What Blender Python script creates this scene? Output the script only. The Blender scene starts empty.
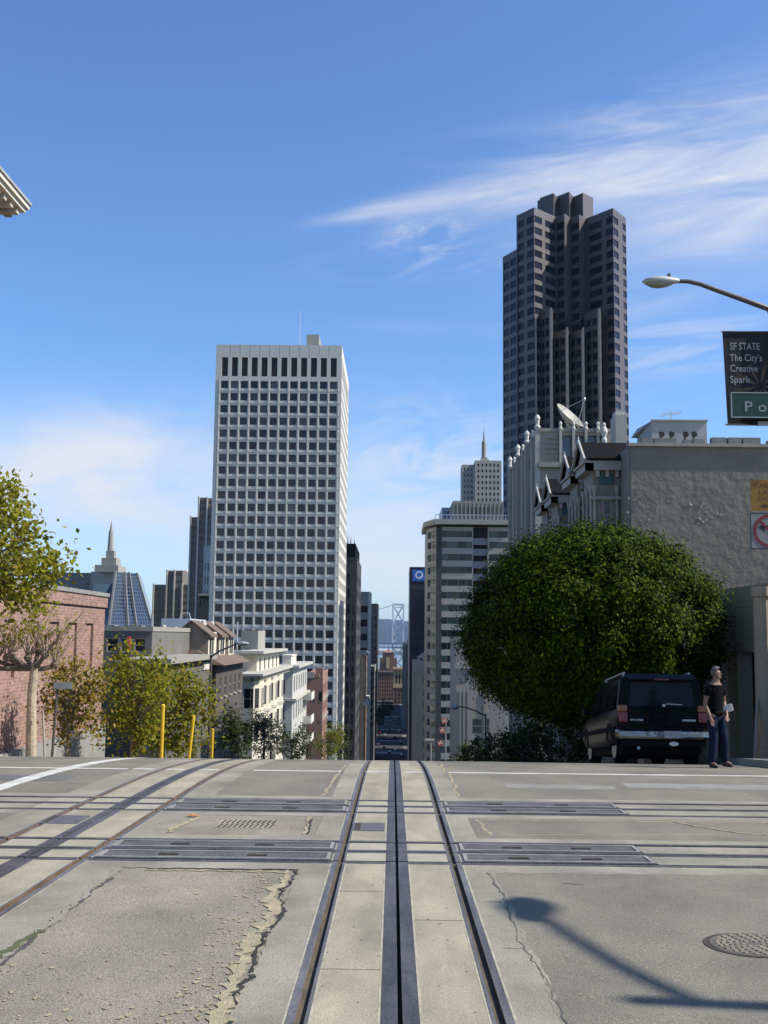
SKY_STR, SUN_STR, EXPO, HAZE = .10, 4.5, 0.68, 2.0e-5
SKY_TINT = (.70, .93, 1.22); CLOUD = (5.0, 5.15, 5.6)
import bpy, bmesh, math, random
import numpy as np
from mathutils import Vector, Matrix
R = math.radians
rng = random.Random(7)
nrg = np.random.default_rng(11)
scene = bpy.context.scene
COL = scene.collection

# ------------------------------------------------------------------ camera
F, W_, H_ = 1100.0, 768, 1024
CAM = Vector((0, 0, 1.815))
ROLL = 0.0105
def basis(psi, th):
    f = Vector((math.sin(psi)*math.cos(th), math.cos(psi)*math.cos(th), math.sin(th)))
    r = f.cross(Vector((0, 0, 1))).normalized()
    u = r.cross(f).normalized()
    r2 = r*math.cos(ROLL) + u*math.sin(ROLL)
    u2 = u*math.cos(ROLL) - r*math.sin(ROLL)
    return f, r2, u2
psi, th = -0.008, 0.11
for _ in range(30):                       # street vanishing point sits at (393, 636.5)
    f, r, u = basis(psi, th)
    d = Vector((0, 1, 0))
    px = 384 + F*d.dot(r)/d.dot(f); py = 512 - F*d.dot(u)/d.dot(f)
    psi += (px-393.0)/F; th -= (py-636.5)/F
CF, CR, CU = basis(psi, th)
def at(px, py, Y):
    d = CF + CR*((px-384)/F) - CU*((py-512)/F)
    return CAM + d*(Y/d.y)
def ax(px, Y, py=600): return at(px, py, Y).x
def az(py, Y, px=393): return at(px, py, Y).z

GC, GY0, GY1 = .00948, 15.5, 31.3
def g(Y):                                 # height of the street along its length
    if Y < GY0: return -.0203*Y
    if Y < GY1: return -.0203*Y - GC/2*(Y-GY0)**2
    z0 = -.0203*GY1 - GC/2*(GY1-GY0)**2
    if Y < 340: return z0 - .1701*(Y-GY1)
    z1 = z0 - .1701*(340-GY1)
    t = min(Y-340, 181.)
    return z1 - .1701*(t - t*t/362.)
def road_y(Y):                                # survey distance along the road -> world
    y = 664.5+1859/max(Y, 3.); d = 1.83/((y-512)/1100-.1333); return d*1.0087+.205
def road_x(X): return X*1.05

# ------------------------------------------------------------------ materials
def nt(m): return m.node_tree.nodes, m.node_tree.links
MATS = {}
def M(name, col, rough=.8, var=.15, scale=1.5, bump=0, bscale=20, metal=0, spec=.5, col2=None, fine=0, coat=0, stretch=None, island=0, stain=None, fs=None):
    m = bpy.data.materials.new(name); m.use_nodes = True
    N, L = nt(m); p = N['Principled BSDF']
    p.inputs['Roughness'].default_value = rough; p.inputs['Metallic'].default_value = metal
    p.inputs['Specular IOR Level'].default_value = spec
    if coat: p.inputs['Coat Weight'].default_value = coat; p.inputs['Coat Roughness'].default_value = .05
    tc = N.new('ShaderNodeTexCoord'); src = tc.outputs['Object']
    if stretch:
        mp = N.new('ShaderNodeMapping'); mp.inputs['Scale'].default_value = stretch; L.new(src, mp.inputs[0]); src = mp.outputs[0]
    c1 = [max(0, c*(1-var)) for c in col]; c2 = [c*(1+var) for c in col] if col2 is None else list(col2)
    n = N.new('ShaderNodeTexNoise'); n.inputs['Scale'].default_value = scale; n.inputs['Detail'].default_value = 6; n.inputs['Roughness'].default_value = .65
    L.new(src, n.inputs['Vector'])
    mx = N.new('ShaderNodeMix'); mx.data_type = 'RGBA'
    rp = N.new('ShaderNodeMapRange'); rp.inputs[1].default_value = .3; rp.inputs[2].default_value = .7
    L.new(n.outputs['Fac'], rp.inputs[0]); L.new(rp.outputs[0], mx.inputs[0])
    mx.inputs[6].default_value = (*c1, 1); mx.inputs[7].default_value = (*c2, 1)
    out = mx.outputs[2]
    if fine:
        n2 = N.new('ShaderNodeTexNoise'); n2.inputs['Scale'].default_value = fs or scale*25; n2.inputs['Detail'].default_value = 2 if fs else 3; L.new(src, n2.inputs['Vector'])
        r2 = N.new('ShaderNodeMapRange'); r2.inputs[1].default_value = .3; r2.inputs[2].default_value = .7; r2.inputs[3].default_value = 1-fine; r2.inputs[4].default_value = 1+fine
        L.new(n2.outputs['Fac'], r2.inputs[0])
        v = N.new('ShaderNodeVectorMath'); v.operation = 'SCALE'; L.new(out, v.inputs[0]); L.new(r2.outputs[0], v.inputs['Scale']); out = v.outputs[0]
    if stain:
        mp2 = N.new('ShaderNodeMapping'); mp2.inputs['Scale'].default_value = (stain[0], stain[1], stain[1] if len(stain) < 4 else stain[3]); L.new(tc.outputs['Object'], mp2.inputs[0])
        n4 = N.new('ShaderNodeTexNoise'); n4.inputs['Scale'].default_value = 1; n4.inputs['Detail'].default_value = 5; n4.inputs['Roughness'].default_value = .6; n4.inputs['Distortion'].default_value = .4; L.new(mp2.outputs[0], n4.inputs['Vector'])
        r4 = N.new('ShaderNodeMapRange'); r4.inputs[1].default_value = .36; r4.inputs[2].default_value = .62; r4.inputs[3].default_value = 1-stain[2]; r4.inputs[4].default_value = 1+stain[2]*.35
        L.new(n4.outputs['Fac'], r4.inputs[0])
        v = N.new('ShaderNodeVectorMath'); v.operation = 'SCALE'; L.new(out, v.inputs[0]); L.new(r4.outputs[0], v.inputs['Scale']); out = v.outputs[0]
    if island:
        gi = N.new('ShaderNodeNewGeometry'); oi = N.new('ShaderNodeObjectInfo')
        a = N.new('ShaderNodeMath'); a.operation = 'ADD'; L.new(gi.outputs['Random Per Island'], a.inputs[0]); L.new(oi.outputs['Random'], a.inputs[1])
        fr = N.new('ShaderNodeMath'); fr.operation = 'FRACT'; L.new(a.outputs[0], fr.inputs[0])
        r3 = N.new('ShaderNodeMapRange'); r3.inputs[3].default_value = 1-island; r3.inputs[4].default_value = 1+island; L.new(fr.outputs[0], r3.inputs[0])
        v = N.new('ShaderNodeVectorMath'); v.operation = 'SCALE'; L.new(out, v.inputs[0]); L.new(r3.outputs[0], v.inputs['Scale']); out = v.outputs[0]
    L.new(out, p.inputs['Base Color'])
    if bump:
        b = N.new('ShaderNodeBump'); b.inputs['Strength'].default_value = 1.0; b.inputs['Distance'].default_value = bump
        n3 = N.new('ShaderNodeTexNoise'); n3.inputs['Scale'].default_value = bscale; n3.inputs['Detail'].default_value = 5; L.new(src, n3.inputs['Vector'])
        L.new(n3.outputs['Fac'], b.inputs['Height']); L.new(b.outputs[0], p.inputs['Normal'])
    return m
def glass(name, lo, hi, rough=.12, spec=.5, p=1.0):
    """window glass; blinds and rooms behind differ from pane to pane"""
    m = bpy.data.materials.new(name); m.use_nodes = True
    N, L = nt(m); b = N['Principled BSDF']; b.inputs['Roughness'].default_value = rough; b.inputs['Specular IOR Level'].default_value = spec
    gi = N.new('ShaderNodeNewGeometry'); oi = N.new('ShaderNodeObjectInfo')
    a = N.new('ShaderNodeMath'); a.operation = 'ADD'; L.new(gi.outputs['Random Per Island'], a.inputs[0]); L.new(oi.outputs['Random'], a.inputs[1])
    fr = N.new('ShaderNodeMath'); fr.operation = 'FRACT'; L.new(a.outputs[0], fr.inputs[0])
    pw = N.new('ShaderNodeMath'); pw.operation = 'POWER'; pw.inputs[1].default_value = p; L.new(fr.outputs[0], pw.inputs[0])
    mx = N.new('ShaderNodeMix'); mx.data_type = 'RGBA'; mx.inputs[6].default_value = (*lo, 1); mx.inputs[7].default_value = (*hi, 1); L.new(pw.outputs[0], mx.inputs[0])
    L.new(mx.outputs[2], b.inputs['Base Color'])
    return m
def leafmat(name, cols, trans=.25, rough=.5):
    m = bpy.data.materials.new(name); m.use_nodes = True
    N, L = nt(m); b = N['Principled BSDF']; b.inputs['Roughness'].default_value = rough; b.inputs['Specular IOR Level'].default_value = .04
    gi = N.new('ShaderNodeNewGeometry'); cr = N.new('ShaderNodeValToRGB'); L.new(gi.outputs['Random Per Island'], cr.inputs[0])
    el = cr.color_ramp.elements
    for i, c in enumerate(cols):
        t = i/(len(cols)-1)
        e = el[0] if i == 0 else (el[len(el)-1] if i == len(cols)-1 else el.new(t))
        e.position = t; e.color = (*c, 1)
    L.new(cr.outputs[0], b.inputs['Base Color'])
    t = N.new('ShaderNodeBsdfTranslucent'); L.new(cr.outputs[0], t.inputs[0])
    mx = N.new('ShaderNodeMixShader'); mx.inputs[0].default_value = trans
    L.new(b.outputs[0], mx.inputs[1]); L.new(t.outputs[0], mx.inputs[2]); L.new(mx.outputs[0], N['Material Output'].inputs[0])
    return m
def brickmat(name, c1, c2, mortar, bw=.22, bh=.075):
    m = bpy.data.materials.new(name); m.use_nodes = True
    N, L = nt(m); p = N['Principled BSDF']; p.inputs['Roughness'].default_value = .9
    tc = N.new('ShaderNodeTexCoord'); sp = N.new('ShaderNodeSeparateXYZ'); L.new(tc.outputs['Object'], sp.inputs[0])
    ad = N.new('ShaderNodeMath'); ad.operation = 'ADD'; L.new(sp.outputs[0], ad.inputs[0]); L.new(sp.outputs[1], ad.inputs[1])
    cb = N.new('ShaderNodeCombineXYZ'); L.new(ad.outputs[0], cb.inputs[0]); L.new(sp.outputs[2], cb.inputs[1])
    br = N.new('ShaderNodeTexBrick'); br.inputs['Scale'].default_value = 1; br.inputs['Brick Width'].default_value = bw; br.inputs['Row Height'].default_value = bh
    br.inputs['Mortar Size'].default_value = .008; br.inputs['Color1'].default_value = (*c1, 1); br.inputs['Color2'].default_value = (*c2, 1); br.inputs['Mortar'].default_value = (*mortar, 1)
    L.new(cb.outputs[0], br.inputs['Vector'])
    n = N.new('ShaderNodeTexNoise'); n.inputs['Scale'].default_value = 9; n.inputs['Detail'].default_value = 4; L.new(tc.outputs['Object'], n.inputs['Vector'])
    r = N.new('ShaderNodeMapRange'); r.inputs[1].default_value = .3; r.inputs[2].default_value = .7; r.inputs[3].default_value = .65; r.inputs[4].default_value = 1.35; L.new(n.outputs['Fac'], r.inputs[0])
    v = N.new('ShaderNodeVectorMath'); v.operation = 'SCALE'; L.new(br.outputs[0], v.inputs[0]); L.new(r.outputs[0], v.inputs['Scale']); L.new(v.outputs[0], p.inputs['Base Color'])
    return m

class E:                                   # small node-expression helper
    def __init__(s, t, k): s.t, s.k = t, k
    def op(s, o, *a):
        n = s.t.nodes.new('ShaderNodeMath'); n.operation = o
        for i, x in enumerate((s,)+a):
            if isinstance(x, E): s.t.links.new(x.k, n.inputs[i])
            else: n.inputs[i].default_value = float(x)
        return E(s.t, n.outputs[0])
    def __add__(s, b): return s.op('ADD', b)
    def __radd__(s, b): return s.op('ADD', b)
    def __sub__(s, b): return s.op('SUBTRACT', b)
    def __rsub__(s, b): return s.op('MULTIPLY', -1).op('ADD', b)
    def __mul__(s, b): return s.op('MULTIPLY', b)
    def __rmul__(s, b): return s.op('MULTIPLY', b)
    def __truediv__(s, b): return s.op('DIVIDE', b)
    def exp(s): return E.c(s.t, math.e).op('POWER', s)
    def clamp(s, a=0, b=1): return s.op('MAXIMUM', a).op('MINIMUM', b)
    def ss(s, a, b):
        n = s.t.nodes.new('ShaderNodeMapRange'); n.interpolation_type = 'SMOOTHSTEP'
        s.t.links.new(s.k, n.inputs[0]); n.inputs[1].default_value = a; n.inputs[2].default_value = b; return E(s.t, n.outputs[0])
    @staticmethod
    def c(t, v):
        n = t.nodes.new('ShaderNodeValue'); n.outputs[0].default_value = v; return E(t, n.outputs[0])
def noise_e(t, x, y, z=0., scale=1, detail=6, rough=.6, dist=0):
    cb = t.nodes.new('ShaderNodeCombineXYZ')
    for i, v in enumerate((x, y, z)):
        if isinstance(v, E): t.links.new(v.k, cb.inputs[i])
        else: cb.inputs[i].default_value = v
    n = t.nodes.new('ShaderNodeTexNoise'); n.inputs['Scale'].default_value = scale; n.inputs['Detail'].default_value = detail; n.inputs['Roughness'].default_value = rough; n.inputs['Distortion'].default_value = dist
    t.links.new(cb.outputs[0], n.inputs['Vector']); return E(t, n.outputs['Fac'])

# ------------------------------------------------------------------ objects
def tag(o, label=None, cat=None, group=None, kind=None):
    if label: o['label'] = label
    if cat: o['category'] = cat
    if group: o['group'] = group
    if kind: o['kind'] = kind
    return o
def empty(name, loc, label, cat, group=None, rz=0, rx=0):
    o = bpy.data.objects.new(name, None); COL.objects.link(o); o.location = loc; o.rotation_euler = (rx, 0, rz)
    o.empty_display_size = .3
    return tag(o, label, cat, group)
def dup(o, parent=None):
    c = o.copy(); COL.objects.link(c)
    if parent: c.parent = parent
    for ch in list(o.children): dup(ch, c)
    return c
def org(p):
    v = Vector((0, 0, 0))
    while p is not None: v = v + p.location; p = p.parent
    return v
class MB:
    def __init__(s): s.v = []; s.f = []; s.mi = []
    def add(s, vs, fs, mi=0):
        b = len(s.v); s.v += [tuple(v) for v in vs]; s.f += [tuple(b+i for i in f) for f in fs]; s.mi += [mi]*len(fs); return s
    def quad(s, a, b, c, d, mi=0): return s.add((a, b, c, d), ((0, 1, 2, 3),), mi)
    def box(s, x0, x1, y0, y1, z0, z1, mi=0):
        return s.add([(x0,y0,z0),(x1,y0,z0),(x1,y1,z0),(x0,y1,z0),(x0,y0,z1),(x1,y0,z1),(x1,y1,z1),(x0,y1,z1)],
                     [(0,3,2,1),(4,5,6,7),(0,1,5,4),(1,2,6,5),(2,3,7,6),(3,0,4,7)], mi)
    def obox(s, O, U, V, N, w, h, d, mi=0):       # box from O spanning w*U, h*V, d*N
        p = [O, O+U*w, O+U*w+V*h, O+V*h]; q = [a+N*d for a in p]
        return s.add(p+q, [(0,3,2,1),(4,5,6,7),(0,1,5,4),(1,2,6,5),(2,3,7,6),(3,0,4,7)], mi)
    def prism(s, pts, z0, z1, mi=0, zt=None):      # footprint polygon, optional list of top heights
        n = len(pts); zt = zt or [z1]*n
        vs = [(p[0], p[1], z0) for p in pts] + [(p[0], p[1], z) for p, z in zip(pts, zt)]
        return s.add(vs, [tuple(range(n))[::-1], tuple(range(n, 2*n))] + [(i, (i+1) % n, n+(i+1) % n, n+i) for i in range(n)], mi)
    def tube(s, pts, rs, n=8, mi=0, cap=True):
        pts = [Vector(p) for p in pts]
        if not isinstance(rs, (list, tuple)): rs = [rs]*len(pts)
        b = len(s.v); prev = None
        for i, p in enumerate(pts):
            t = (pts[min(i+1, len(pts)-1)] - pts[max(i-1, 0)]).normalized()
            if prev is None: a = t.orthogonal().normalized()
            else: a = (prev - t*prev.dot(t)); a = a.normalized() if a.length > 1e-6 else t.orthogonal().normalized()
            prev = a; c = t.cross(a)
            for k in range(n):
                q = 2*math.pi*k/n; s.v.append(tuple(p + (a*math.cos(q) + c*math.sin(q))*rs[i]))
        for i in range(len(pts)-1):
            for k in range(n):
                s.f.append((b+i*n+k, b+i*n+(k+1) % n, b+(i+1)*n+(k+1) % n, b+(i+1)*n+k)); s.mi.append(mi)
        if cap:
            s.f.append(tuple(b+k for k in range(n))[::-1]); s.mi.append(mi)
            e = b+(len(pts)-1)*n; s.f.append(tuple(e+k for k in range(n))); s.mi.append(mi)
        return s
    def lathe(s, c, prof, n=14, mi=0, axis='z'):   # prof: list of (radius, height)
        b = len(s.v)
        for r_, h in prof:
            for k in range(n):
                q = 2*math.pi*k/n; x, y = r_*math.cos(q), r_*math.sin(q)
                p = (x, y, h) if axis == 'z' else ((h, x, y) if axis == 'x' else (x, h, y))
                s.v.append((c[0]+p[0], c[1]+p[1], c[2]+p[2]))
        for i in range(len(prof)-1):
            for k in range(n):
                s.f.append((b+i*n+k, b+i*n+(k+1) % n, b+(i+1)*n+(k+1) % n, b+(i+1)*n+k)); s.mi.append(mi)
        s.f.append(tuple(b+k for k in range(n))[::-1]); e = b+(len(prof)-1)*n; s.f.append(tuple(e+k for k in range(n))); s.mi += [mi, mi]
        return s
    def mesh(s, name, mats, off=Vector((0, 0, 0)), smooth=False):
        me = bpy.data.meshes.new(name)
        me.from_pydata([(v[0]-off.x, v[1]-off.y, v[2]-off.z) for v in s.v], [], s.f)
        for m in (mats if isinstance(mats, (list, tuple)) else [mats]): me.materials.append(m)
        if any(s.mi): me.polygons.foreach_set('material_index', s.mi)
        if smooth: me.polygons.foreach_set('use_smooth', [True]*len(s.f))
        me.update(); return me
    def build(s, name, mats, parent=None, label=None, cat=None, group=None, kind=None, base=None, smooth=False, bevel=0, local=False):
        o = bpy.data.objects.new(name, None) if False else None
        off = Vector((0, 0, 0)) if local else (org(parent) if parent else (Vector(base) if base is not None else Vector((0, 0, 0))))
        me = s.mesh(name, mats, off, smooth)
        if bevel or smooth:
            bm = bmesh.new(); bm.from_mesh(me)
            bmesh.ops.remove_doubles(bm, verts=bm.verts, dist=1e-5); bmesh.ops.recalc_face_normals(bm, faces=bm.faces)
            if bevel: bmesh.ops.bevel(bm, geom=[e for e in bm.edges if e.calc_face_angle(0) > .5], offset=bevel, segments=2, affect='EDGES', profile=.6)
            bm.to_mesh(me); bm.free()
        o = bpy.data.objects.new(name, me); COL.objects.link(o)
        if parent: o.parent = parent
        elif base is not None: o.location = base
        return tag(o, label, cat, group, kind)
X_, Y_, Z_ = Vector((1, 0, 0)), Vector((0, 1, 0)), Vector((0, 0, 1))

def facade(mb, O, U, N, w, h, holes, depth, mi=0):
    """wall sheet in the plane O, U, Z with real openings (u0,u1,v0,v1) and reveals of the given depth"""
    us = sorted({0., w} | {round(x, 4) for q in holes for x in q[:2]}); vs = sorted({0., h} | {round(x, 4) for q in holes for x in q[2:4]})
    ui = {x: i for i, x in enumerate(us)}; vi = {x: i for i, x in enumerate(vs)}
    cut = set()
    for q in holes:
        for i in range(ui[round(q[0], 4)], ui[round(q[1], 4)]):
            for j in range(vi[round(q[2], 4)], vi[round(q[3], 4)]): cut.add((i, j))
    for j in range(len(vs)-1):
        i = 0
        while i < len(us)-1:
            if (i, j) in cut: i += 1; continue
            k = i
            while k < len(us)-1 and (k, j) not in cut: k += 1
            a, b = O+U*us[i]+Z_*vs[j], O+U*us[k]+Z_*vs[j]
            mb.quad(a, b, b+Z_*(vs[j+1]-vs[j]), a+Z_*(vs[j+1]-vs[j]), mi); i = k
    for u0, u1, v0, v1 in [q[:4] for q in holes]:
        p = [O+U*u0+Z_*v0, O+U*u1+Z_*v0, O+U*u1+Z_*v1, O+U*u0+Z_*v1]; q = [a-N*depth for a in p]
        for i in range(4): mb.quad(p[i], p[(i+1) % 4], q[(i+1) % 4], q[i], mi)
def grid_holes(cols, rows): return [(c[0], c[1], r_[0], r_[1]) for r_ in rows for c in cols]
def even(n, w, frac, m0=0., m1=None):
    m1 = m0 if m1 is None else m1
    p = (w-m0-m1)/n
    return [(m0+p*(i+.5-frac/2), m0+p*(i+.5+frac/2)) for i in range(n)]
def panes(root, O, U, N, holes, depth, mat, frame=None, sill=None, limit=100, count=[0], name='window', fw=.06):
    """each opening gets a pane of its own (a part); past the limit the rest are one part"""
    rest = MB(); cache = {}
    used = sum(1 for c in root.children if c.name.split('.')[0] == name)
    for q in holes:
        u0, u1, v0, v1 = q[:4]; w, h = u1-u0, v1-v0
        base = O+U*u0+Z_*v0-N*(depth)
        if used >= limit:
            rest.obox(base, U, Z_, N, w, h, .04); continue
        used += 1
        k = (round(w, 3), round(h, 3))
        if k not in cache:
            me = MB().obox(Vector((0,0,0)), U, Z_, N, w, h, .04).mesh(name, mat)
            fr = sl = None
            if frame:
                b = MB()
                b.obox(N*.04, U, Z_, N, fw, h, .05); b.obox(U*(w-fw)+N*.04, U, Z_, N, fw, h, .05)
                b.obox(U*fw+N*.04, U, Z_, N, w-2*fw, fw, .05); b.obox(U*fw+Z_*(h-fw)+N*.04, U, Z_, N, w-2*fw, fw, .05); b.obox(U*fw+Z_*(h*.5-fw/2)+N*.04, U, Z_, N, w-2*fw, fw, .04)
                fr = b.mesh('frame', frame)
            if sill:
                sl = MB().obox(-U*.1-Z_*.1+N*(depth+.002), U, Z_, N, w+.2, .1, .12).mesh('sill', sill)
            cache[k] = (me, fr, sl)
        me, fr, sl = cache[k]
        o = bpy.data.objects.new(name, me); COL.objects.link(o); o.parent = root; o.location = base-org(root)
        if fr: c = bpy.data.objects.new('frame', fr); COL.objects.link(c); c.parent = o
        if sl: c = bpy.data.objects.new('sill', sl); COL.objects.link(c); c.parent = o
    if rest.v:
        old = [c for c in root.children if c.get('kind') == 'stuff' and c.name.startswith(name)]
        o = rest.build(name, mat, root, kind='stuff')
        if old:                                   # keep one stuff part: join the meshes
            bm = bmesh.new(); bm.from_mesh(old[0].data); bm.from_mesh(o.data); bm.to_mesh(old[0].data); bm.free(); bpy.data.objects.remove(o)
def leaf_mesh(name, C, size, mat, nrm=None, tilt=1.0, aspect=.62):
    """many single leaves (bent diamond faces) at the points C"""
    n = len(C); C = np.asarray(C); s = size*nrg.uniform(.65, 1.3, n)[:, None]
    d = nrg.normal(size=(n, 3)); 
    if nrm is not None: d = d*tilt + np.asarray(nrm)
    d /= np.linalg.norm(d, axis=1)[:, None]
    a = np.cross(d, nrg.normal(size=(n, 3))); a /= np.linalg.norm(a, axis=1)[:, None]; b = np.cross(d, a)
    V = np.stack([C-a*s*.5, C+b*s*aspect*.5+d*s*.06, C+a*s*.5, C-b*s*aspect*.5+d*s*.06], 1).reshape(-1, 3)
    me = bpy.data.meshes.new(name); me.vertices.add(4*n); me.vertices.foreach_set('co', V.ravel())
    me.loops.add(4*n); me.loops.foreach_set('vertex_index', np.arange(4*n)); me.polygons.add(n)
    me.polygons.foreach_set('loop_start', np.arange(0, 4*n, 4)); me.materials.append(mat); me.update(); me.validate(); return me
def mesh_obj(name, me, parent=None, loc=None, **kw):
    o = bpy.data.objects.new(name, me); COL.objects.link(o)
    if parent: o.parent = parent
    if loc is not None: o.location = loc
    return tag(o, **kw)
def text_mb(mb, s, size, O, U, N, mi=0, align='LEFT', width=None):
    cu = bpy.data.curves.new('lettering', 'FONT'); cu.body = s; cu.size = size; cu.align_x = align; cu.resolution_u = 2
    ob = bpy.data.objects.new('lettering', cu); COL.objects.link(ob)
    me = bpy.data.meshes.new_from_object(ob.evaluated_get(bpy.context.evaluated_depsgraph_get()))
    k = 1.
    if width:
        xs = [v.co.x for v in me.vertices]; k = width/(max(xs)-min(xs))
    mb.add([O+U*(v.co.x*k)+Z_*v.co.y for v in me.vertices], [tuple(p.vertices) for p in me.polygons], mi)
    bpy.data.objects.remove(ob); bpy.data.meshes.remove(me); bpy.data.curves.remove(cu)
# ------------------------------------------------------------------ sky, sun, air
SUN_EL = R(43); SUN_V = Vector((1, -.12, 0)).normalized()*math.cos(SUN_EL) + Z_*math.sin(SUN_EL)
w = bpy.data.worlds.new("World"); scene.world = w; w.use_nodes = True
T = w.node_tree; N, L = T.nodes, T.links
bg = N['Background']; sky = N.new('ShaderNodeTexSky'); sky.sky_type = 'NISHITA'; sky.sun_disc = False
sky.sun_elevation = SUN_EL; sky.sun_rotation = math.atan2(SUN_V.x, SUN_V.y); sky.altitude = 80; sky.air_density = 1.0; sky.dust_density = .5; sky.ozone_density = 2.2
tc = N.new('ShaderNodeTexCoord'); sp = N.new('ShaderNodeSeparateXYZ'); L.new(tc.outputs['Generated'], sp.inputs[0])
dx, dy, dz = (E(T, sp.outputs[i]) for i in range(3))
yy = dy.op('ABSOLUTE').op('MAXIMUM', .08)
P, Q = dx/yy*1100, dz/yy*1100                       # tangent-plane sky coordinates towards the bay
def sk(px, py): v = at(px, py, 1) - CAM; return v.x*1100, v.z*1100
ca, sa = math.cos(.16), math.sin(.16)
A_, B_ = P*ca+Q*sa, Q*ca-P*sa                       # along / across the wind
st = noise_e(T, A_/230, B_/34, 1.3, 1, 7, .62, .6)
st2 = noise_e(T, A_/90, B_/26, 4.7, 1, 6, .6, .9)
soft = noise_e(T, P/190, Q/85, 7.7, 1, 7, .58, .4)
def blob(px, py, rx, ry, rot=0.):
    cx, cy = sk(px, py); c, s = math.cos(rot), math.sin(rot)
    x, y = (P-cx)*(c/rx)+(Q-cy)*(s/rx), (Q-cy)*(c/ry)-(P-cx)*(s/ry)
    return ((x*x+y*y)*-1).exp()
x0, y0 = sk(275, 229); x1, y1 = sk(768, 148)
ln = math.hypot(x1-x0, y1-y0); ux, uy = (x1-x0)/ln, (y1-y0)/ln
s_ = ((P-x0)*ux+(Q-y0)*uy)/ln; t_ = (Q-y0)*ux-(P-x0)*uy + (noise_e(T, P/160, Q/160, 2., 1, 2)-.5)*22
wd = s_.clamp(0, 1.4).op('POWER', 1.7)*62+5.5
streak = ((t_/wd)*(t_/wd)*-1).exp()*s_.ss(0, .22)*(st.ss(.2, .9)*.6+.16)
fan = blob(730, 215, 190, 62, .1)*(st.ss(.22, .92)*.62+.16)
feather = blob(640, 130, 190, 40, .22)*st.ss(.40, .85)*.4
smear = blob(420, 232, 46, 15, .1)*st2.ss(.36, .7)*.75 + blob(455, 258, 110, 16, .1)*st2.ss(.42, .75)*.4
bank = blob(80, 480, 230, 62, 0)*(soft.ss(.18, .62)*.75+.2) + blob(150, 428, 120, 26, .05)*soft.ss(.3, .7)*.45
mid = blob(430, 455, 130, 55, .08)*st2.ss(.3, .75)*.6 + blob(400, 560, 300, 75, 0)*(soft.ss(.2, .7)*.55+.25)
rgt = blob(690, 350, 130, 45, .05)*st.ss(.42, .75)*.45 + blob(480, 315, 120, 16, .1)*st.ss(.45, .75)*.3
dens = (streak+fan+feather+smear+bank+mid+rgt).clamp(0, .93)
mx = N.new('ShaderNodeMix'); mx.data_type = 'RGBA'; L.new(dens.k, mx.inputs[0])
tint = N.new('ShaderNodeMix'); tint.data_type = 'RGBA'; tint.blend_type = 'MULTIPLY'; tint.inputs[0].default_value = 1; tint.inputs[7].default_value = (SKY_TINT[0], SKY_TINT[1], SKY_TINT[2], 1)
L.new(sky.outputs[0], tint.inputs[6]); L.new(tint.outputs[2], mx.inputs[6]); mx.inputs[7].default_value = (CLOUD[0], CLOUD[1], CLOUD[2], 1)
L.new(mx.outputs[2], bg.inputs[0]); bg.inputs[1].default_value = SKY_STR

sl = bpy.data.lights.new('sun', 'SUN'); sl.energy = SUN_STR; sl.angle = R(.53); sl.color = (1, .955, .87)
so = bpy.data.objects.new('sun', sl); COL.objects.link(so); so.rotation_euler = SUN_V.to_track_quat('Z', 'Y').to_euler(); so.location = (40, -10, 60)

cd = bpy.data.cameras.new('camera'); co = bpy.data.objects.new('camera', cd); COL.objects.link(co); scene.camera = co
cd.sensor_fit = 'VERTICAL'; cd.sensor_height = 24; cd.lens = F*24/H_; cd.clip_start = .05; cd.clip_end = 60000
mw = Matrix((CR, CU, -CF)).transposed().to_4x4(); mw.translation = CAM; co.matrix_world = mw
scene.view_settings.view_transform = 'Standard'; scene.view_settings.look = 'None'; scene.view_settings.exposure = EXPO; scene.view_settings.gamma = 1

if HAZE:
    hm = bpy.data.materials.new('haze_air'); hm.use_nodes = True; hn, hl = nt(hm); hn.remove(hn['Principled BSDF'])
    pv = hn.new('ShaderNodeVolumePrincipled'); pv.inputs['Color'].default_value = (.42, .66, 1, 1); pv.inputs['Density'].default_value = HAZE; pv.inputs['Anisotropy'].default_value = .2
    hl.new(pv.outputs[0], hn['Material Output'].inputs['Volume'])
    MB().box(-9000, 9000, -300, 17500, -81, 330).build('haze', hm, kind='stuff')

# ------------------------------------------------------------------ terrain, water, hills
m_ground = M('terrain_soil', (.11, .11, .10), .95, .3, .05, fine=.2)
ys = [-80, -40] + [y for y in np.arange(-10, 45, 1.)] + [y for y in np.arange(45, 540, 12.)] + [600, 800, 1000, 1200, 1400]
xs = [-9000, -2000, -500, -120, -40, 0, 40, 120, 500, 2000, 9000]
b = MB(); vs = [(x, y, g(y)-.16) for y in ys for x in xs] + [(x, 1400.5, -79.5) for x in xs]; nx = len(xs)
b.add(vs, [(j*nx+i, j*nx+i+1, (j+1)*nx+i+1, (j+1)*nx+i) for j in range(len(ys)) for i in range(nx-1)])
b.build('ground', m_ground, kind='structure')
m_water = M('bay_water', (.05, .085, .11), .18, .2, .01, bump=.4, bscale=.05)
MB().box(-8900, 8900, 1390, 17400, -80, -76).build('water', m_water, kind='structure')
m_hill = M('far_hills', (.02, .03, .035), .95, .4, .002)
nxh, nyh = 120, 14; vs = []
for j in range(nyh):
    for i in range(nxh):
        x = -8800+17600*i/(nxh-1); y = 12500+4400*j/(nyh-1); t = math.sin(math.pi*min(1, j/(nyh-1)*1.15))
        hgt = 250+40*math.sin(x/900+.6)+26*math.sin(x/370+y/900)+14*math.sin(x/140+y/300)+(-55 if x > 900 else 0)*min(1, max(0, (x-900)/1500))
        vs.append((x, y, -78+max(0, t)**.6*(hgt+20)))
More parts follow.
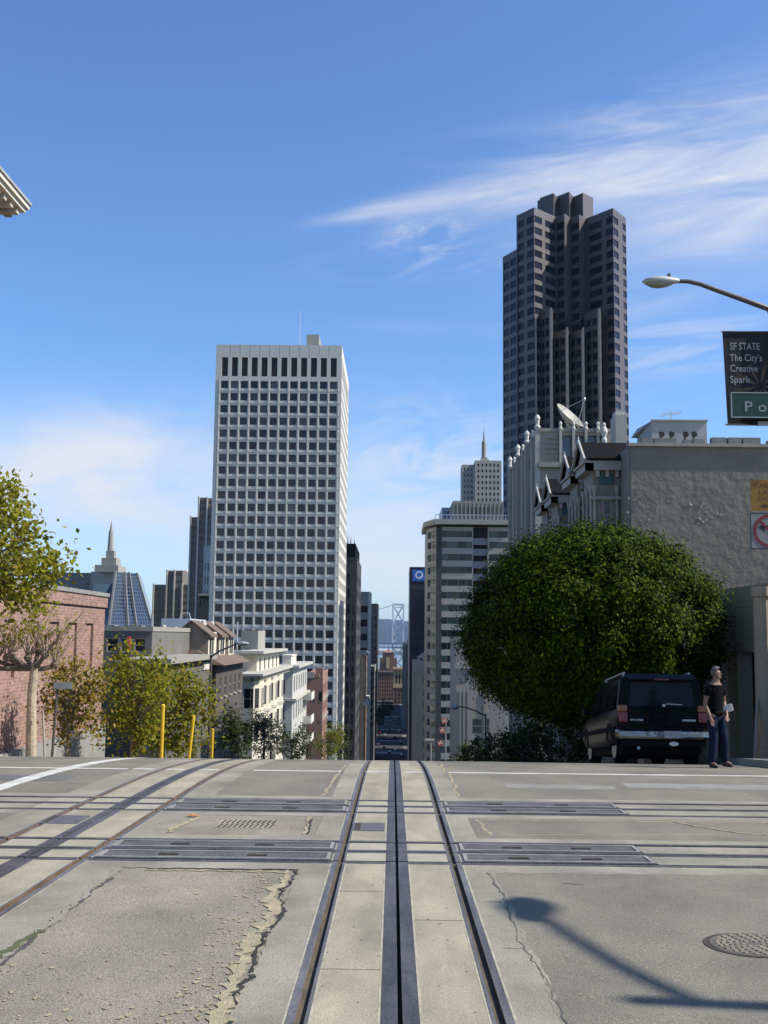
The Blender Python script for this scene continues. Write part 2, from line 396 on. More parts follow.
MB().add(vs, [(j*nxh+i, j*nxh+i+1, (j+1)*nxh+i+1, (j+1)*nxh+i) for j in range(nyh-1) for i in range(nxh-1)]).build('hills', m_hill, kind='structure', smooth=True)
m_far = M('far_shore', (.3, .29, .27), .9, .5, .03)

# ------------------------------------------------------------------ road: grid of cells with real flangeways and slots
m_asph = M('worn_asphalt', (.168, .151, .116), .92, .14, .7, bump=.005, bscale=150, fine=.55, fs=130, stain=(.9, .6, .22))
m_agg = M('exposed_aggregate_asphalt', (.218, .193, .142), .95, .16, .9, bump=.004, bscale=120, fine=.62, fs=105, stain=(1.3, .7, .2))
m_conc = M('street_concrete', (.285, .255, .178), .9, .16, 1.1, bump=.003, bscale=140, fine=.3, fs=120, stain=(2.2, .7, .24))
m_conc2 = M('grey_street_concrete', (.238, .217, .166), .9, .18, 1.0, bump=.004, bscale=130, fine=.34, fs=110, stain=(1.1, .8, .26))
m_dirt_slot = M('dirt_and_slot_shade', (.035, .028, .02), .95, .3, 3)  # trench dirt; also the painted shade of flat slots
m_rust = M('rusty_web', (.11, .062, .03), .85, .4, 4)
m_steel = M('worn_steel', (.074, .068, .070), .5, .3, 2.0, metal=.1, fine=.3, spec=.3, stain=(9., .8, .3))
m_rail = M('polished_rail_steel', (.15, .138, .128), .4, .3, 2.0, metal=.3, fine=.3, spec=.4, stain=(12., .7, .3))
m_plate = M('checker_plate_steel', (.098, .088, .09), .6, .3, 3, metal=.05, fine=.4, fs=45, spec=.3, bump=.006, bscale=60)
TC = [.055, -3.3]                         # centres of the two tracks running down the hill
PC = [10.74, 13.98]                         # centres of the two crossing tracks
HEAD = (.5335, .580); FLG = (.485, .5335); LIP = (.465, .485); SLT = .012; SPL = .100; GRT = .014
def marks(c): return [c+s*v for v in (SLT, SPL, SPL+GRT, HEAD[1]+GRT, LIP[0]-GRT, LIP[0], LIP[1], HEAD[0], HEAD[1]) for s in (-1, 1)]
PM = lambda c: [c+s*v for v in (.011, .085, .485, .5335, .62) for s in (-1, 1)]
xb = sorted(set([-46, -30, -20, -12, -10.4, -8, -6, -4.32, -2.36, -.79, .88, 2.42, 2.85, 4.2, 7.2, 8.5, 12, 20, 30, 46] + [round(v, 4) for c in TC for v in marks(c)]))
yb = [-8, -6, -4, -2, 0, 1, 2, 3, 3.8, 4.6, 5.6, 6.6, 7.6, 8.6, 9.2, 9.84, 11.62, 13.08, 14.92] + list(np.arange(15.5, 32, .75)) + [33, 35, 37, 40, 43, 46]
yb = sorted(set([round(float(v), 4) for v in yb] + [round(v, 4) for c in PC for v in PM(c)]))
def cls_x(x):
    for k, c in enumerate(TC):
        d = abs(x-c)
        if d < SLT: return 'groove', k
        if d < SPL: return 'slot', k
        if d < SPL+GRT or HEAD[1] < d < HEAD[1]+GRT or LIP[0]-GRT < d < LIP[0]: return 'grout', None
        if LIP[0] < d < LIP[1]: return 'lip', (k, x > c)
        if FLG[0] < d < FLG[1]: return 'groove', k
        if HEAD[0] < d < HEAD[1]: return 'rail', (k, x > c)
    return None, None
def cls_y(y):
    for k, c in enumerate(PC):
        d = abs(y-c)
        if d < .011: return 'groove', k
        if d < .085: return 'cslot', k
        if .485 < d < .5335: return 'groove', k
        if .5335 < d < .62: return 'crail', (k, y > c)
    return None, None
PLX = [(TC[1]+HEAD[1], TC[0]-HEAD[1]), (TC[0]+HEAD[1], None)]
def plate_at(x, y):
    for k, c in enumerate(PC):
        d = abs(y-c)
        if .085 < d < .485:
            if TC[1]+.58 < x < TC[0]-.58: return (k, 0, y > c)
            if TC[0]+.58 < x < (2.42 if k == 0 else 2.85): return (k, 1, y > c)
    return None
def cell(x, y):
    cx, kx = cls_x(x); cy, ky = cls_y(y)
    if cx == 'groove' and abs(abs(x-TC[kx])) < .1: return 'groove', None, -.06
    if cx == 'groove' or cy == 'groove': return 'flange', None, -.022
    if cx == 'grout' and cy: return cy, ky, .003
    if cx == 'grout': return 'grout', None, .001
    if cx: return cx, kx, .003
    if cy: return cy, ky, .003
    p = plate_at(x, y)
    if p: return 'plate', p, .004
    on_track = -.79 < x < .88 or -4.32 < x < -2.36
    on_cross = 9.84 < y < 11.62 or 13.08 < y < 14.92
    if on_track and any(abs(y-c) < .485 for c in PC): return 'pad', None, .002
    if any(abs(x-c) < .48 for c in TC): return 'bed', None, 0.
    if on_track or on_cross: return 'side', None, 0.
    if x < -.79 and x > -2.36 and y < 14.9: return 'agg', None, -.004
    return 'road', None, 0.
BL = {}
def bl(key): return BL.setdefault(key, MB())
C_ = {}
for i in range(len(xb)-1):
    for j in range(len(yb)-1):
        C_[i, j] = cell((xb[i]+xb[i+1])/2, (yb[j]+yb[j+1])/2)
for (i, j), (k, key, h) in C_.items():
    x0, x1, y0, y1 = xb[i], xb[i+1], yb[j], yb[j+1]; za, zb = g(y0)+h, g(y1)+h
    m = bl((k, key)); m.quad((x0, y0, za), (x1, y0, za), (x1, y1, zb), (x0, y1, zb))
    for di, dj in ((1, 0), (0, 1), (-1, 0), (0, -1)):
        o = C_.get((i+di, j+dj))
        if o and o[2] < h-.001:                      # wall down to the lower neighbour belongs to the higher cell
            e = {(1, 0): ((x1, y0), (x1, y1)), (-1, 0): ((x0, y1), (x0, y0)), (0, 1): ((x1, y1), (x0, y1)), (0, -1): ((x0, y0), (x1, y0))}[di, dj]
            (a0, b0), (a1, b1) = e
            m.quad((a0, b0, g(b0)+o[2]), (a1, b1, g(b1)+o[2]), (a1, b1, g(b1)+h), (a0, b0, g(b0)+h), 1 if k in ('lip', 'rail') else 0)
BL['road', None].build('road', m_asph, kind='structure')
BL['agg', None].build('road_patch', m_agg, kind='structure')
BL['bed', None].build('track_bed', m_conc, kind='structure')
BL['side', None].build('track_bed', m_conc2, kind='structure')
BL['grout', None].build('track_grout', M('pale_grout', (.32, .285, .21), .9, .3, 6, fine=.3), kind='structure')
BL['pad', None].build('track_pad', M('pale_track_pads', (.285, .26, .195), .9, .18, 2, fine=.12), kind='structure')
BL['groove', None].build('cable_slot_trench', m_dirt_slot, kind='structure'); BL['flange', None].build('flangeway', M('packed_flangeway_dirt', (.085, .066, .042), .95, .35, 4, fine=.4), kind='structure')
side = {False: 'left', True: 'right'}; tr = ['centre track straight ahead of the camera', 'left hand track beside the rough patch']
for (k, key), mb in BL.items():
    if k in ('rail',):
        mb.v += BL['lip', key].v; nb = len(mb.v)-len(BL['lip', key].v)
        mb.f += [tuple(nb+q for q in f) for f in BL['lip', key].f]; mb.mi += BL['lip', key].mi
        mb.build('cable_car_rail', [m_rail, m_rust], label='worn steel rail on the %s side of the %s' % (side[key[1]], tr[key[0]]), cat='rail', group='rails running down the hill')
    elif k == 'slot':
        mb.build('cable_slot', m_steel, label='steel slot plates in the middle of the %s' % tr[key], cat='slot rail', group='cable slots running down the hill')
    elif k == 'crail':
        mb.build('crossing_rail', m_steel, label='%s thin rail of the %s track crossing the street' % (['near', 'far'][key[1]], ['nearer', 'farther'][key[0]]), cat='rail', group='rails crossing the street')
    elif k == 'cslot':
        mb.build('crossing_slot', m_steel, label='thin slot rail in the middle of the %s track crossing the street' % ['nearer', 'farther'][key], cat='slot rail', group='slots crossing the street')
    elif k == 'plate':
        r_, s, fr = key
        me = mb.build('access_plate', m_plate, label='%s dark steel cover plate of the %s crossing track, %s of the centre slot' % (['near', 'far'][fr], ['nearer', 'farther'][r_], ['left', 'right'][s]), cat='cover plate', group='steel plates in the crossing tracks')
        xs_ = [v[0] for v in mb.v]; ys_ = [v[1] for v in mb.v]; a, b_, c, d = min(xs_), max(xs_), min(ys_), max(ys_)
        fr_ = MB()
        for q in ((a+.02, b_-.02, c+.015, c+.05), (a+.02, b_-.02, d-.05, d-.015), (a+.02, a+.055, c+.052, d-.052), (b_-.055, b_-.02, c+.052, d-.052)):
            fr_.add([(q[0], q[2], g(q[2])+.004), (q[1], q[2], g(q[2])+.004), (q[1], q[3], g(q[3])+.004), (q[0], q[3], g(q[3])+.004)] + [(q[0], q[2], g(q[2])+.012), (q[1], q[2], g(q[2])+.012), (q[1], q[3], g(q[3])+.012), (q[0], q[3], g(q[3])+.012)],
                    [(4, 5, 6, 7), (0, 1, 5, 4), (1, 2, 6, 5), (2, 3, 7, 6), (3, 0, 4, 7)])
        fr_.build('rim', M('plate_rim', (.24, .225, .195), .6, .3, 3, fine=.3), me)
        for t in (.3, .68):
            h_ = MB(); x = a+(b_-a)*t; y = (c+d)/2; h_.box(x-.09, x+.09, y-.03, y+.03, g(y)+.003, g(y)+.013); h_.build('lifting_slot', m_dirt_slot, me)  # raised dark block paints the shade of an opening

# strips laid 4 mm apart over the road: painted lines, mortar crumbs, cracks
def ribbon(pts, wd, dz, name, mat, jag=0., seed=0, build=True, mb=None):
    dz *= .35
    r_ = random.Random(seed); mb = mb or MB(); P_ = []; pts = [(road_x(p[0]), road_y(p[1])) for p in pts]
    for k in range(len(pts)-1):
        a, b = Vector(pts[k]), Vector(pts[k+1]); n = max(1, int((b-a).length/.035 if jag else (b-a).length/.7))
        for i in range(n): P_.append(a+(b-a)*(i/n))
    P_.append(Vector(pts[-1])); Lr = []; ja = jb = 0.
    for k, p in enumerate(P_):
        t = (P_[min(k+1, len(P_)-1)]-P_[max(k-1, 0)]).normalized(); n = Vector((-t.y, t.x))
        ww = wd if isinstance(wd, float) else wd[0]+(wd[1]-wd[0])*k/(len(P_)-1)
        ja = .55*ja+.75*r_.uniform(-jag, jag); jb = .55*jb+.75*r_.uniform(-jag, jag); a = p+n*(ww/2*max(.04, 1+ja)); b = p-n*(ww/2*max(.04, 1+jb)); Lr.append((a, b))
    for (a, b), (c, d) in zip(Lr, Lr[1:]):
        mb.quad(*[(q.x, q.y, g(q.y)+dz) for q in (a, b, d, c)])
    return mb.build(name, mat, kind='structure') if build else mb
m_paint = M('road_paint', (.47, .46, .41), .8, .25, 3, fine=.5)
for a, b_ in ((-7.6, -4.2), (-4.12, -3.78), (-3.6, -3.3), (-3.08, -2.75), (-2.2, -.8), (-.42, -.06), (.2, .5), (.9, 12.)):
    ribbon([(a, 17.9), (b_, 17.9)], .21, .006, 'crosswalk_line', m_paint, .08, int(a*9))
ribbon([(-5.15, 13.2), (-5.15, 24)], .26, .006, 'lane_line', m_paint, .08, 4)
ribbon([(-30, 18.0), (-7.6, 17.9)], .3, .006, 'crosswalk_line', m_paint, .08, 5)
m_mort = M('crumbled_mortar', (.30, .25, .155), .95, .3, 9, bump=.01, bscale=60, fine=.4)
m_crack = M('open_crack', (.022, .02, .016), .95, .4, 5)
m_crack_line = M('dark_crack_line', (.065, .062, .055), .8, .3, 4)  # for flat dark strips drawn along cracks and joints
def wob(pts, amp, seed, n=3):
    r_ = random.Random(seed); out = []
    for k in range(len(pts)-1):
        for i in range(n): 
            t = i/n; out.append((pts[k][0]+(pts[k+1][0]-pts[k][0])*t+r_.uniform(-amp, amp), pts[k][1]+(pts[k+1][1]-pts[k][1])*t+r_.uniform(-amp, amp)))
    return out+[pts[-1]]
ed = wob(wob([(-.80, 9.0), (-.83, 8.2), (-.80, 7.4), (-.84, 6.5), (-.82, 5.6), (-.84, 4.4)], .03, 3), .014, 33, 5)
ribbon([(p[0]-.03, p[1]) for p in ed], (.04, .13), .004, 'mortar_edge', m_mort, 1.5, 3)
rk = random.Random(41); i0 = 0
while i0 < len(ed)-3:
    n_ = rk.randint(3, 9); seg = [(p[0]+.035+.012*rk.random(), p[1]) for p in ed[i0:i0+n_+1]]
    if len(seg) > 2: ribbon(seg, (.010, .034) if rk.random() < .5 else (.036, .012), .008, 'crack', m_crack, 1.3, 8+i0)
    i0 += n_+rk.choice((0, 0, 1, 3))
ribbon(wob([(-2.0, 9.03), (-.8, 9.03)], .02, 4, 8), .045, .004, 'crack', m_crack, .95, 9)
ribbon(wob([(-2.0, 8.96), (-1.2, 8.95), (-.85, 8.9)], .02, 4, 5), .05, .004, 'mortar_edge', m_mort, .95, 10)
ribbon(wob([(-2.2, 8.6), (-2.2, 7.2), (-2.2, 6.0)], .02, 6, 6), .03, .004, 'crack', m_crack_line, .9, 11)
m_moss = leafmat('moss', [(.05, .06, .02), (.10, .11, .03), (.14, .11, .05)], .1)
ribbon(wob([(-2.2, 6.9), (-2.24, 6.3), (-2.26, 5.9)], .03, 16, 4), .06, .010, 'moss', M('mossy_joint', (.07, .08, .03), .95, .4, 20), .9, 12)
rr = random.Random(5)
b = MB()
for cx, cy, n, sx, sy in ((-.98, 6.6, 110, .09, .9), (-1.0, 8.2, 60, .1, .5), (-2.1, 5.7, 60, .25, .35), (-1.0, 5.2, 80, .1, .4), (-1.6, 5.2, 50, .4, .25), (-1.3, 7.2, 30, .3, .8)):
    for _ in range(n):
        x, y = cx+rr.gauss(0, sx), cy+rr.gauss(0, sy); k = rr.choice((.004, .006, .008, .011, .018))
        if -2.24 < x < -.86 and 4 < y < 9:
            x, y = road_x(x), road_y(y)
            pts = [(x+k*rr.uniform(.6, 1.3)*math.cos(q), y+1.7*k*rr.uniform(.6, 1.3)*math.sin(q)) for q in (0, 1, 2, 3, 4, 5)]
            b.add([(p[0], p[1], g(p[1])+.0009) for p in pts], [(0, 1, 2, 3, 4, 5)])
b.build('mortar_crumbs', m_mort, kind='structure')
b = MB()
for _ in range(420):
    x, y = 1.0+abs(rr.gauss(0, .55)), rr.uniform(5.2, 8.8)
    if rr.random() < .6: x, y = rr.gauss(1.5, .28), rr.gauss(6.4, .55)
    k = rr.uniform(.002, .009); x, y = road_x(x), road_y(y)
    pts = [(x+1.5*k*rr.uniform(.5, 1.3)*math.cos(q), y+1.7*k*rr.uniform(.5, 1.3)*math.sin(q)) for q in (0, 1, 2, 3, 4, 5)]
    b.add([(p[0], p[1], g(p[1])+.0009) for p in pts], [(0, 1, 2, 3, 4, 5)])
b.build('mortar_crumbs', M('sandy_wear', (.25, .215, .14), .95, .2, 5, fine=.3), kind='structure')
ribbon(wob([(.80, 9.0), (.84, 7.9), (.80, 6.8), (.86, 5.9), (.84, 5.0)], .014, 21, 12), (.014, .007), .005, 'crack', m_crack_line, 1.4, 13)
ribbon(wob([(1.05, 11.05), (3., 11.2), (6.5, 11.3), (12, 11.4)], .03, 23, 8), .03, .004, 'mortar_edge', m_mort, .9, 14)
ribbon(wob([(.95, 12.1), (3., 12.12), (6.5, 12.2), (12, 12.3)], .03, 24, 8), .035, .004, 'mortar_edge', m_mort, .9, 15)
ribbon(wob([(.93, 12.1), (1.0, 11.05)], .02, 25, 5), .03, .004, 'mortar_edge', m_mort, .9, 16)
ribbon(wob([(3.1, 12.1), (3.6, 11.3), (4.3, 10.9)], .04, 26, 5), .028, .005, 'mortar_edge', m_mort, .9, 17)
ribbon(wob([(3.06, 12.1), (3.55, 11.3), (4.25, 10.9)], .04, 26, 5), .02, .008, 'crack', m_crack_line, .9, 17)
ribbon(wob([(.84, 14.2), (.88, 16), (.86, 18), (.9, 21)], .03, 27, 6), .035, .005, 'mortar_edge', m_mort, .8, 18)
ribbon(wob([(-.86, 14.2), (-.82, 16), (-.82, 18), (-.8, 20)], .03, 28, 6), .04, .004, 'mortar_edge', m_mort, .8, 19)
ribbon(wob([(-.86, 10.95), (-.88, 12.2)], .02, 29, 5), .05, .004, 'mortar_edge', m_mort, .8, 20)
ribbon(wob([(-.835, 10.95), (-.855, 12.0)], .02, 29, 5), .025, .008, 'crack', m_crack, .8, 21)
ribbon(wob([(-2.2, 10.95), (-2.12, 12.2)], .03, 30, 5), .06, .004, 'mortar_edge', m_mort, .9, 22)
ribbon(wob([(-2.35, 14.3), (-2.3, 17), (-2.3, 20)], .02, 31, 5), .05, .004, 'mortar_edge', m_conc2, .7, 23)
ribbon([(1.6, 15.6), (3.1, 15.5)], .55, .004, 'road_patch', M('pale_patch', (.2, .19, .165), .92, .2, 2, fine=.2), .05, 24)
ribbon([(3.3, 15.9), (8.5, 15.6)], .75, .004, 'road_patch', M('pale_patch_two', (.195, .19, .165), .92, .2, 2, fine=.2), .05, 25)
ribbon([(-9, 16.0), (-4.6, 16.0)], .9, .004, 'road_patch', M('dark_patch', (.10, .10, .095), .92, .2, 2, fine=.25), .04, 26)
ribbon([(1.35, 8.6), (1.5, 8.55)], .03, .005, 'crack', m_crack_line, .9, 27)
ribbon(wob(wob([(-2.24, 9.05), (-2.22, 7.5), (-2.26, 6.0), (-2.24, 4.6)], .015, 51), .01, 52, 5), .05, .005, 'mortar_edge', m_conc2, 1.2, 53)
ribbon(wob(wob([(-2.25, 9.08), (-1.5, 9.06), (-.76, 9.07)], .01, 54), .008, 55, 5), .06, .003, 'mortar_edge', m_conc2, 1.1, 56)
ribbon(wob(wob([(.83, 9.02), (3, 9.06), (7, 9.1), (12, 9.1)], .012, 57, 6), .008, 58, 3), .05, .003, 'mortar_edge', m_conc2, 1.2, 59)
ribbon(wob(wob([(.835, 9.0), (.85, 7.), (.84, 5.5), (.85, 4.)], .012, 60, 6), .008, 61, 3), .025, .003, 'mortar_edge', m_conc2, 1.3, 62)
ribbon(wob(wob([(-.76, 8.9), (-.75, 7.), (-.76, 5.5), (-.75, 4.)], .012, 63, 6), .008, 64, 3), .035, .003, 'mortar_edge', m_conc2, 1.2, 65)
m_stain = M('oil_stain', (.115, .10, .075), .8, .3, 6, fine=.3)
rs = random.Random(77); b = MB()
for _ in range(60):                        # small dark drips and tar spots on the concrete
    x, y = rs.uniform(-.44, .46), rs.uniform(4.9, 9.6); k = rs.uniform(.003, .012)
    pts = [(x+k*rs.uniform(.6, 1.3)*math.cos(q), y+1.5*k*rs.uniform(.6, 1.3)*math.sin(q)) for q in (0, .9, 1.8, 2.7, 3.6, 4.5, 5.4)]
    if abs(x-.055) > .12: b.add([(p[0], p[1], g(p[1])+.0009) for p in pts], [tuple(range(7))])
b.build('tar_spots', m_stain, kind='structure')
# concrete joints across the track bed
for y, xa, xb_ in ((5.0, -.66, -.55), (6.1, -.46, -.05), (7.3, .16, .5), (8.2, -.46, -.05), (6.6, .68, .8), (7.9, .68, .8), (16.2, .16, .5), (15.4, -.46, -.05)):
    ribbon(wob([(xa, y), (xb_, y)], .006, int(y*7), 5), .008, .004, 'crack', m_crack_line, .6, int(y*7))

# manhole cover, drain grate, small covers, litter
m_iron = M('cast_iron', (.14, .12, .095), .6, .3, 6, metal=.3, bump=.004, bscale=40)
mx_, my_ = 2.35, 7.42
o = MB().lathe((mx_, my_, g(my_)-.02), [(.27, 0), (.27, .026), (.245, .028)], 40).build('manhole_cover', m_iron, label='round cast iron manhole cover in the grey asphalt at the right', cat='manhole cover', base=(mx_, my_, g(my_)))
b = MB()
for rr_, n in ((.225, 22), (.185, 18), (.145, 14), (.105, 10), (.065, 6)):
    for k in range(n):
        q = 2*math.pi*(k+rr_*30)/n; b.lathe((mx_+rr_*math.cos(q), my_+rr_*math.sin(q), g(my_)+.006), [(.017, 0), (.013, .009)], 6)
b.build('stud', M('iron_studs', (.27, .225, .155), .6, .3, 6, metal=.2), o, kind='stuff')
b = MB()
for k in range(40):
    q0, q1 = 2*math.pi*k/40, 2*math.pi*(k+1)/40
    b.quad(*[(mx_+r_*math.cos(q), my_+r_*math.sin(q), g(my_+r_*math.sin(q))+.004) for r_, q in ((.275, q0), (.31, q0), (.31, q1), (.275, q1))])
b.build('frame_ring', m_dirt_slot, o)
o = MB().box(-1.90, -1.28, 12.14, 12.62, g(12.4)-.02, g(12.4)+.006).build('drain_grate', m_conc, label='slotted drain grate in the asphalt between the two crossing tracks', cat='drain grate', base=(-1.52, 12.4, g(12.4)))
b = MB()
for k in range(11):
    x = -1.88+k*.056
    for ya, yb_ in ((12.16, 12.36), (12.40, 12.6)):
        b.add([(x, ya, g(12.4)+.0095), (x+.026, ya, g(12.4)+.0095), (x+.05, yb_, g(12.4)+.0095), (x+.024, yb_, g(12.4)+.0095)], [(0, 1, 2, 3)])
b.build('slots', m_dirt_slot, o)  # flat dark strips paint the shade inside the grate openings
for x0, x1, y0, y1, lb in ((-.42, -.07, 12.0, 12.5, 'small purplish steel cover between the centre rails'), (-3.85, -3.42, 12.25, 12.8, 'small dark cover plate set in the left hand track bed')):
    o = MB().box(x0, x1, y0, y1, g(y1)-.02, g(y0)+.005).build('valve_cover', M('valve_cover_iron', (.12, .11, .12), .6, .25, 8, metal=.3), label=lb, cat='cover plate', base=((x0+x1)/2, y0, g(y0)))
    MB().box(x0+.03, x0+.09, y0+.05, y1-.05, g(y0)+.004, g(y0)+.009).build('hinge', m_dirt_slot, o)
p = Vector((2.50, 6.82, g(6.82)))
MB().add([p+Vector(q) for q in ((-.06, 0, .004), (.07, -.03, .012), (.09, .09, .02), (-.02, .1, .006), (.02, .04, .03))], [(0, 1, 4), (1, 2, 4), (2, 3, 4), (3, 0, 4)]).build('paper_scrap', M('white_paper', (.75, .75, .73), .8, .05), label='crumpled white paper scrap on the asphalt by the manhole cover', cat='litter', base=p)
p = Vector((-2.28, 12.9, g(12.9)))
MB().add([p+Vector(q) for q in ((-.09, 0, .006), (0, -.04, .02), (.1, 0, .008), (0, .06, .03), (.0, .0, .012))], [(0, 1, 4), (1, 2, 4), (2, 3, 4), (3, 0, 4)]).build('fallen_leaf', M('dry_leaf', (.35, .15, .05), .8, .3, 20), label='dry orange leaf lying beside the left track', cat='leaf', base=p)

# pavements with kerbs (each a real step of 14 cm)
m_side = M('sidewalk_concrete', (.25, .235, .20), .9, .15, 1.0, fine=.15)
m_kerb = M('kerb_stone', (.28, .27, .24), .85, .2, 2)
def walk(x0, x1, y0, y1, name='pavement', kx=None, ky=None):
    ys_ = [y0] + [y for y in np.arange(math.ceil(y0), min(y1, 46), 1.5) if y > y0+.2] + [y for y in np.arange(46, y1-1, 14.) if y > y0+.2] + [y1]
    b, k = MB(), MB(); ka = .16
    xa, xc = (x0+ka, x1) if kx == 'l' else ((x0, x1-ka) if kx == 'r' else (x0, x1))
    for a, c in zip(ys_, ys_[1:]):
        b.quad((xa, a, g(a)+.14), (xc, a, g(a)+.14), (xc, c, g(c)+.14), (xa, c, g(c)+.14))
        if kx:
            p, q = (x0, xa) if kx == 'l' else (xc, x1); e = x0 if kx == 'l' else x1
            k.quad((p, a, g(a)+.14), (q, a, g(a)+.14), (q, c, g(c)+.14), (p, c, g(c)+.14)); k.quad((e, a, g(a)-.02), (e, c, g(c)-.02), (e, c, g(c)+.14), (e, a, g(a)+.14))
    if ky is not None: k.quad((x0, ky, g(ky)-.02), (x1, ky, g(ky)-.02), (x1, ky, g(ky)+.14), (x0, ky, g(ky)+.14))
    b.build(name, m_side, kind='structure')
    if k.v: k.build('kerb', m_kerb, kind='structure')
walk(7.2, 10.3, 21.0, 640, kx='l', ky=21.0); walk(10.302, 46, 21.0, 24.2, ky=21.0)
walk(-13.5, -10.4, 21.0, 640, kx='r', ky=21.0); walk(-46, -13.502, 21.0, 23., ky=21.0)
walk(7.2, 46, -8, 3.6, kx='l'); walk(-46, -10.4, -8, 3.6, kx='r')
b = MB()
yl = [46]+list(np.arange(56, 640, 10.))+[640, 800, 1000, 1240]
for a, c in zip(yl, yl[1:]): b.quad((-10.4, a, g(a)), (7.2, a, g(a)), (7.2, c, g(c)), (-10.4, c, g(c)))
b.build('road', M('downtown_asphalt', (.034, .031, .027), .9, .2, .3, fine=.2), kind='structure')
b = MB()
for y, h in ((690, 5), (770, 4), (860, 6), (700, 1.5), (1000, 7)):
    b.quad((-9.5, y, g(y)+.02), (6.5, y, g(y)+.02), (6.5, y+h, g(y+h)+.02), (-9.5, y+h, g(y+h)+.02))
b.build('far_crosswalk', M('worn_far_paint', (.5, .49, .45), .9, .4, .4), kind='structure')
# ------------------------------------------------------------------ buildings
BRX_ = 10.3
def block_shell(mb, x0, x1, y0, y1, z0, z1, skip=(), roof=True, mi=0):
    f = {'w': ((x0,y0,z0),(x1,y0,z0),(x1,y0,z1),(x0,y0,z1)), 'e': ((x1,y1,z0),(x0,y1,z0),(x0,y1,z1),(x1,y1,z1)),
         's': ((x1,y0,z0),(x1,y1,z0),(x1,y1,z1),(x1,y0,z1)), 'n': ((x0,y1,z0),(x0,y0,z0),(x0,y0,z1),(x0,y1,z1))}
    for k, q in f.items():
        if k not in skip: mb.quad(*q, mi)
    if roof: mb.quad((x0,y0,z1),(x1,y0,z1),(x1,y1,z1),(x0,y1,z1), mi)
def parapet(root, x0, x1, y0, y1, z, h, t, mat, out=0., name='parapet'):
    b = MB(); a, c, d, e = x0-out, x1+out, y0-out, y1+out
    b.box(a, c, d, d+t, z, z+h); b.box(a, c, e-t, e, z, z+h); b.box(a, a+t, d+t, e-t, z, z+h); b.box(c-t, c, d+t, e-t, z, z+h)
    return b.build(name, mat, root)
def building(name, label, cat, x0, x1, y0, y1, z1, mat, west=None, south=None, north=None, depth=.25, gl=None, frame=None, sill=None, z0=None, group=None, par=.8, limit=100, roofmat=None, fw=.06):
    """west faces the camera (-Y); south (+X side) / north (-X side) faces the street"""
    z0 = (min(g(y0), g(y1))-.5) if z0 is None else z0
    root = empty(name, ((x0+x1)/2, y0, z0), label, cat, group)
    mb = MB(); sk_ = [k for k, v in (('w', west), ('s', south), ('n', north)) if v is not None]
    block_shell(mb, x0, x1, y0, y1, z0, z1, sk_)
    fs = []
    if west is not None: fs.append((Vector((x0, y0, z0)), X_, -Y_, x1-x0, west))
    if south is not None: fs.append((Vector((x1, y0, z0)), Y_, X_, y1-y0, south))
    if north is not None: fs.append((Vector((x0, y1, z0)), -Y_, -X_, y1-y0, north))
    for O, U, Nn, ww, hs in fs:
        hs = [(q[0], q[1], q[2]-z0, q[3]-z0) for q in hs]
        facade(mb, O, U, Nn, ww, z1-z0, hs, depth)
    mb.build('wall', mat, root)
    for O, U, Nn, ww, hs in fs:
        hs = [(q[0], q[1], q[2]-z0, q[3]-z0) for q in hs]
        panes(root, O, U, Nn, hs, depth, gl, frame, sill, limit, fw=fw)
    if par: parapet(root, x0, x1, y0, y1, z1+.003, par, .35, roofmat or mat, .06)
    return root
def rows_px(Y, ys, h): return [(az(y, Y)-h/2, az(y, Y)+h/2) for y in ys]
def rows_z(zt, pitch, h, n): return [(zt-i*pitch-h, zt-i*pitch) for i in range(n)]

g_dark = glass('dark_window_glass', (.012, .014, .02), (.06, .065, .075), .1, .5, 2.2)
g_teal = glass('teal_window_glass', (.008, .018, .019), (.06, .10, .085), .1, .35, 2.2)
g_house = glass('house_window_glass', (.015, .018, .022), (.13, .13, .125), .1, .5, 2.0)
m_white = M('white_tower_precast', (.52, .495, .43), .75, .05, .08, fine=.05)
m_lgrey = M('light_grey_concrete', (.265, .25, .215), .85, .1, .1, fine=.08)
m_mgrey = M('mid_grey_concrete', (.23, .23, .235), .85, .12, .1, fine=.08)
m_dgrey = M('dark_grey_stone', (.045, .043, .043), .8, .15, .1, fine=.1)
m_tan = M('tan_concrete', (.25, .22, .18), .85, .15, .1, fine=.1)
m_granite = M('dark_red_granite', (.078, .062, .062), .5, .12, .2, fine=.1)
m_cream = M('cream_paint', (.56, .51, .40), .75, .1, .6, fine=.08)
m_pale = M('pale_paint', (.40, .375, .31), .75, .1, .5, fine=.08)
m_roof = M('tar_roof', (.10, .10, .10), .95, .3, 1)
m_metal = M('galvanised_metal', (.42, .43, .44), .45, .12, 3, metal=.6)
m_darkmetal = M('dark_painted_metal', (.05, .05, .055), .5, .2, 4)
m_slate = M('black_slate_roof', (.007, .007, .008), .9, .3, 6, fine=.3, spec=.1)
m_brownroof = M('brown_shingles', (.13, .09, .065), .9, .25, 4, fine=.25)
m_brick = brickmat('pink_brick', (.275, .16, .125), (.185, .10, .08), (.30, .235, .20), .30, .12)
m_brick2 = brickmat('brown_brick', (.25, .11, .075), (.18, .075, .05), (.3, .24, .2))

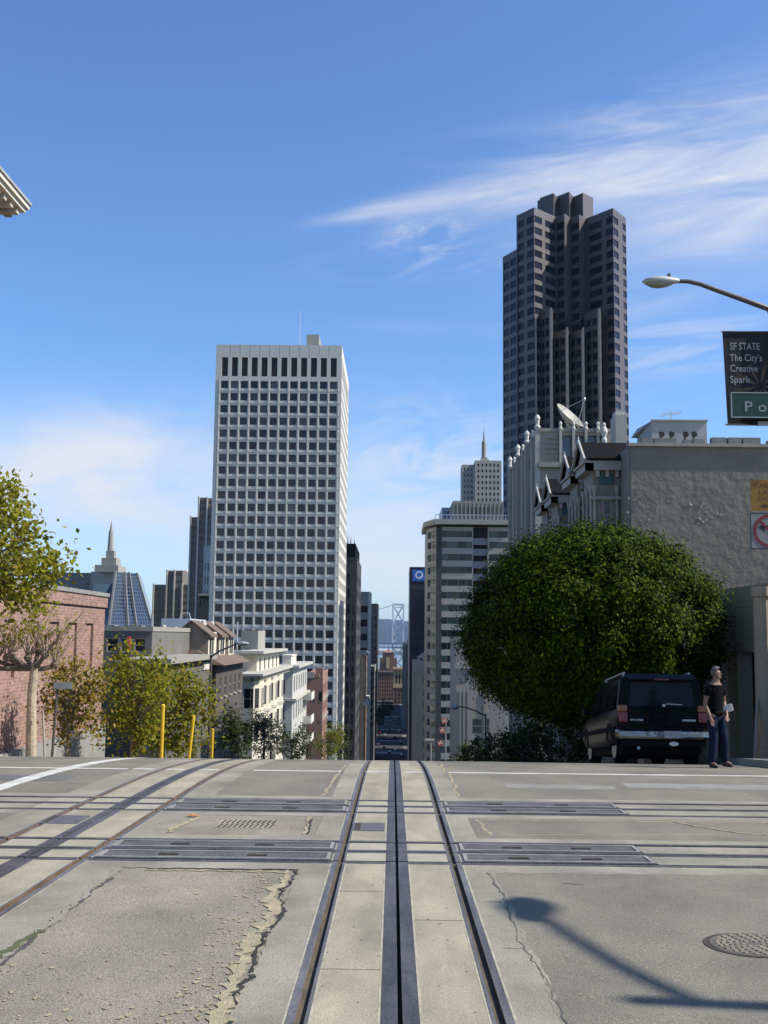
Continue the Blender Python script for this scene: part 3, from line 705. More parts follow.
# --- the white gridded tower
Y0 = 305.; x0, x1 = ax(212, Y0, 500), ax(339.8, Y0, 500); y1 = 352.; z1 = az(345, Y0, 280); z0 = g(330)-1
pz = 12.62/F*Y0; wt = az(381.2, Y0, 280); wcol = even(12, x1-x0, .74, 1.2, .9); wh = pz*.60
rws = rows_z(wt, pz, wh, 33); lv = [(az(376.5, Y0, 280), az(357.5, Y0, 280))]
order = sorted(rws, reverse=True)
root = building('office_tower', 'white gridded concrete office tower with a dark louvre band at its top', 'skyscraper', x0, x1, Y0, y1, z1, m_white,
    west=[], depth=.9, gl=g_dark, z0=z0, par=0) if False else empty('office_tower', ((x0+x1)/2, Y0, z0), 'white gridded concrete office tower with a row of dark louvres at its top', 'skyscraper')
mb = MB(); block_shell(mb, x0, x1, Y0, y1, z0, z1, ('w', 's'))
hw = [(c[0], c[1], r_[0]-z0, r_[1]-z0) for r_ in order for c in wcol]; lcol = even(12, x1-x0, .62, 1.2, .9); hl_ = [(c[0], c[1], lv[0][0]-z0, lv[0][1]-z0) for c in lcol]
scol = even(14, y1-Y0, .6, 1., 1.); hs_ = [(c[0], c[1], r_[0]-z0, r_[1]-z0) for r_ in order for c in scol]; hl2 = [(c[0], c[1], lv[0][0]-z0, lv[0][1]-z0) for c in scol]
facade(mb, Vector((x0, Y0, z0)), X_, -Y_, x1-x0, z1-z0, hl_+hw, .7); facade(mb, Vector((x1, Y0, z0)), Y_, X_, y1-Y0, z1-z0, hl2+hs_, .7)
mb.build('wall', m_white, root)
b = MB(); p_ = (x1-x0-2.1)/12
for i in range(13): b.box(x0+1.2+p_*i-.10, x0+1.2+p_*i+.10, Y0-.16, Y0-.002, z0, az(380, Y0, 280))
for r_ in order: b.box(x0+.05, x1-.05, Y0-.10, Y0-.002, r_[0]-.75, r_[0]-.55)
b.build('rib', m_white, root)
b = MB()
for i in range(1, 12): b.box(x0+1.2+p_*i-.07, x0+1.2+p_*i+.07, Y0-.006, Y0-.002, lv[0][1]+.1, z1-.1)
b.build('panel_joint', m_mgrey, root, kind='stuff')
g_tower = glass('tower_glass', (.012, .014, .022), (.10, .10, .095), .12, .45, 2.4)
O = Vector((x0, Y0, z0)); g_louv = M('black_louvres', (.02, .02, .022), .7, .3, 2)
panes(root, O, X_, -Y_, hl_, .66, g_louv, name='louvre'); panes(root, O, X_, -Y_, hw, .66, g_tower)
panes(root, Vector((x1, Y0, z0)), Y_, X_, hs_, .66, g_tower); panes(root, Vector((x1, Y0, z0)), Y_, X_, hl2, .66, g_louv, name='louvre')
MB().box(ax(306.5, Y0+20, 340), ax(319, Y0+20, 340), Y0+20, Y0+29, z1, az(334.5, Y0+20, 312)).build('penthouse', m_lgrey, root)
pa = at(299.5, 345, Y0+12)
MB().tube([(pa.x, pa.y, z1), (pa.x, pa.y, az(311, Y0+12, 299))], [.16, .07], 6).build('antenna', m_metal, root)

# --- the dark granite tower with sawtooth bays
YB = 480.
def fp(px, off): return (ax(px, YB+off, 400), YB+off)
z0 = -72.; k_ = YB/F
root = empty('granite_skyscraper', (ax(570, YB, 400), YB, z0), 'tall dark granite skyscraper with stepped sawtooth bays and a stepped crown', 'skyscraper')
allh = []
def facet_prism(name, pts, ytop, faces, limit_rows=36, zt0=None, mat=m_granite):
    """pts: (px, depth) going left to right along the west side then round the back; faces: index -> list of (f0,f1) window bands"""
    zt = az(ytop, YB+sum(p[1] for p in pts[:3])/3., 570); P2 = [fp(*p) for p in pts]; mb = MB(); n = len(P2)
    zb = z0
    for i in range(n):
        a, b_ = Vector((*P2[i], zb)), Vector((*P2[(i+1) % n], zb)); U = (b_-a); ww = U.length; U.normalize(); Nn = U.cross(Z_)
        bands = faces.get(i, [])
        hs = []
        if bands:
            rr = [r_ for r_ in rows_z(zt-3.6, 12.2*k_, 7.2*k_, 40) if r_[0] > -25]
            hs = [(f0*ww, f1*ww, r_[0]-zb, r_[1]-zb) for r_ in rr for f0, f1 in bands]
        facade(mb, a, U, Nn, ww, zt-zb, hs, .35)
        if hs: allh.append((a, U, Nn, hs))
    mb.add([(p[0], p[1], zt) for p in P2], [tuple(range(n))])
    return mb.build(name, mat, root)
facet_prism('main_shaft', [(517, 10), (535, 0), (557, 11), (566, 7), (572, 12), (581, 8), (588, 13), (615.5, 0), (628.5, 12), (628.5, 50), (517, 50)], 213.5,
    {0: [(.08, .42), (.6, .985)], 1: [(.015, .36), (.5, .985)], 2: [(.1, .9)], 4: [(.1, .94)], 6: [(.1, .58), (.74, .985)], 7: [(.02, .38), (.72, .98)], 8: [(.08, .2), (.3, .42), (.52, .64), (.76, .88)]})
facet_prism('left_shoulder', [(503, 20), (517.5, 9), (520, 45), (503, 50)], 261, {0: [(.06, .46), (.54, .94)]})
for i, (xa, xb_, yt) in enumerate(((540, 553.5, 311), (553.5, 569.5, 331), (569.5, 585.5, 331), (585.5, 602, 311))):
    facet_prism('bay', [(xa, 3.5), (xb_-3.2, -3.2), (xb_, -.4), (xb_, 19), (xa, 19)], yt, {0: [(.12, .46), (.56, .92)]})
for xa, xm, xb_, yt in ((541, 555, 560, 196.5), (558, 571, 575.5, 195), (573, 585, 595.5, 196)):
    facet_prism('crown', [(xa, 20), (xm, 14), (xb_, 20), (xb_, 38), (xa, 38)], yt, {})
facet_prism('crown', [(538.5, 22), (542, 20), (542, 38), (538.5, 38)], 205, {})
g_gran = glass('granite_tower_glass', (.008, .009, .018), (.022, .022, .035), .2, .15, 1.5)
allh.sort(key=lambda t: t[0].y)
for a, U, Nn, hs in allh: panes(root, a, U, Nn, hs, .33, g_gran)
def pil(px, off, yt): p = fp(px, off); return p[0]-.35, p[0]+.35, p[1]-.55, p[1]-.1, z0, az(yt, YB, 570)
b = MB()
for px, off, yt in ((536, .3, 318), (551.8, -2.2, 309.5), (567.8, -2.2, 329), (583.8, -2.2, 329), (600.4, -2.2, 309.5)): b.box(*pil(px, off, yt))
b.build('pilaster', M('sunlit_edge_granite', (.20, .18, .175), .5, .1, .3), root)  # pale strips paint in the sunlit edges of the bays

# --- hotel with banded windows
YH = 306.; zt = az(527, YH, 470); z0 = g(YH)-1; m_band = M('hotel_spandrel', (.30, .275, .235), .7, .07, .2, fine=.05)
XA, XB, XC, XD, XE = ax(436, YH, 600), ax(441.5, YH, 600), ax(472, YH, 600), ax(489, YH, 600), ax(516, YH, 600)
root = empty('hotel_tower', ((XA+XE)/2, YH, z0), 'banded concrete hotel tower with green tinted window strips and a flat roof slab', 'skyscraper')
pz = 12.62/F*YH; wz = az(533, YH, 470)
rr = [r_ for r_ in [(az(530.2, YH)-6.5/F*YH, az(530.2, YH))] + rows_z(az(541.6, YH, 470), pz, 6.6/F*YH, 21)]
mb = MB(); O = Vector((XB, YH, z0)); ww = XE-XB; H2 = zt-z0
mn = [(a, b_) for a, b_ in [(.0, 1.55), (1.6, 4.6), (4.65, 6.7), (6.75, XC-XB)]]
rt = [(XD-XB, XD-XB+2.3), (XD-XB+2.35, XD-XB+5.), (XD-XB+5.05, ww-.05)]
hm_ = [(c[0]+.002, c[1], r_[0]-z0, r_[1]-z0) for r_ in rr for c in mn]; hr_ = [(c[0], c[1], r_[0]-z0, r_[1]-z0) for r_ in rr[:14] for c in rt]
rec = [(XC-XB+.3, XD-XB-.3, 0., H2)]
facade(mb, O, X_, -Y_, ww, H2, hm_+hr_+rec, .35)
CA = Vector((ax(427, YH+7, 600), YH+7, z0)); CB = Vector((XA, YH, z0)); U = CB-CA; cw = U.length; U.normalize(); Nc = U.cross(Z_)
hc = [(.25, cw-.3, r_[0]-z0, r_[1]-z0) for r_ in rr]
facade(mb, CA, U, Nc, cw, H2, hc, .6)
mb.quad((CA.x, CA.y+24, z0), (CA.x, CA.y, z0), (CA.x, CA.y, zt), (CA.x, CA.y+24, zt)); mb.quad((XE, YH, z0), (XE, YH+30, z0), (XE, YH+30, zt), (XE, YH, zt))
mb.add([(CA.x, CA.y, zt), (XA, YH, zt), (XE, YH, zt), (XE, YH+30, zt), (CA.x, CA.y+24, zt)], [(0, 1, 2, 3, 4)])
mb.build('wall', m_band, root)
MB().box(XA+.01, XB-.01, YH-.25, YH+.8, z0, zt-.3).build('service_strip', m_dgrey, root)
b = MB(); b.quad((XC+.3, YH+3, z0), (XD-.3, YH+3, z0), (XD-.3, YH+3, zt), (XC+.3, YH+3, zt)); b.build('recessed_bay', m_dgrey, root)
b = MB()
for r_ in rr: b.box(XC+.35, XD-.35, YH+.8, YH+2.9, r_[0]-2.0, r_[0]-.1)
b.build('recessed_spandrel', M('grey_violet_panel', (.20, .20, .22), .7, .1, .2), root)
panes(root, O, X_, -Y_, hr_, .3, g_teal, limit=36); panes(root, CA, U, Nc, hc, .5, g_teal, limit=56); panes(root, O, X_, -Y_, hm_, .3, g_teal, limit=100)
sl_ = MB(); xr = XE+.6
sl_.prism([(CA.x-1.1, CA.y+1, 0), (XA-.6, YH-1.8, 0), (xr, YH-1.8, 0), (xr, YH+31, 0), (CA.x-1.1, YH+31, 0)], zt+.6, zt+2.0)
sl_.build('roof_slab', m_band, root)
b = MB(); n = 22
for i in range(n):
    x = XA-.4+(xr-XA)*i/(n-1); b.box(x-.09, x+.09, YH-1.7, YH-1.5, zt+2.003, zt+3.1)
b.box(XA-.4, xr, YH-1.75, YH-1.45, zt+3.103, zt+3.3); b.build('railing', m_metal, root)

# --- grey block and spired tower behind the hotel
Yg = 420.; x0, x1 = ax(453, Yg, 510), ax(503, Yg, 510); z1 = az(503.5, Yg, 480)
root = building('pilastered_block', 'grey pilastered block on top of which the white spired tower rises', 'building', x0, x1, Yg, Yg+40, z1, m_lgrey,
    west=[(c[0], c[1], r_[0], r_[1]) for r_ in rows_z(z1-1.5, 4.4, 3.2, 4) for c in even(12, x1-x0, .38, .6)], depth=.5, gl=g_dark, par=.9)
b = MB(); wd_ = x1-x0
for i in range(13): b.box(x0+wd_*i/12-.28+(.28 if i == 0 else 0), x0+wd_*i/12+.28-(.28 if i == 12 else 0), Yg-.5, Yg-.003, az(530, Yg), z1-.05)
b.build('pilaster', m_lgrey, root)
Yq = 450.; x0, x1 = ax(442, Yq, 510), ax(453, Yq, 510)
building('blue_glass_block', 'narrow blue glass block beside the grey pilastered block', 'building', x0, x1, Yq, Yq+25, az(508.5, Yq, 447), M('blue_panel', (.10, .17, .30), .35, .15, .1),
    west=[(c[0], c[1], r_[0], r_[1]) for r_ in rows_z(az(510, Yq), 3.6, 2.2, 5) for c in even(3, x1-x0, .8, .2)], depth=.1, gl=glass('blue_glass', (.03, .06, .12), (.10, .18, .3), .08), par=.4)
Ys = 600.; m_cream2 = M('cream_terracotta', (.42, .40, .35), .8, .06, .1, fine=.05); z0 = -72
root = empty('spired_tower', (ax(484, Ys), Ys, z0), 'slim white art deco tower with a tapering spire behind the hotel', 'skyscraper')
x0, x1, zt = ax(475, Ys, 480), ax(501.5, Ys, 480), az(460.5, Ys, 488); pw = 5.9/F*Ys
hs = [(c[0], c[1], r_[0]-z0, r_[1]-z0) for r_ in rows_z(zt-1.8, pw, pw*.5, 14) for c in even(6, x1-x0, .42, .8)]
mb = MB(); block_shell(mb, x0, x1, Ys, Ys+16, z0, zt, ('w',)); facade(mb, Vector((x0, Ys, z0)), X_, -Y_, x1-x0, zt-z0, hs, .4); mb.build('wall', m_cream2, root)
xs2, z2 = ax(462.5, Ys, 480), az(463.5, Ys, 470); h2 = [(c[0], c[1], r_[0]-z0, r_[1]-z0) for r_ in rows_z(z2-1.8, pw, pw*.5, 13) for c in even(3, x0-xs2, .4, .5)]
mb = MB(); block_shell(mb, xs2, x0-.01, Ys+4, Ys+18, z0, z2, ('w',)); facade(mb, Vector((xs2, Ys+4, z0)), X_, -Y_, x0-.01-xs2, z2-z0, h2, .4); mb.build('side_wing', m_cream2, root)
panes(root, Vector((x0, Ys, z0)), X_, -Y_, hs, .38, g_dark); panes(root, Vector((xs2, Ys+4, z0)), X_, -Y_, h2, .38, g_dark)
b = MB(); xc = ax(485, Ys, 450); b.box(xc-1.7, xc+1.7, Ys+5, Ys+9, zt, az(456, Ys, 485)); b.lathe((xc, Ys+7, 0), [(1.35, az(456, Ys, 485)), (1.2, az(440, Ys, 485)), (.55, az(438, Ys, 485)), (.4, az(432, Ys, 485)), (.12, az(428, Ys, 485)), (.05, az(419, Ys, 485))], 8); b.build('spire', m_lgrey, root)
b = MB(); b.box(ax(481, Ys), ax(489.5, Ys), Ys+2, Ys+12, zt, az(458.5, Ys, 485)); b.build('stepped_top', m_cream2, root)

# --- navy tower with the blue logo sign, cream tower under it, thin dark block
Yn = 566.; x0, x1 = ax(409.5, Yn, 640), ax(440, Yn, 640); z1 = az(568.5, Yn, 415)
m_navy = M('navy_glass_wall', (.013, .014, .028), .22, .3, .05, spec=.35)
root = building('navy_tower', 'dark navy office tower with a blue logo sign at its top corner', 'skyscraper', x0, x1, Yn, Yn+50, z1, m_navy,
    west=[(c[0], c[1], r_[0], r_[1]) for r_ in rows_z(z1-8.5, 4.0, 2.4, 24) for c in even(4, x1-x0, .8, .6)], depth=.06, gl=glass('navy_panes', (.01, .011, .022), (.025, .026, .05), .12), par=.8, limit=60)
xs_, xe_, zs_, ze_ = ax(412.5, Yn, 575), ax(425.8, Yn, 575), az(581, Yn, 419), az(569.8, Yn, 419)
b = MB(); b.box(xs_, xe_, Yn-.5, Yn-.003, zs_, ze_); s = b.build('logo_sign', M('sign_blue', (.03, .16, .55), .5, .1, .2), root)
b = MB(); cx, cz = (xs_+xe_)/2, (zs_+ze_)/2+.2; nn = 28
for k in range(nn):
    q0, q1 = 2*math.pi*k/nn, 2*math.pi*(k+1)/nn
    b.quad(*[(cx+r_*math.cos(q), Yn-.53, cz+r_*math.sin(q)) for r_, q in ((1.25, q0), (2.05, q0), (2.05, q1), (1.25, q1))])
b.box(cx+.35, cx+1.1, Yn-.56, Yn-.54, cz-1.25, cz-.5); b.build('logo', M('sign_white', (.75, .8, .85), .5, .05), s)
MB().box(x0-.4, x0-.003, Yn-.3, Yn+1, -70, z1+.6).build('corner_trim', m_mgrey, root)
Yc = 490.; x0, x1 = ax(413.2, Yc, 700), ax(428, Yc, 700); z1 = az(662, Yc, 420)
hs = [(x1-x0-2.0, x1-x0-.9, r_[0], r_[1]) for r_ in rows_z(az(676, Yc), 5.6, 3.0, 8)]
root = building('ornate_narrow_building', 'narrow pale stone building with a gabled top beside the hotel', 'building', x0, x1, Yc, Yc+30, z1, m_pale, west=hs, depth=.35, gl=g_dark, par=.7)
b = MB(); ww = x1-x0; xm = x0+ww*.66; za, zb_ = z1+.7, az(654.5, Yc, 422)
hs = [(ww*.66-1.5-x*0, ww*.66-.4, 0, 0)]
b.prism([(xm-2.4, Yc+.3), (xm+2.4, Yc+.3), (xm+2.4, Yc+4), (xm-2.4, Yc+4)], za, zb_-1.2); b.add([(xm-2.6, Yc+.25, zb_-1.2), (xm+2.6, Yc+.25, zb_-1.2), (xm, Yc+.25, zb_+.8), (xm-2.6, Yc+4, zb_-1.2), (xm+2.6, Yc+4, zb_-1.2), (xm, Yc+4, zb_+.8)], [(0, 1, 2), (5, 4, 3), (0, 2, 5, 3), (1, 4, 5, 2), (0, 3, 4, 1)])
o = b.build('gable', m_cream2, root)
for s in (-1, 1): MB().box(xm+s*.9-.45, xm+s*.9+.45, Yc+.2, Yc+.29, az(661.5, Yc), az(658, Yc)).build('window', g_dark, root)
MB().box(x0-.5, x1, Yc-.5, Yc-.003, az(672, Yc)-.4, az(672, Yc)+.3).build('cornice', m_pale, root)
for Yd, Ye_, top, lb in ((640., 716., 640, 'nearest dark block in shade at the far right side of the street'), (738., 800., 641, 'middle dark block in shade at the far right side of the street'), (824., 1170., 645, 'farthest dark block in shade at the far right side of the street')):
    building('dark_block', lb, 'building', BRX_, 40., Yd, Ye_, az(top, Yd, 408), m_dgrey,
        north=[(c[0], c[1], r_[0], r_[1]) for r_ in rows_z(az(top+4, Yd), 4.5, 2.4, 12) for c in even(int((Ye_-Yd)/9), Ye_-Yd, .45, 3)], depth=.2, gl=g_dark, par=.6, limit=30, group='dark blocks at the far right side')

# --- white walled building at the foot of the hotel
Yw = 189.; x0, x1 = ax(456, Yw, 700), ax(505, Yw, 700); z1 = az(641, Yw, 460)
m_wwhite = M('white_wall_paint', (.25, .232, .195), .8, .08, .3, fine=.05, stretch=(2, 2, .3))
hs = [(ax(472, Yw, 726)-x0, ax(482.5, Yw, 726)-x0, az(734, Yw, 477), az(718.5, Yw, 477)), (ax(486.5, Yw, 726)-x0, ax(489.5, Yw, 726)-x0, az(734, Yw, 477), az(718.5, Yw, 477))]
root = building('white_walled_building', 'plain white building with one dark window beside the banded hotel', 'building', x0, x1, Yw, Yw+20, z1, m_wwhite, west=hs, depth=.3, gl=g_house, frame=m_pale, par=.7, fw=.12)
b = MB()
for px in (460, 464, 468, 484.5): b.box(ax(px, Yw, 700)-.14, ax(px, Yw, 700)+.14, Yw-.16, Yw-.003, g(Yw), az(690, Yw))
b.build('pilaster', m_wwhite, root)
MB().box(x0-.25, x0+4.2, Yw-.35, Yw-.003, az(668, Yw), az(664, Yw)).build('cornice', m_lgrey, root)

# --- left street wall: dark stone, grey banded, dark slab, lit facade
Ya = 372.; x0, x1 = -36., ax(356, Ya, 650); z1 = az(560, Ya, 352); ww = x1-x0
hs = [(c[0], c[1], r_[0], r_[1]) for r_ in rows_z(az(574, Ya), 5.2, 3.4, 14) for c in [(ww-1.6, ww-.7), (ww-3.2, ww-2.3), (ww-4.8, ww-3.9), (ww-6.6, ww-5.6)]]
hs2 = [(c[0], c[1], r_[0], r_[1]) for r_ in rows_z(az(574, Ya), 5.2, 3.2, 14) for c in even(8, 48, .45, 1)]
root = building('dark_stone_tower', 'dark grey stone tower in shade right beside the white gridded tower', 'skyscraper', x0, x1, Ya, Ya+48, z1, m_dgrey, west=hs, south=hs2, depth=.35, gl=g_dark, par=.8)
b = MB(); zt = az(543.5, Ya, 350); b.prism([(x0, Ya+.5), (x1-.6, Ya+.5), (x1-.6, Ya+44), (x0, Ya+44)], z1+.8, zt); b.build('mansard', m_slate, root)
b = MB()
for px in (347, 350, 353.5): b.tube([(ax(px, Ya+2), Ya+2, zt), (ax(px, Ya+2), Ya+2, zt+3.2-(px-347)*.25)], [.25, .05], 5)
b.build('finial', m_dgrey, root)
Yb = 540.; x1 = ax(369.5, Yb, 650); x0 = x1-18; z1 = az(593.5, Yb, 366); ww = x1-x0
root = building('grey_banded_tower', 'grey tower with horizontal window bands and a pale edge pilaster, left side of the street', 'skyscraper', x0, x1, Yb, Yb+45, z1, m_lgrey,
    west=[(.5, ww-1.2, r_[0], r_[1]) for r_ in rows_z(az(606, Yb), 6.8, 3.3, 14)], depth=.5, gl=g_dark, par=.9)
MB().box(x1-.9, x1+.7, Yb-.6, Yb-.003, g(Yb), z1+.4).build('edge_pilaster', m_white, root)
Yk = 800.; x1 = ax(377.5, Yk, 650); x0 = x1-14; z1 = az(604.5, Yk, 375)
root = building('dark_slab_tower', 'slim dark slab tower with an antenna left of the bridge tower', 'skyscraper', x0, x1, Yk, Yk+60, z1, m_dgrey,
    west=[(c[0], c[1], r_[0], r_[1]) for r_ in rows_z(z1-3, 5.4, 3., 18) for c in even(5, 14, .6, .4)], depth=.3, gl=g_dark, par=.6, limit=90)
MB().tube([(x1-1.5, Yk+4, z1), (x1-1.5, Yk+4, z1+3.4)], [.22, .08], 5).build('antenna', m_darkmetal, root)
Yf = 432.; x1 = ax(363.2, Yf, 700); z1 = az(655, Yf, 362); L_ = 64.
hs2 = [(c[0], c[1], r_[0], r_[1]) for r_ in rows_z(z1-1.6, 4.3, 2.6, 8) for c in even(12, L_, .42, 1)]
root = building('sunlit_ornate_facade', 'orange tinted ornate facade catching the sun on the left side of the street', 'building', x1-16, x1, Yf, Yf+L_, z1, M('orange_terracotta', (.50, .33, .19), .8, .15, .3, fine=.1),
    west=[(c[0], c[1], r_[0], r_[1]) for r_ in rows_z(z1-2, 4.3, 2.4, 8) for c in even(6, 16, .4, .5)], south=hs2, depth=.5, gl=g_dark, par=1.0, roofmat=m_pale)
MB().box(x1+.003, x1+1.4, Yf, Yf+L_, z1-19.5, z1-18.3).build('cornice', m_white, root)
MB().box(x1+.003, x1+.9, Yf-.4, Yf+L_, z1-.3, z1+.5).build('cornice', m_pale, root)
Yf2 = 620.; x1 = ax(374, Yf2, 710); building('pale_low_block', 'pale low block at the left kerb far down the street', 'building', x1-12, x1, Yf2, Yf2+60, az(668, Yf2, 372), m_tan,
    west=[(c[0], c[1], r_[0], r_[1]) for r_ in rows_z(az(672, Yf2), 4., 2.3, 8) for c in even(5, 12, .45, .4)], south=[(c[0], c[1], r_[0], r_[1]) for r_ in rows_z(az(672, Yf2), 4., 2.3, 8) for c in even(10, 60, .45, .4)], depth=.3, gl=g_dark, par=.8)

# --- brown buildings closing the street
Ye = 1250.; x0, x1 = ax(374, Ye, 690), ax(396, Ye, 690); z1 = az(671, Ye, 385)
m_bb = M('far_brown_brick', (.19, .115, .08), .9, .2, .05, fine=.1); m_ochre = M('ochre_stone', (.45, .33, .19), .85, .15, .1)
root = building('brown_brick_block', 'brown brick block with a small stepped tower closing the end of the street', 'building', x0, x1, Ye, Ye+40, z1, m_bb,
    west=[(c[0], c[1], r_[0], r_[1]) for r_ in rows_z(z1-3.5, 4.3, 2.4, 7) for c in even(9, x1-x0, .4, .5)], z0=-72, depth=.4, gl=g_dark, par=.8)
b = MB(); xa, xb_ = ax(379.5, Ye, 660), ax(397, Ye, 660); b.box(xa, xb_, Ye+3, Ye+25, z1, az(658, Ye, 388)); xa, xb_ = ax(382.5, Ye, 660), ax(394, Ye, 660); b.box(xa, xb_, Ye+5, Ye+20, az(658, Ye, 388), az(652.5, Ye, 388))
xm = (xa+xb_)/2; zt = az(652.5, Ye, 388); b.add([(xa-.8, Ye+4, zt), (xb_+.8, Ye+4, zt), (xb_+.8, Ye+21, zt), (xa-.8, Ye+21, zt), (xm, Ye+12, zt+3.2)], [(0, 1, 4), (1, 2, 4), (2, 3, 4), (3, 0, 4)]); b.box(xm-.6, xm+.6, Ye+11, Ye+13, zt+2.5, zt+5); b.build('stepped_tower', m_bb, root)
b = MB(); b.box(ax(386.2, Ye, 665), ax(389.5, Ye, 665), Ye+2.2, Ye+2.99, az(668.5, Ye), az(657.5, Ye)); b.build('ochre_bay', m_ochre, root)  # small ochre bay on the stepped tower
MB().box(x0-.6, x1+.2, Ye-.8, Ye-.003, z1-1.4, z1).build('cornice', m_tan, root)
x0, x1 = ax(393, Ye-60, 690), ax(412, Ye-60, 690); z1 = az(669, Ye-60, 400); Ye2 = Ye-60
root = building('ochre_columned_block', 'ochre stone block with a sunlit columned attic at the end of the street', 'building', x0, x1, Ye2, Ye2+40, z1, m_ochre,
    west=[(c[0], c[1], az(683.5, Ye2), az(674.5, Ye2)) for c in even(5, x1-x0, .5, 1.8)], z0=-72, depth=1.2, gl=g_dark, par=.8)
b = MB(); b.box(x0-.4, x1+.4, Ye2-1.2, Ye2-.003, z1-.8, z1+1.0); b.box(x0-.2, x1+.2, Ye2-.8, Ye2-.003, az(688, Ye2), az(686, Ye2)); b.build('cornice', m_ochre, root)
hs = [(c[0], c[1], r_[0], r_[1]) for r_ in rows_z(az(690, Ye2), 4.0, 2.3, 4) for c in even(6, x1-x0, .5, 1)]
b = MB(); b.box(x0-.1, x1+.1, Ye2-.5, Ye2-.003, -71, az(688.2, Ye2)); b.build('base_storeys', m_bb, root)
for c in even(5, x1-x0, .45, 1):
    for r_ in rows_z(az(690, Ye2), 3.8, 2.2, 4): MB().box(x0+c[0], x0+c[1], Ye2-.55, Ye2-.503, r_[0], r_[1]).build('window', g_dark, root)

# --- suspension bridge far out on the bay
Yt = 2600.; m_br = M('bridge_grey_steel', (.62, .62, .62), .6, .1, .02)
xl, xr = ax(392.6, Yt, 640), ax(403.2, Yt, 640); zt = az(603.5, Yt, 398); zd = az(645.5, Yt, 395)
root = empty('suspension_bridge', ((xl+xr)/2, Yt, -76), 'grey steel suspension bridge tower with cross bracing and double deck over the bay', 'bridge')
for x in (xl, xr):
    b = MB(); b.prism([(x-1.7, Yt-3), (x+1.7, Yt-3), (x+1.7, Yt+3), (x-1.7, Yt+3)], -76, zt); b.box(x-1.2, x+1.2, Yt-2, Yt+2, zt, zt+2.5); b.build('tower_leg', m_br, root)
b = MB(); lev = [-70, -46, zd-7.5, zd+7.5, zd+29, zd+49, zd+69, zt-3]
b.box(xl, xr, Yt-1.5, Yt+1.5, zt-3.4, zt-.4); b.box(xl, xr, Yt-1.5, Yt+1.5, zt-10, zt-8)
lev = [-72, -46, zd-6, zd+6, zd+30, zd+53, zt-4]
for a, c in zip(lev, lev[1:]):
    if abs(a-(zd-6)) < .1: continue
    b.tube([(xl, Yt, a), (xr, Yt, c)], 1.9, 4); b.tube([(xr, Yt+.5, a), (xl, Yt+.5, c)], 1.9, 4); b.box(xl, xr, Yt-1, Yt+1, c-.8, c+.8)
b.build('cross_brace', m_br, root)
m_deck = M('bridge_deck_steel', (.10, .13, .19), .7, .15, .02)
b = MB(); dv = Vector((1, .15, 0)).normalized()
for z in (zd+4.2, zd-4.2): b.box(xl-700, xr+700, Yt-9, Yt+9, z-1.1, z+1.1)
for i in range(-70, 75): b.box(xl+i*10-.5, xl+i*10+.5, Yt-9.2, Yt-8.6, zd-3.1, zd+3.1)
b.build('deck', m_deck, root)
for sgn in (-1, 1):
    for yo in (-8, 8):
        b = MB(); pts = []
        for i in range(25):
            t = i/24; pts.append(((xl+xr)/2+sgn*(4+t*500), Yt+yo, zt-(zt-zd-8)*(1-(1-t)**2)))
        b.tube(pts, .75, 6); b.build('cable', m_br, root)
    b = MB()
    for i in range(1, 24):
        t = i/24; x = (xl+xr)/2+sgn*(4+t*500); b.box(x-.14, x+.14, Yt-8.15, Yt-7.85, zd+5, zt-(zt-zd-8)*(1-(1-t)**2))
    b.build('suspender', m_br, root, kind='stuff')
MB().box(ax(376, 4800, 650), ax(414, 4800, 650), 4800, 5400, -76, -60).build('island_shore', m_far, kind='structure')

# --- left background: sloped glass building with spire, stepped office towers
Yp = 790.
def pp(px, py, Y): v = at(px, py, Y); return (v.x, v.y, v.z)
m_bglass = M('dark_blue_glass', (.03, .045, .085), .12, .2, .02, spec=.6)
root = empty('sloped_glass_building', pp(110, 700, Yp), 'dark blue glass building with sloping sides and a needle spire on top', 'building')
zb = -60
def lerp(a, b, t): return tuple(a[i]+(b[i]-a[i])*t for i in range(3))
Ct, Cb = pp(116, 572, Yp), pp(108.5, 632, Yp-6); Rt, Rb = pp(137, 573.5, Yp+28), pp(154, 632, Yp+40); Lt, Lb = pp(92, 571.5, Yp+26), pp(88, 632, Yp+26)
Kt = (Rt[0]-6, Rt[1]+40, Rt[2]); Kb = (Rb[0]-6, Rb[1]+40, Rb[2])
b = MB(); b.add([Ct, Rt, Kt, (Lt[0], Lt[1]+30, Lt[2]), Lt, Cb, Rb, Kb, (Lb[0], Lb[1]+30, Lb[2]), Lb], [(0, 1, 2, 3, 4), (5, 6, 1, 0), (6, 7, 2, 1), (7, 8, 3, 2), (8, 9, 4, 3), (9, 5, 0, 4)]); b.build('glass_body', m_bglass, root)
b = MB()
for t0 in (0., .42, .62, 1.):
    b = MB(); a, c = lerp(Ct, Rt, t0), lerp(Cb, Rb, t0); b.tube([(a[0], a[1]-.8, a[2]+.6), (c[0], c[1]-.8, c[2])], .95 if t0 in (0., 1.) else 1.1, 4); b.build('edge_fin', m_lgrey, root)
MB().tube([Lt, Lb], .8, 4).build('edge_fin', m_lgrey, root)
b = MB()
for t0 in np.linspace(.05, .95, 16):
    a, c = lerp(Ct, Rt, t0), lerp(Cb, Rb, t0); b.tube([(a[0], a[1]-.3, a[2]), (c[0], c[1]-.3, c[2])], .16, 4)
for q in np.linspace(.06, .94, 15):
    a, c = lerp(Ct, Cb, q), lerp(Rt, Rb, q); b.tube([(a[0], a[1]-.25, a[2]), (c[0], c[1]-.25, c[2])], .12, 4)
b.build('mullion', M('grey_mullion', (.22, .25, .3), .5, .1, .1), root)
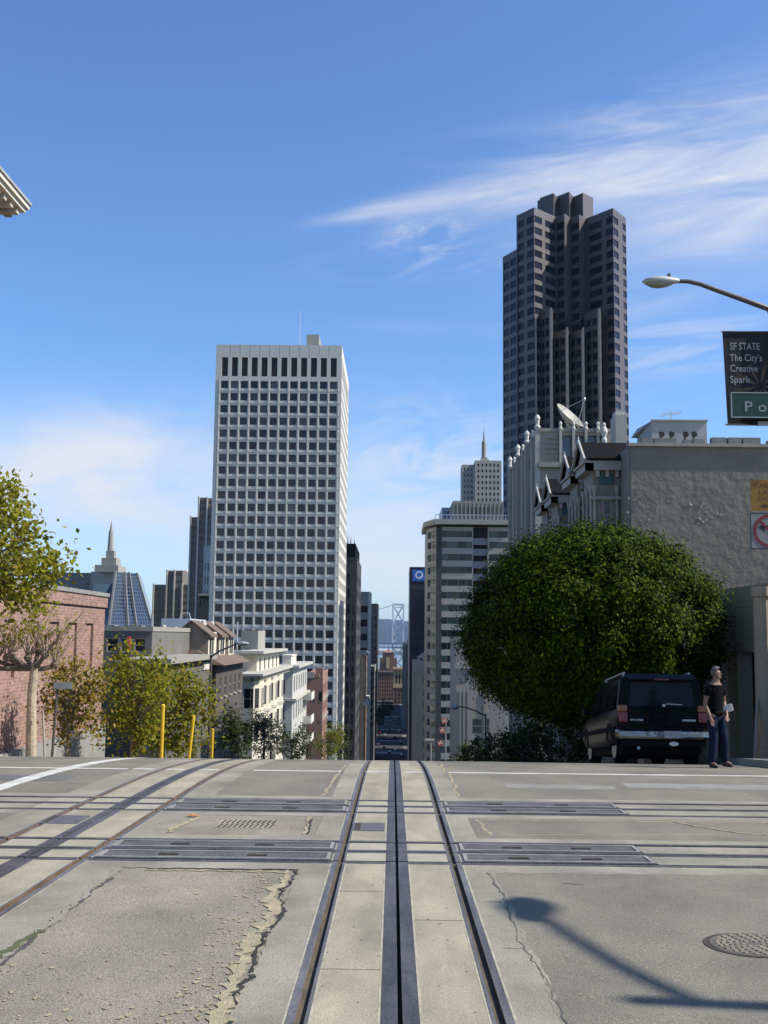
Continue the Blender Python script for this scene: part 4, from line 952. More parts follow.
b = MB(); e0, e1 = lerp(Lt, Lb, .0), lerp(Lt, Lb, .2); f0, f1 = lerp(Ct, Cb, .0), lerp(Ct, Cb, .2)
b.add([(q[0]-.05, q[1]-.6, q[2]) for q in (e1, f1, f0, e0)], [(0, 1, 2, 3)]); b.build('concrete_band', m_lgrey, root)
b = MB()
for xa, xb_, ya, yb_, d in ((99.5, 122.5, 566, 573, 12), (104, 118.5, 558.5, 566.01, 7), (106.8, 115, 551, 558.51, 3)): b.box(ax(xa, Yp+12, 560), ax(xb_, Yp+12, 560), Yp+12-d, Yp+12+d, az(yb_, Yp+12, 110), az(ya, Yp+12, 110))
b.build('pedestal', m_lgrey, root)
xc = ax(110.8, Yp+12, 540); b = MB().lathe((xc, Yp+12, 0), [(2.3, az(551, Yp+12, 110)), (1.75, az(532, Yp+12, 110)), (1.0, az(529, Yp+12, 110)), (.1, az(521, Yp+12, 110))], 8); b.build('spire', m_lgrey, root)
Yl = 830.; building('dark_glass_slab', 'low dark slab building between the tree and the sloped glass building', 'building', ax(36, Yl, 600), ax(91, Yl, 600), Yl, Yl+30, az(573.5, Yl, 75), M('blue_grey_panel', (.05, .06, .085), .3, .15, .03),
    west=[(c[0], c[1], r_[0], r_[1]) for r_ in rows_z(az(576, Yl), 4.6, 2.6, 9) for c in even(10, ax(91, Yl, 600)-ax(36, Yl, 600), .8, .6)], depth=.2, gl=m_bglass, par=.6, z0=-60)
m_emb = M('grey_brown_precast', (.15, .13, .11), .8, .08, .1); m_fin = M('pale_fin', (.46, .43, .37), .8, .06, .1)
def fin_tower(label, slabs, Y, dep):
    root = empty('finned_office_tower', (ax(slabs[0][0], Y), Y, -65), label, 'skyscraper', 'stepped office towers left of the white tower')
    for i, (xa, xb_, yt) in enumerate(slabs):
        X0, X1, zt = ax(xa, Y, 560), ax(xb_, Y, 560), az(yt, Y, xa); yo = Y+i*.6*0
        n = 3 if xb_-xa > 6 else 2
        hs = [(c[0], c[1], r_[0]+65, r_[1]+65) for r_ in rows_z(zt-1.2, 4.4*Y/520*.8, 2.0*Y/520*.8, 30) if r_[0] > -20 for c in even(n, X1-X0, .86, .3)]
        mb = MB(); block_shell(mb, X0, X1-.01, yo, yo+dep, -65, zt, ('w',)); facade(mb, Vector((X0, yo, -65)), X_, -Y_, X1-.01-X0, zt+65, hs, .3); mb.build('slab', m_emb, root)
        panes(root, Vector((X0, yo, -65)), X_, -Y_, hs, .26, g_dark, limit=98)
        MB().box(X0-.25, X0+.45, yo-1.0, yo-.003, -65, zt+.4).build('fin', m_fin, root)
    return root
fin_tower('tall stepped office tower with pale vertical fins beside the white gridded tower', [(189.5, 197, 517), (197, 205.5, 497.5), (205.5, 213, 498)], 520, 30)
r_ = fin_tower('shorter stepped office tower with pale vertical fins right of the spired glass building', [(154.5, 167.5, 584.5), (167.5, 175, 570.5), (175, 183, 570.5), (183, 190, 584.5)], 565, 25)
MB().box(ax(183.1, 590, 580), ax(188, 590, 580), 585, 588, az(600, 590), az(571, 590, 185)).build('sun_tone_slab', m_fin, r_)  # pale slab stands in for the tower's sunlit side
Yu = 450.; building('blue_grey_block', 'small blue grey block half hidden behind the white gridded tower', 'building', ax(203.5, Yu, 560), ax(213, Yu, 560), Yu, Yu+10, az(546, Yu, 206), M('blue_grey_wall', (.17, .22, .30), .6, .1, .1),
    west=[(c[0], c[1], r_[0], r_[1]) for r_ in rows_z(az(565, Yu), 5.5, 3.4, 9) for c in even(3, 4., .5, .2)], depth=.3, gl=g_dark, par=.3)
Yu = 400.; r_ = building('dark_capped_block', 'dark block with a projecting pale roof slab at the left foot of the white tower', 'building', ax(199.5, Yu, 600), ax(212, Yu, 600), Yu, Yu+20, az(596, Yu, 205), m_dgrey,
    west=[(c[0], c[1], r_[0], r_[1]) for r_ in rows_z(az(601, Yu), 4., 2.4, 9) for c in even(3, 4.4, .6, .2)], depth=.3, gl=g_dark, par=0)
MB().box(ax(198.5, Yu, 595), ax(213, Yu, 595), Yu-1.2, Yu+21, az(596, Yu, 205)+.003, az(593.5, Yu, 205)).build('roof_slab', m_lgrey, r_)
# ------------------------------------------------------------------ houses on the left side
BLX, BRX = -13.5, 10.3
def zz(px, py, Y): return at(px, py, Y).z
# brick wing with blind windows
Yw0, Yw1 = 37.3, BLX*F/(105-393)*1.0
Yw1 = 51.6; zt = zz(105, 597, Yw1); z0 = g(Yw1)-.6
root = empty('brick_building', (-20, Yw0, z0), 'pink brick building with blind windows and a grey coping behind the left trees', 'building')
mb = MB(); block_shell(mb, -34, BLX, Yw0, Yw1, z0, zt, ('s',))
zb1, zb0 = zz(95, 623.5, 50), zz(95, 669, 50)
bw = [(y-Yw0-.62, y-Yw0+.62, zb0-z0, zb1-z0) for y in (38.9, 41.45, 44.0, 46.55, 49.1)] 
facade(mb, Vector((BLX, Yw0, z0)), Y_, X_, Yw1-Yw0, zt-z0, bw, .16); mb.build('wall', m_brick, root)
panes(root, Vector((BLX, Yw0, z0)), Y_, X_, bw, .15, m_brick, name='blind_window')
m_cop = M('coping_stone', (.21, .205, .19), .85, .15, 2, fine=.1)
b = MB(); b.box(-34, BLX+.16, Yw0, Yw1+.16, zt, zt+.17); b.build('coping', m_cop, root)
MB().box(BLX+.003, BLX+.10, Yw0, Yw1+.1, zt-.5, zt-.002).build('brick_band', m_brick, root)
MB().box(BLX+.003, BLX+.25, Yw0, Yw1, g(Yw1)-.3, g(Yw0)+.5).build('plinth', m_cop, root)
# big club house next to it: only its roof corner hangs into view
cz = zz(31, 217.5, 37.5); cx = ax(31.5, 37.5, 216); z0 = g(37)-.5
root = empty('tall_corner_building', (-20, 22, z0), 'tall building at the left whose bracketed cornice corner juts into the sky', 'building')
MB().box(-34, BLX-1.2, 22.2, 36.6, z0, cz+.1).build('wall', m_brick, root)
b = MB(); b.box(-35, cx-.16, 21, 37.34, cz+.1, cz+.24); b.box(-35, cx-.06, 20.9, 37.44, cz+.243, cz+.40); b.build('cornice', m_cream, root)
MB().box(-35, cx, 20.8, 37.5, cz+.403, cz+.50).build('gutter', M('copper_gutter', (.30, .29, .27), .6, .2, 3), root)
b = MB(); y = 36.9
while y > 22: b.box(cx-1.05, cx-.28, y-.13, y+.13, cz-.10, cz+.098); y -= .62
b.build('bracket', M('cornice_bracket', (.42, .36, .28), .8, .15, 2), root, kind='stuff')
b = MB(); x = cx-.7
while x > -24: b.box(x-.12, x+.12, 36.61, 37.2, cz-.12, cz+.098); x -= .55
y = 36.9
while y > 22: b.lathe((cx-.5, y-.31, cz+.03), [(.04, -.06), (.09, 0), (.05, .07)], 8); y -= .62
b.build('modillion', M('dark_modillion', (.30, .25, .2), .8, .2, 3), root, kind='stuff')

# roofs behind the trees
Y0 = 72.; x0, x1 = ax(103, Y0, 640), ax(152, Y0, 640); z1 = zz(120, 631, Y0)
hs = [(a, a+.75, z1-1.35, z1-.45) for a in (.25, 1.15, 2.05)]
root = building('flat_roofed_house', 'grey flat roofed house seen over the treetops beside the brick building', 'house', x0, x1, Y0, Y0+22, z1, M('grey_render', (.13, .125, .115), .9, .15, .5), west=hs, depth=.15, gl=g_house, frame=m_pale, par=.3, roofmat=m_lgrey)
MB().tube([(ax(153, Y0+1, 640)-.1, Y0+1, z1-.2), (ax(153, Y0+1, 640)-.1, Y0+1, zz(153, 614, Y0))], .09, 8).build('flue', m_metal, root)
MB().box(ax(127.5, Y0-1, 645), ax(130.5, Y0-1, 645), Y0-1.2, Y0-1.003, zz(129, 650, Y0), zz(129, 636.5, Y0)).build('red_sign', M('red_paint', (.5, .05, .04), .6, .1), root)
b = MB()
for px, py, w_ in ((108, 628, 1.0), (117, 629, .6), (136, 628.5, .9), (143, 630, .5)): b.box(ax(px, Y0+4)-w_/2, ax(px, Y0+4)+w_/2, Y0+4, Y0+5.2, z1, zz(px, py-3, Y0+4))
b.build('roof_vent', m_mgrey, root)
Y0 = 165.; x0, x1 = ax(161, Y0, 630), ax(190, Y0, 630); z1 = zz(175, 618.5, Y0)
root = building('white_roofed_house', 'plain white box house rising behind the grey flat roofs', 'house', x0, x1, Y0, Y0+14, z1, M('bluish_white_render', (.42, .44, .47), .85, .06, .3), west=[], par=0, roofmat=m_white)
MB().tube([(x0+2.2, Y0+3, z1), (x0+2.4, Y0+3, z1+.9), (x0+3.6, Y0+3, z1+.9), (x0+3.8, Y0+3, z1)], .08, 6).build('rail_frame', m_metal, root)
Y0 = 120.; x0, x1 = ax(150, Y0, 650), ax(186, Y0, 650); z1 = zz(165, 641, Y0)
root = building('grey_terraced_house', 'grey terraced house with pale roof vents below the white box house', 'house', x0, x1, Y0, Y0+20, z1, M('grey_stucco', (.12, .115, .105), .9, .15, .5), west=[], par=.4, roofmat=m_lgrey)
b = MB()
for px, h in ((153, 1.2), (158, .8), (164, 1.5), (170, .9), (176, 1.3), (180, .8)): b.lathe((ax(px, Y0+2), Y0+2, z1), [(.22, 0), (.22, h), (.34, h+.02), (.3, h+.25)], 8)
b.build('roof_vent', m_pale, root)
Y0 = 66.; x0, x1 = ax(138, Y0, 680), BLX-.05; z1 = zz(180, 664, Y0)
root = building('dark_eaved_house', 'shaded house with a dark flat eave and a small white panel behind the treetops', 'house', x0, x1, Y0, Y0+16, z1, M('shaded_render', (.10, .097, .09), .9, .2, .5), west=[(a, a+.7, z1-d_-1.3, z1-d_) for d_ in (.9, 3.6, 6.3) for a in (.25, 1.05)], depth=.15, gl=g_house, frame=m_pale, par=0)
MB().box(x0-1.4, x1+.5, Y0-.7, Y0+16.3, z1+.003, z1+.30).build('eave', m_lgrey, root)
MB().box(x1+.003, x1+.1, Y0+13, Y0+15.5, zz(190, 677, Y0), zz(190, 668, Y0)).build('white_panel', m_white, root)

# brown gabled house
Y0 = 85.; L_ = 15.; z0 = g(Y0+L_)-.5; x0, x1 = ax(180, Y0, 680), BLX; ze = zz(215, 662, Y0)
root = empty('gabled_house', ((x0+x1)/2, Y0, z0), 'brown house with small gabled dormers and a dark sign board on its shaded wall', 'house')
hw2 = [(a, a+.8, ze-d_-1.5-z0, ze-d_-z0) for d_ in (4.2, 7.4, 10.6) for a in (.5, 1.75)]; hs2 = [(c[0], c[1], ze-d_-1.6-z0, ze-d_-z0) for d_ in (1.2, 4.2, 7.4, 10.4) for c in even(5, L_, .4, .8)]
mb = MB(); block_shell(mb, x0, x1, Y0, Y0+L_, z0, ze, ('w', 's')); facade(mb, Vector((x0, Y0, z0)), X_, -Y_, x1-x0, ze-z0, hw2, .15); facade(mb, Vector((x1, Y0, z0)), Y_, X_, L_, ze-z0, hs2, .15)
panes(root, Vector((x0, Y0, z0)), X_, -Y_, hw2, .13, g_house, m_lgrey, m_lgrey); panes(root, Vector((x1, Y0, z0)), Y_, X_, hs2, .13, g_house, m_lgrey, m_lgrey)
mb.build('wall', M('dark_brown_paint', (.07, .058, .05), .85, .2, 1), root)
rt = zz(205, 650, Y0)
b = MB(); b.add([(x0-.3, Y0-.5, ze), (x1+.7, Y0-.5, ze-.25), (x1+.7, Y0+L_, ze-.25), (x0-.3, Y0+L_, ze), (x0-.3, Y0-.1, rt), (x1-1.6, Y0-.1, rt), (x1-1.6, Y0+L_-.2, rt), (x0-.3, Y0+L_-.2, rt)], [(0, 1, 5, 4), (1, 2, 6, 5), (2, 3, 7, 6), (4, 5, 6, 7), (3, 0, 4, 7), (0, 3, 2, 1)]); b.build('roof', m_brownroof, root)
m_tanw = M('shade_tan_render', (.30, .24, .18), .85, .12, 1)  # tan with the shade of the west side in it
for i, (yd, xo_) in enumerate(((85.4, 0.), (90.2, .1), (94.6, .2))):
    xf = x1-.75+xo_; xw, xp = xf-2.5, xf-1.35; zb_, zw, zp, L2 = ze, zz(195, 634, 86), zz(190, 622.5, 86), 3.0
    b = MB(); fpt = [(xw, zb_), (xf, zb_), (xf, zw), (xp, zp), (xw, zw)]
    b.add([(p[0], yd, p[1]) for p in fpt]+[(p[0], yd+L2, p[1]) for p in fpt], [(0, 1, 2, 3, 4), (9, 8, 7, 6, 5), (4, 9, 5, 0)]); d = b.build('dormer', m_tanw, root)
    MB().quad((xf, yd, zb_), (xf, yd+L2, zb_), (xf, yd+L2, zw), (xf, yd, zw)).build('sun_toned_wall', m_cream, d)  # sun put into the colour: lighter cream than the tan sides
    b = MB(); o_ = .25
    for (xa, za), (xb2, zb2) in (((xp, zp+.05), (xf+o_, zw-.25)), ((xp, zp+.05), (xw-o_, zw-.25))):
        q = [(xa, yd-o_, za), (xb2, yd-o_, zb2), (xb2, yd+L2+.1, zb2), (xa, yd+L2+.1, za)]; b.add(q+[(p[0], p[1], p[2]+.15) for p in q], [(0, 1, 2, 3), (4, 5, 6, 7), (0, 1, 5, 4), (1, 2, 6, 5), (2, 3, 7, 6), (3, 0, 4, 7)])
    b.build('dormer_roof', m_brownroof, d)
    for yy_ in (.6, 1.7): MB().box(xf+.003, xf+.05, yd+yy_, yd+yy_+.6, zb_+.5, zw-.2).build('window', g_house, d)
b = MB()
for px, yd in ((196, 88.9), (201, 89.3), (205, 93.6), (209, 94.0), (213, 98.5)):
    x = min(ax(px+3, yd), x1-.9); b.lathe((x, yd, ze+.2), [(.2, 0), (.2, 2.6), (.3, 2.65), (.18, 3.0)], 8)
b.build('chimney_pot', m_pale, root)
b = MB(); b.box(x1-1.5, x1-.8, 88.3, 89.6, ze-.2, ze+2.3); b.box(x1-1.5, x1-.8, 93.1, 94.5, ze-.2, ze+2.2); b.build('chimney', m_cream, root)
s = MB().box(ax(197, Y0, 680), x1-.05, Y0-.25, Y0-.003, zz(210, 695, Y0), zz(210, 666, Y0)).build('sign_board', M('black_sign', (.018, .017, .016), .6, .2), root)
b = MB(); b.box(ax(199, Y0, 680), ax(206, Y0, 680), Y0-.27, Y0-.253, zz(203, 675.5, Y0), zz(203, 674, Y0)); b.box(ax(199, Y0, 680), ax(207, Y0, 680), Y0-.27, Y0-.253, zz(203, 680, Y0), zz(203, 679, Y0)); b.box(ax(211, Y0, 690), ax(216, Y0, 690), Y0-.27, Y0-.253, zz(213, 689, Y0), zz(213, 686.5, Y0)); b.build('sign_stripe', M('faded_white', (.3, .3, .29), .8, .1), s)

# cream bay windowed house
Y0, Y1 = 106., 136.; z0 = g(Y1)-.5; x0, x1 = ax(226, Y0, 700), BLX; zc = zz(253, 676, Y0)
hs = [(a, a+.95, zc-dz_-1.9, zc-dz_) for dz_ in (1.2, 4.4, 7.6) for a in (.3, 1.65)]
root = building('bay_windowed_house', 'cream apartment house with stacked bay windows, heavy cornices and an overhanging flat roof', 'house', x0, x1, Y0, Y1, zc, m_pale, west=hs, south=[], depth=.2, gl=g_house, frame=m_lgrey, par=0)
for i, yb in enumerate((109.2, 115.6, 122., 128.6)):
    xo = x1+.75; za, zb_ = g(yb)+3.2, zc-.55; b = MB()
    pl = [(x1+.003, yb-1.9), (xo, yb-1.1), (xo, yb+1.1), (x1+.003, yb+1.9)]; rows = [r_ for r_ in rows_z(zb_-.7, 3.2, 1.9, 5) if r_[0] > za+.4]; hh = []
    for (p, q) in zip(pl, pl[1:]):
        a, c = Vector((*p, za)), Vector((*q, za)); U = c-a; ww = U.length; U.normalize(); Nn = U.cross(Z_)
        h_ = [(f0*ww, f1*ww, r_[0]-za, r_[1]-za) for r_ in rows for f0, f1 in (((.1, .44), (.56, .9)) if ww > 1.8 else ((.25, .75),))]
        facade(b, a, U, Nn, ww, zb_-za, h_, .14); hh.append((a, U, Nn, h_))
    b.add([(*p, zb_) for p in pl]+[(*p, za) for p in pl], [(0, 1, 2, 3), (7, 6, 5, 4)]); o = b.build('bay', m_cream, root)
    for a, U, Nn, h_ in hh: panes(o, a, U, Nn, h_, .12, g_house)
    b = MB()
    for r_ in rows: b.prism([(p[0]+(.12 if k in (1, 2) else 0), p[1]) for k, p in enumerate(pl)], r_[0]-.75, r_[0]-.45)
    b.build('moulding', m_pale, o)
b = MB(); b.box(x0-.3, x1+1.25, Y0-.9, Y1+.3, zc+.003, zc+.22); b.box(x0-.2, x1+1.0, Y0-.6, Y1+.2, zc-.22, zc); b.build('cornice', m_pale, root)
b = MB(); yk = Y0
while yk < Y1: b.box(x1+.003, x1+.85, yk, yk+.22, zc-.5, zc-.223); yk += .8
b.build('bracket', m_cream, root, kind='stuff')
zu = zz(262, 653.5, 114); hs2 = [(c[0], c[1], zu-2.0, zu-.5) for c in even(5, 22, .34, .8)]
xu = x1-.35
b = MB(); block_shell(b, x0+.6, xu, 113, 135, zc+.22, zu, ('s',)); facade(b, Vector((xu, 113, zc+.22)), Y_, X_, 22, zu-zc-.22, [(q[0], q[1], q[2]-zc-.22, q[3]-zc-.22) for q in hs2], .15); o = b.build('upper_storey', m_cream, root)
panes(o, Vector((xu, 113, 0)), Y_, X_, hs2, .13, g_house)
b = MB(); b.box(x0+.2, x1+.55, 111, 136.5, zu+.003, zu+.28); b.box(x0+.35, x1+.3, 111.4, 136.2, zu-.2, zu); b.build('roof_slab', m_pale, root)
MB().box(ax(241, 124, 640), ax(258, 124, 640), 124, 131, zu+.283, zz(250, 630.5, 124)).build('penthouse', m_lgrey, root)
MB().tube([(ax(237, 123, 640), 123, zu), (ax(237, 123, 640), 123, zz(237, 622, 123))], .1, 6).build('flue', m_metal, root)
# stepped balcony house and brick house
Y0, Y1 = 150., 175.; x0, x1 = ax(273, Y0, 700), BLX; z1 = zz(288, 668, Y0)
hs = [(a, a+1.0, z1-d_-1.9, z1-d_) for d_ in (1.6, 5., 8.4) for a in (.6,)]
hs2 = [(c[0], c[1], z1-d_-2.1, z1-d_) for d_ in (1.2, 5., 8.6, 12.) for c in even(6, Y1-Y0, .42, 1)]
root = building('balcony_house', 'tall narrow house with white balconies next to the cream bay windowed house', 'house', x0, x1, Y0, Y1, z1, M('off_white_paint', (.40, .385, .34), .75, .1, .5), west=hs, south=hs2, depth=.3, gl=g_house, frame=m_lgrey, par=0)
MB().box(x0-.2, x1+.9, Y0-.5, Y1+.2, z1+.003, z1+.35).build('cornice', m_pale, root); MB().box(x0-.1, x1+.6, Y0-.4, Y1+.1, z1-4.4, z1-4.1).build('string_course', m_pale, root)
b = MB(); b.box(x0+.8, x1-.6, Y0+4, Y0+12, z1+.35, z1+1.5); b.box(x0+.7, x1-.5, Y0+3.9, Y0+12.1, z1+1.503, z1+1.7); b.build('penthouse', m_cream, root)
for d_ in (5.2, 8.7, 11.6):
    b = MB(); b.box(x1+.003, x1+1.25, Y1-6.5, Y1-.4, z1-d_-.15, z1-d_); b.box(x1+1.15, x1+1.25, Y1-6.5, Y1-.4, z1-d_+.003, z1-d_+1.0); b.box(x1+.003, x1+1.148, Y1-6.5, Y1-6.4, z1-d_+.003, z1-d_+1.0); b.build('balcony', m_white, root)
Y0, Y1 = 203., 231.; x0, x1 = ax(305, Y0, 700), BLX; z1 = zz(320, 677, Y0)
hs2 = [(c[0], c[1], z1-d_-1.8, z1-d_) for d_ in (1.8, 5.4, 9., 12.6) for c in even(8, Y1-Y0, .4, 1)]
root = building('brown_brick_house', 'brown brick apartment house with pale bands at the foot of the white tower', 'house', x0, x1, Y0, Y1, z1, m_brick2, west=[(.8, 1.7, z1-4.5, z1-2.6), (2.4, 3.2, z1-4.5, z1-2.6)], south=hs2, depth=.25, gl=g_house, par=.6, roofmat=m_brick2)
b = MB(); b.box(x1+.003, x1+.2, Y0, Y1, z1-4.9, z1-4.3); b.box(x1+.003, x1+.2, Y0, Y1, z1-8.5, z1-7.9); b.build('stone_band', m_tan, root)
MB().box(x0+1.8, x0+3.1, Y0+1, Y0+3, z1, z1+1.6).build('chimney', m_brick2, root)
MB().box(x0-.003, x1-.8, Y0-.3, Y0-.003, z1-.2, z1+.9).build('parapet_trim', m_lgrey, root)

# ------------------------------------------------------------------ right side: stucco building, garage, row houses, hall with pinnacles
Ys = 47.6; z1 = zz(700, 447, Ys); z0 = g(60)-.5
m_stucco = M('patched_grey_stucco', (.158, .150, .128), .92, .18, .45, bump=.055, bscale=2.6, fine=.08)
root = empty('stucco_building', (20, Ys, z0), 'big windowless grey stucco wall with peeling patches behind the round tree', 'building')
mb = MB(); mb.box(BRX, 44, Ys, 47.86, z0, z1); mb.box(24.6, 44, 47.863, 72, z0, z1-.01); mb.build('wall', m_stucco, root)
b = MB(); b.box(BRX-.1, 44.1, Ys-.14, Ys+.4, z1+.003, z1+.14); b.build('coping', m_lgrey, root)
b = MB(); rr = random.Random(3); x = BRX+.5
while x < 24:
    w_ = rr.uniform(.35, 1.1); h = rr.uniform(.16, .3); b.box(x, x+w_-.07, Ys-.08, Ys+.25, z1+.143, z1+.143+h); x += w_+rr.choice((0, .02, .25))
b.build('parapet_cap', M('cap_flashing', (.18, .175, .16), .7, .2, 2), root)
MB().box(ax(739, Ys+8, 430), ax(752, Ys+8, 430), Ys+8, Ys+9, z1+.14, zz(745, 438, Ys+8)).build('roof_box', m_mgrey, root)
# peeling flakes: curled chips standing off the wall
b = MB(); rr = random.Random(9)
for px, py, n, sx, sy in ((640, 499, 9, 5, 6), (637, 512, 6, 4, 5), (702, 509, 6, 4, 5), (709, 517, 6, 6, 3), (718, 517, 4, 3, 3), (648, 520, 4, 6, 3), (741, 545, 5, 5, 3), (748, 551, 3, 4, 3), (692, 503, 3, 3, 3), (737, 530, 3, 4, 3)):
    for _ in range(n):
        x, z = ax(px+rr.gauss(0, sx), Ys, py), az(py+rr.gauss(0, sy), Ys, px); s = rr.uniform(.03, .13); q = rr.uniform(0, 6.3)
        u, v = Vector((math.cos(q), 0, math.sin(q))), Vector((-math.sin(q), 0, math.cos(q)))
        P0 = Vector((x, Ys-.006, z)); pts = [P0-u*s, P0+v*s*.6+Vector((0, -rr.uniform(0, .03), 0)), P0+u*s+Vector((0, -rr.uniform(.0, .05), 0)), P0-v*s*.5]
        b.add(pts, [(0, 1, 2, 3)])
b.build('peeling_paint', M('peeled_paint_chip', (.22, .21, .185), .9, .1, 3), root, kind='stuff')
yh = 56.; xa, xb_ = ax(652, yh, 435), ax(707, yh, 435); xl = ax(637, yh+5, 435); zt = zz(680, 421, yh); zl = zz(640, 433, yh+5)
b = MB(); b.add([(xa, yh, z1), (xb_, yh, z1), (xb_, yh, zt), (xa, yh, zt), (xl, yh+5, z1), (xb_, yh+5, z1), (xb_, yh+5, zt), (xl, yh+5, zz(638, 429, yh+5)), (xa, yh+5, zt)], [(0, 1, 2, 3), (4, 0, 3, 7), (1, 5, 6, 2), (3, 2, 6, 8), (3, 8, 7), (5, 4, 7, 8, 6)]); o = b.build('roof_hut', M('hut_render', (.36, .35, .33), .9, .1, .6), root)
b = MB(); b.box(xa-.05, xb_+.05, yh-.08, yh-.003, zt-.03, zt+.06); b.build('hut_trim', m_lgrey, o)
for px in (661, 671, 685, 693.5):
    x = ax(px, yh-1.2, 435); b = MB(); b.tube([(x, yh-1.2, z1), (x, yh-1.2, zz(px, 437, yh-1.2)), (x-.07, yh-1.45, zz(px, 434, yh-1.2)), (x-.1, yh-1.75, zz(px, 436.5, yh-1.2))], [.06, .06, .11, .15], 10); b.build('vent_hood', m_darkmetal, root)
    MB().box(x+.12, x+.3, yh-1.25, yh-1.05, z1, z1+.5).build('vent_pipe', m_metal, root)
xm = ax(671, yh+2, 415); b = MB(); zt2 = zz(671, 412.5, yh+2)
b.tube([(xm, yh+2, zt-.2), (xm, yh+2, zt2)], .025, 6); b.tube([(ax(662, yh+2, 415), yh+2, zt2-.12), (ax(681, yh+2, 413), yh+2.4, zt2+.04)], .02, 6)
for t in np.linspace(0, 1, 7):
    x = ax(662, yh+2, 415)+(ax(681, yh+2, 413)-ax(662, yh+2, 415))*t; b.tube([(x-.06, yh+1.6-.2*(1-t), zt2-.12+.16*t), (x+.06, yh+2.6+.2*(1-t), zt2-.12+.16*t)], .014, 5)
b.build('tv_antenna', m_metal, root)

# garage on the corner
z1 = zz(768, 589.5, 30.3); z0 = g(31)-.4
m_gar = M('garage_siding', (.36, .29, .18), .8, .1, 1.2, fine=.08); m_pier = M('cream_pier_render', (.42, .34, .23), .85, .12, 1.5, fine=.1)
root = empty('corner_garage', (13, 30.3, g(31)), 'cream sided garage with a dark open bay at the right edge behind the man', 'garage')
zo = zz(740, 652.5, 31.5)
b = MB(); n = 4
for i in range(n):
    za, zb_ = zo+(z1-zo)*i/n, zo+(z1-zo)*(i+1)/n; b.box(BRX, BRX+.14, 30.92, 46., za+.02, zb_); b.box(BRX+.02, BRX+.13, 30.92, 46., za, za+.02)
b.build('siding', m_gar, root)
MB().lathe((9.97, 29.85, 0), [(.33, g(30)-.3), (.33, g(30)+.5), (.265, g(30)+.55), (.255, z1-.25), (.31, z1-.2), (.31, z1+.05)], 16).build('corner_pier', m_pier, root)
MB().box(BRX, BRX+.3, 30.3, 30.918, g(31)-.3, z1).build('jamb', m_gar, root)
b = MB(); b.box(BRX+.302, 26, 30.3, 30.8, g(31)-.3, z1); b.box(25.7, 26, 30.803, 46.5, g(40)-3, z1); b.box(BRX, 26, 46.003, 46.5, g(46)-1, z1); b.box(BRX+.1, 26, 30.3, 46.5, z1+.003, z1+.2); b.build('rear_wall', m_gar, root)
for y in (34.4, 38.2, 42.0): MB().box(BRX, BRX+.3, y-.16, y+.16, g(y)-.3, zo-.002).build('post', m_gar, root)
for y0_, y1_ in ((31.2, 34.1), (34.7, 37.9), (38.5, 41.7)): MB().box(BRX+.9, BRX+1.0, y0_, y1_, g(y1_)-.2, zo+.2).build('bay_shade_sheet', M('bay_shade_brown', (.045, .035, .03), .6, .3, 3), root)  # dark sheets paint in the shade of the open bay
m_graf = M('rust_red_pipe', (.14, .045, .05), .7, .4, 6)
MB().tube([(BRX-.1, 30.6, g(31)), (BRX-.1, 30.6, zo+.9)], .07, 8).build('standpipe', m_graf, root)
MB().tube([(BRX-.85, 29.3, g(30)+.15), (BRX-.58, 29.75, .3)], .04, 6).build('leaning_pole', M('pale_wood_pole', (.4, .36, .3), .8, .2, 4), label='pale pole leaning against the cream garage corner pier', cat='pole', base=(BRX-.85, 29.3, g(30)+.15))
z0 = g(20)-.3; building('shade_block', 'added cream block outside the right edge that shades the parked car', 'building', BRX+.02, 22, 22.8, 28.9, 6.2, m_pier, north=[(c[0], c[1], r_[0], r_[1]) for r_ in ((3., 5.), (.3, 2.2)) for c in even(3, 6.1, .5, .6)], west=[(c[0], c[1], 3., 5.) for c in even(4, 11.6, .4, .8)], depth=.15, gl=g_house, frame=m_pale, par=.3)  # unseen block added to throw shade over the parked car

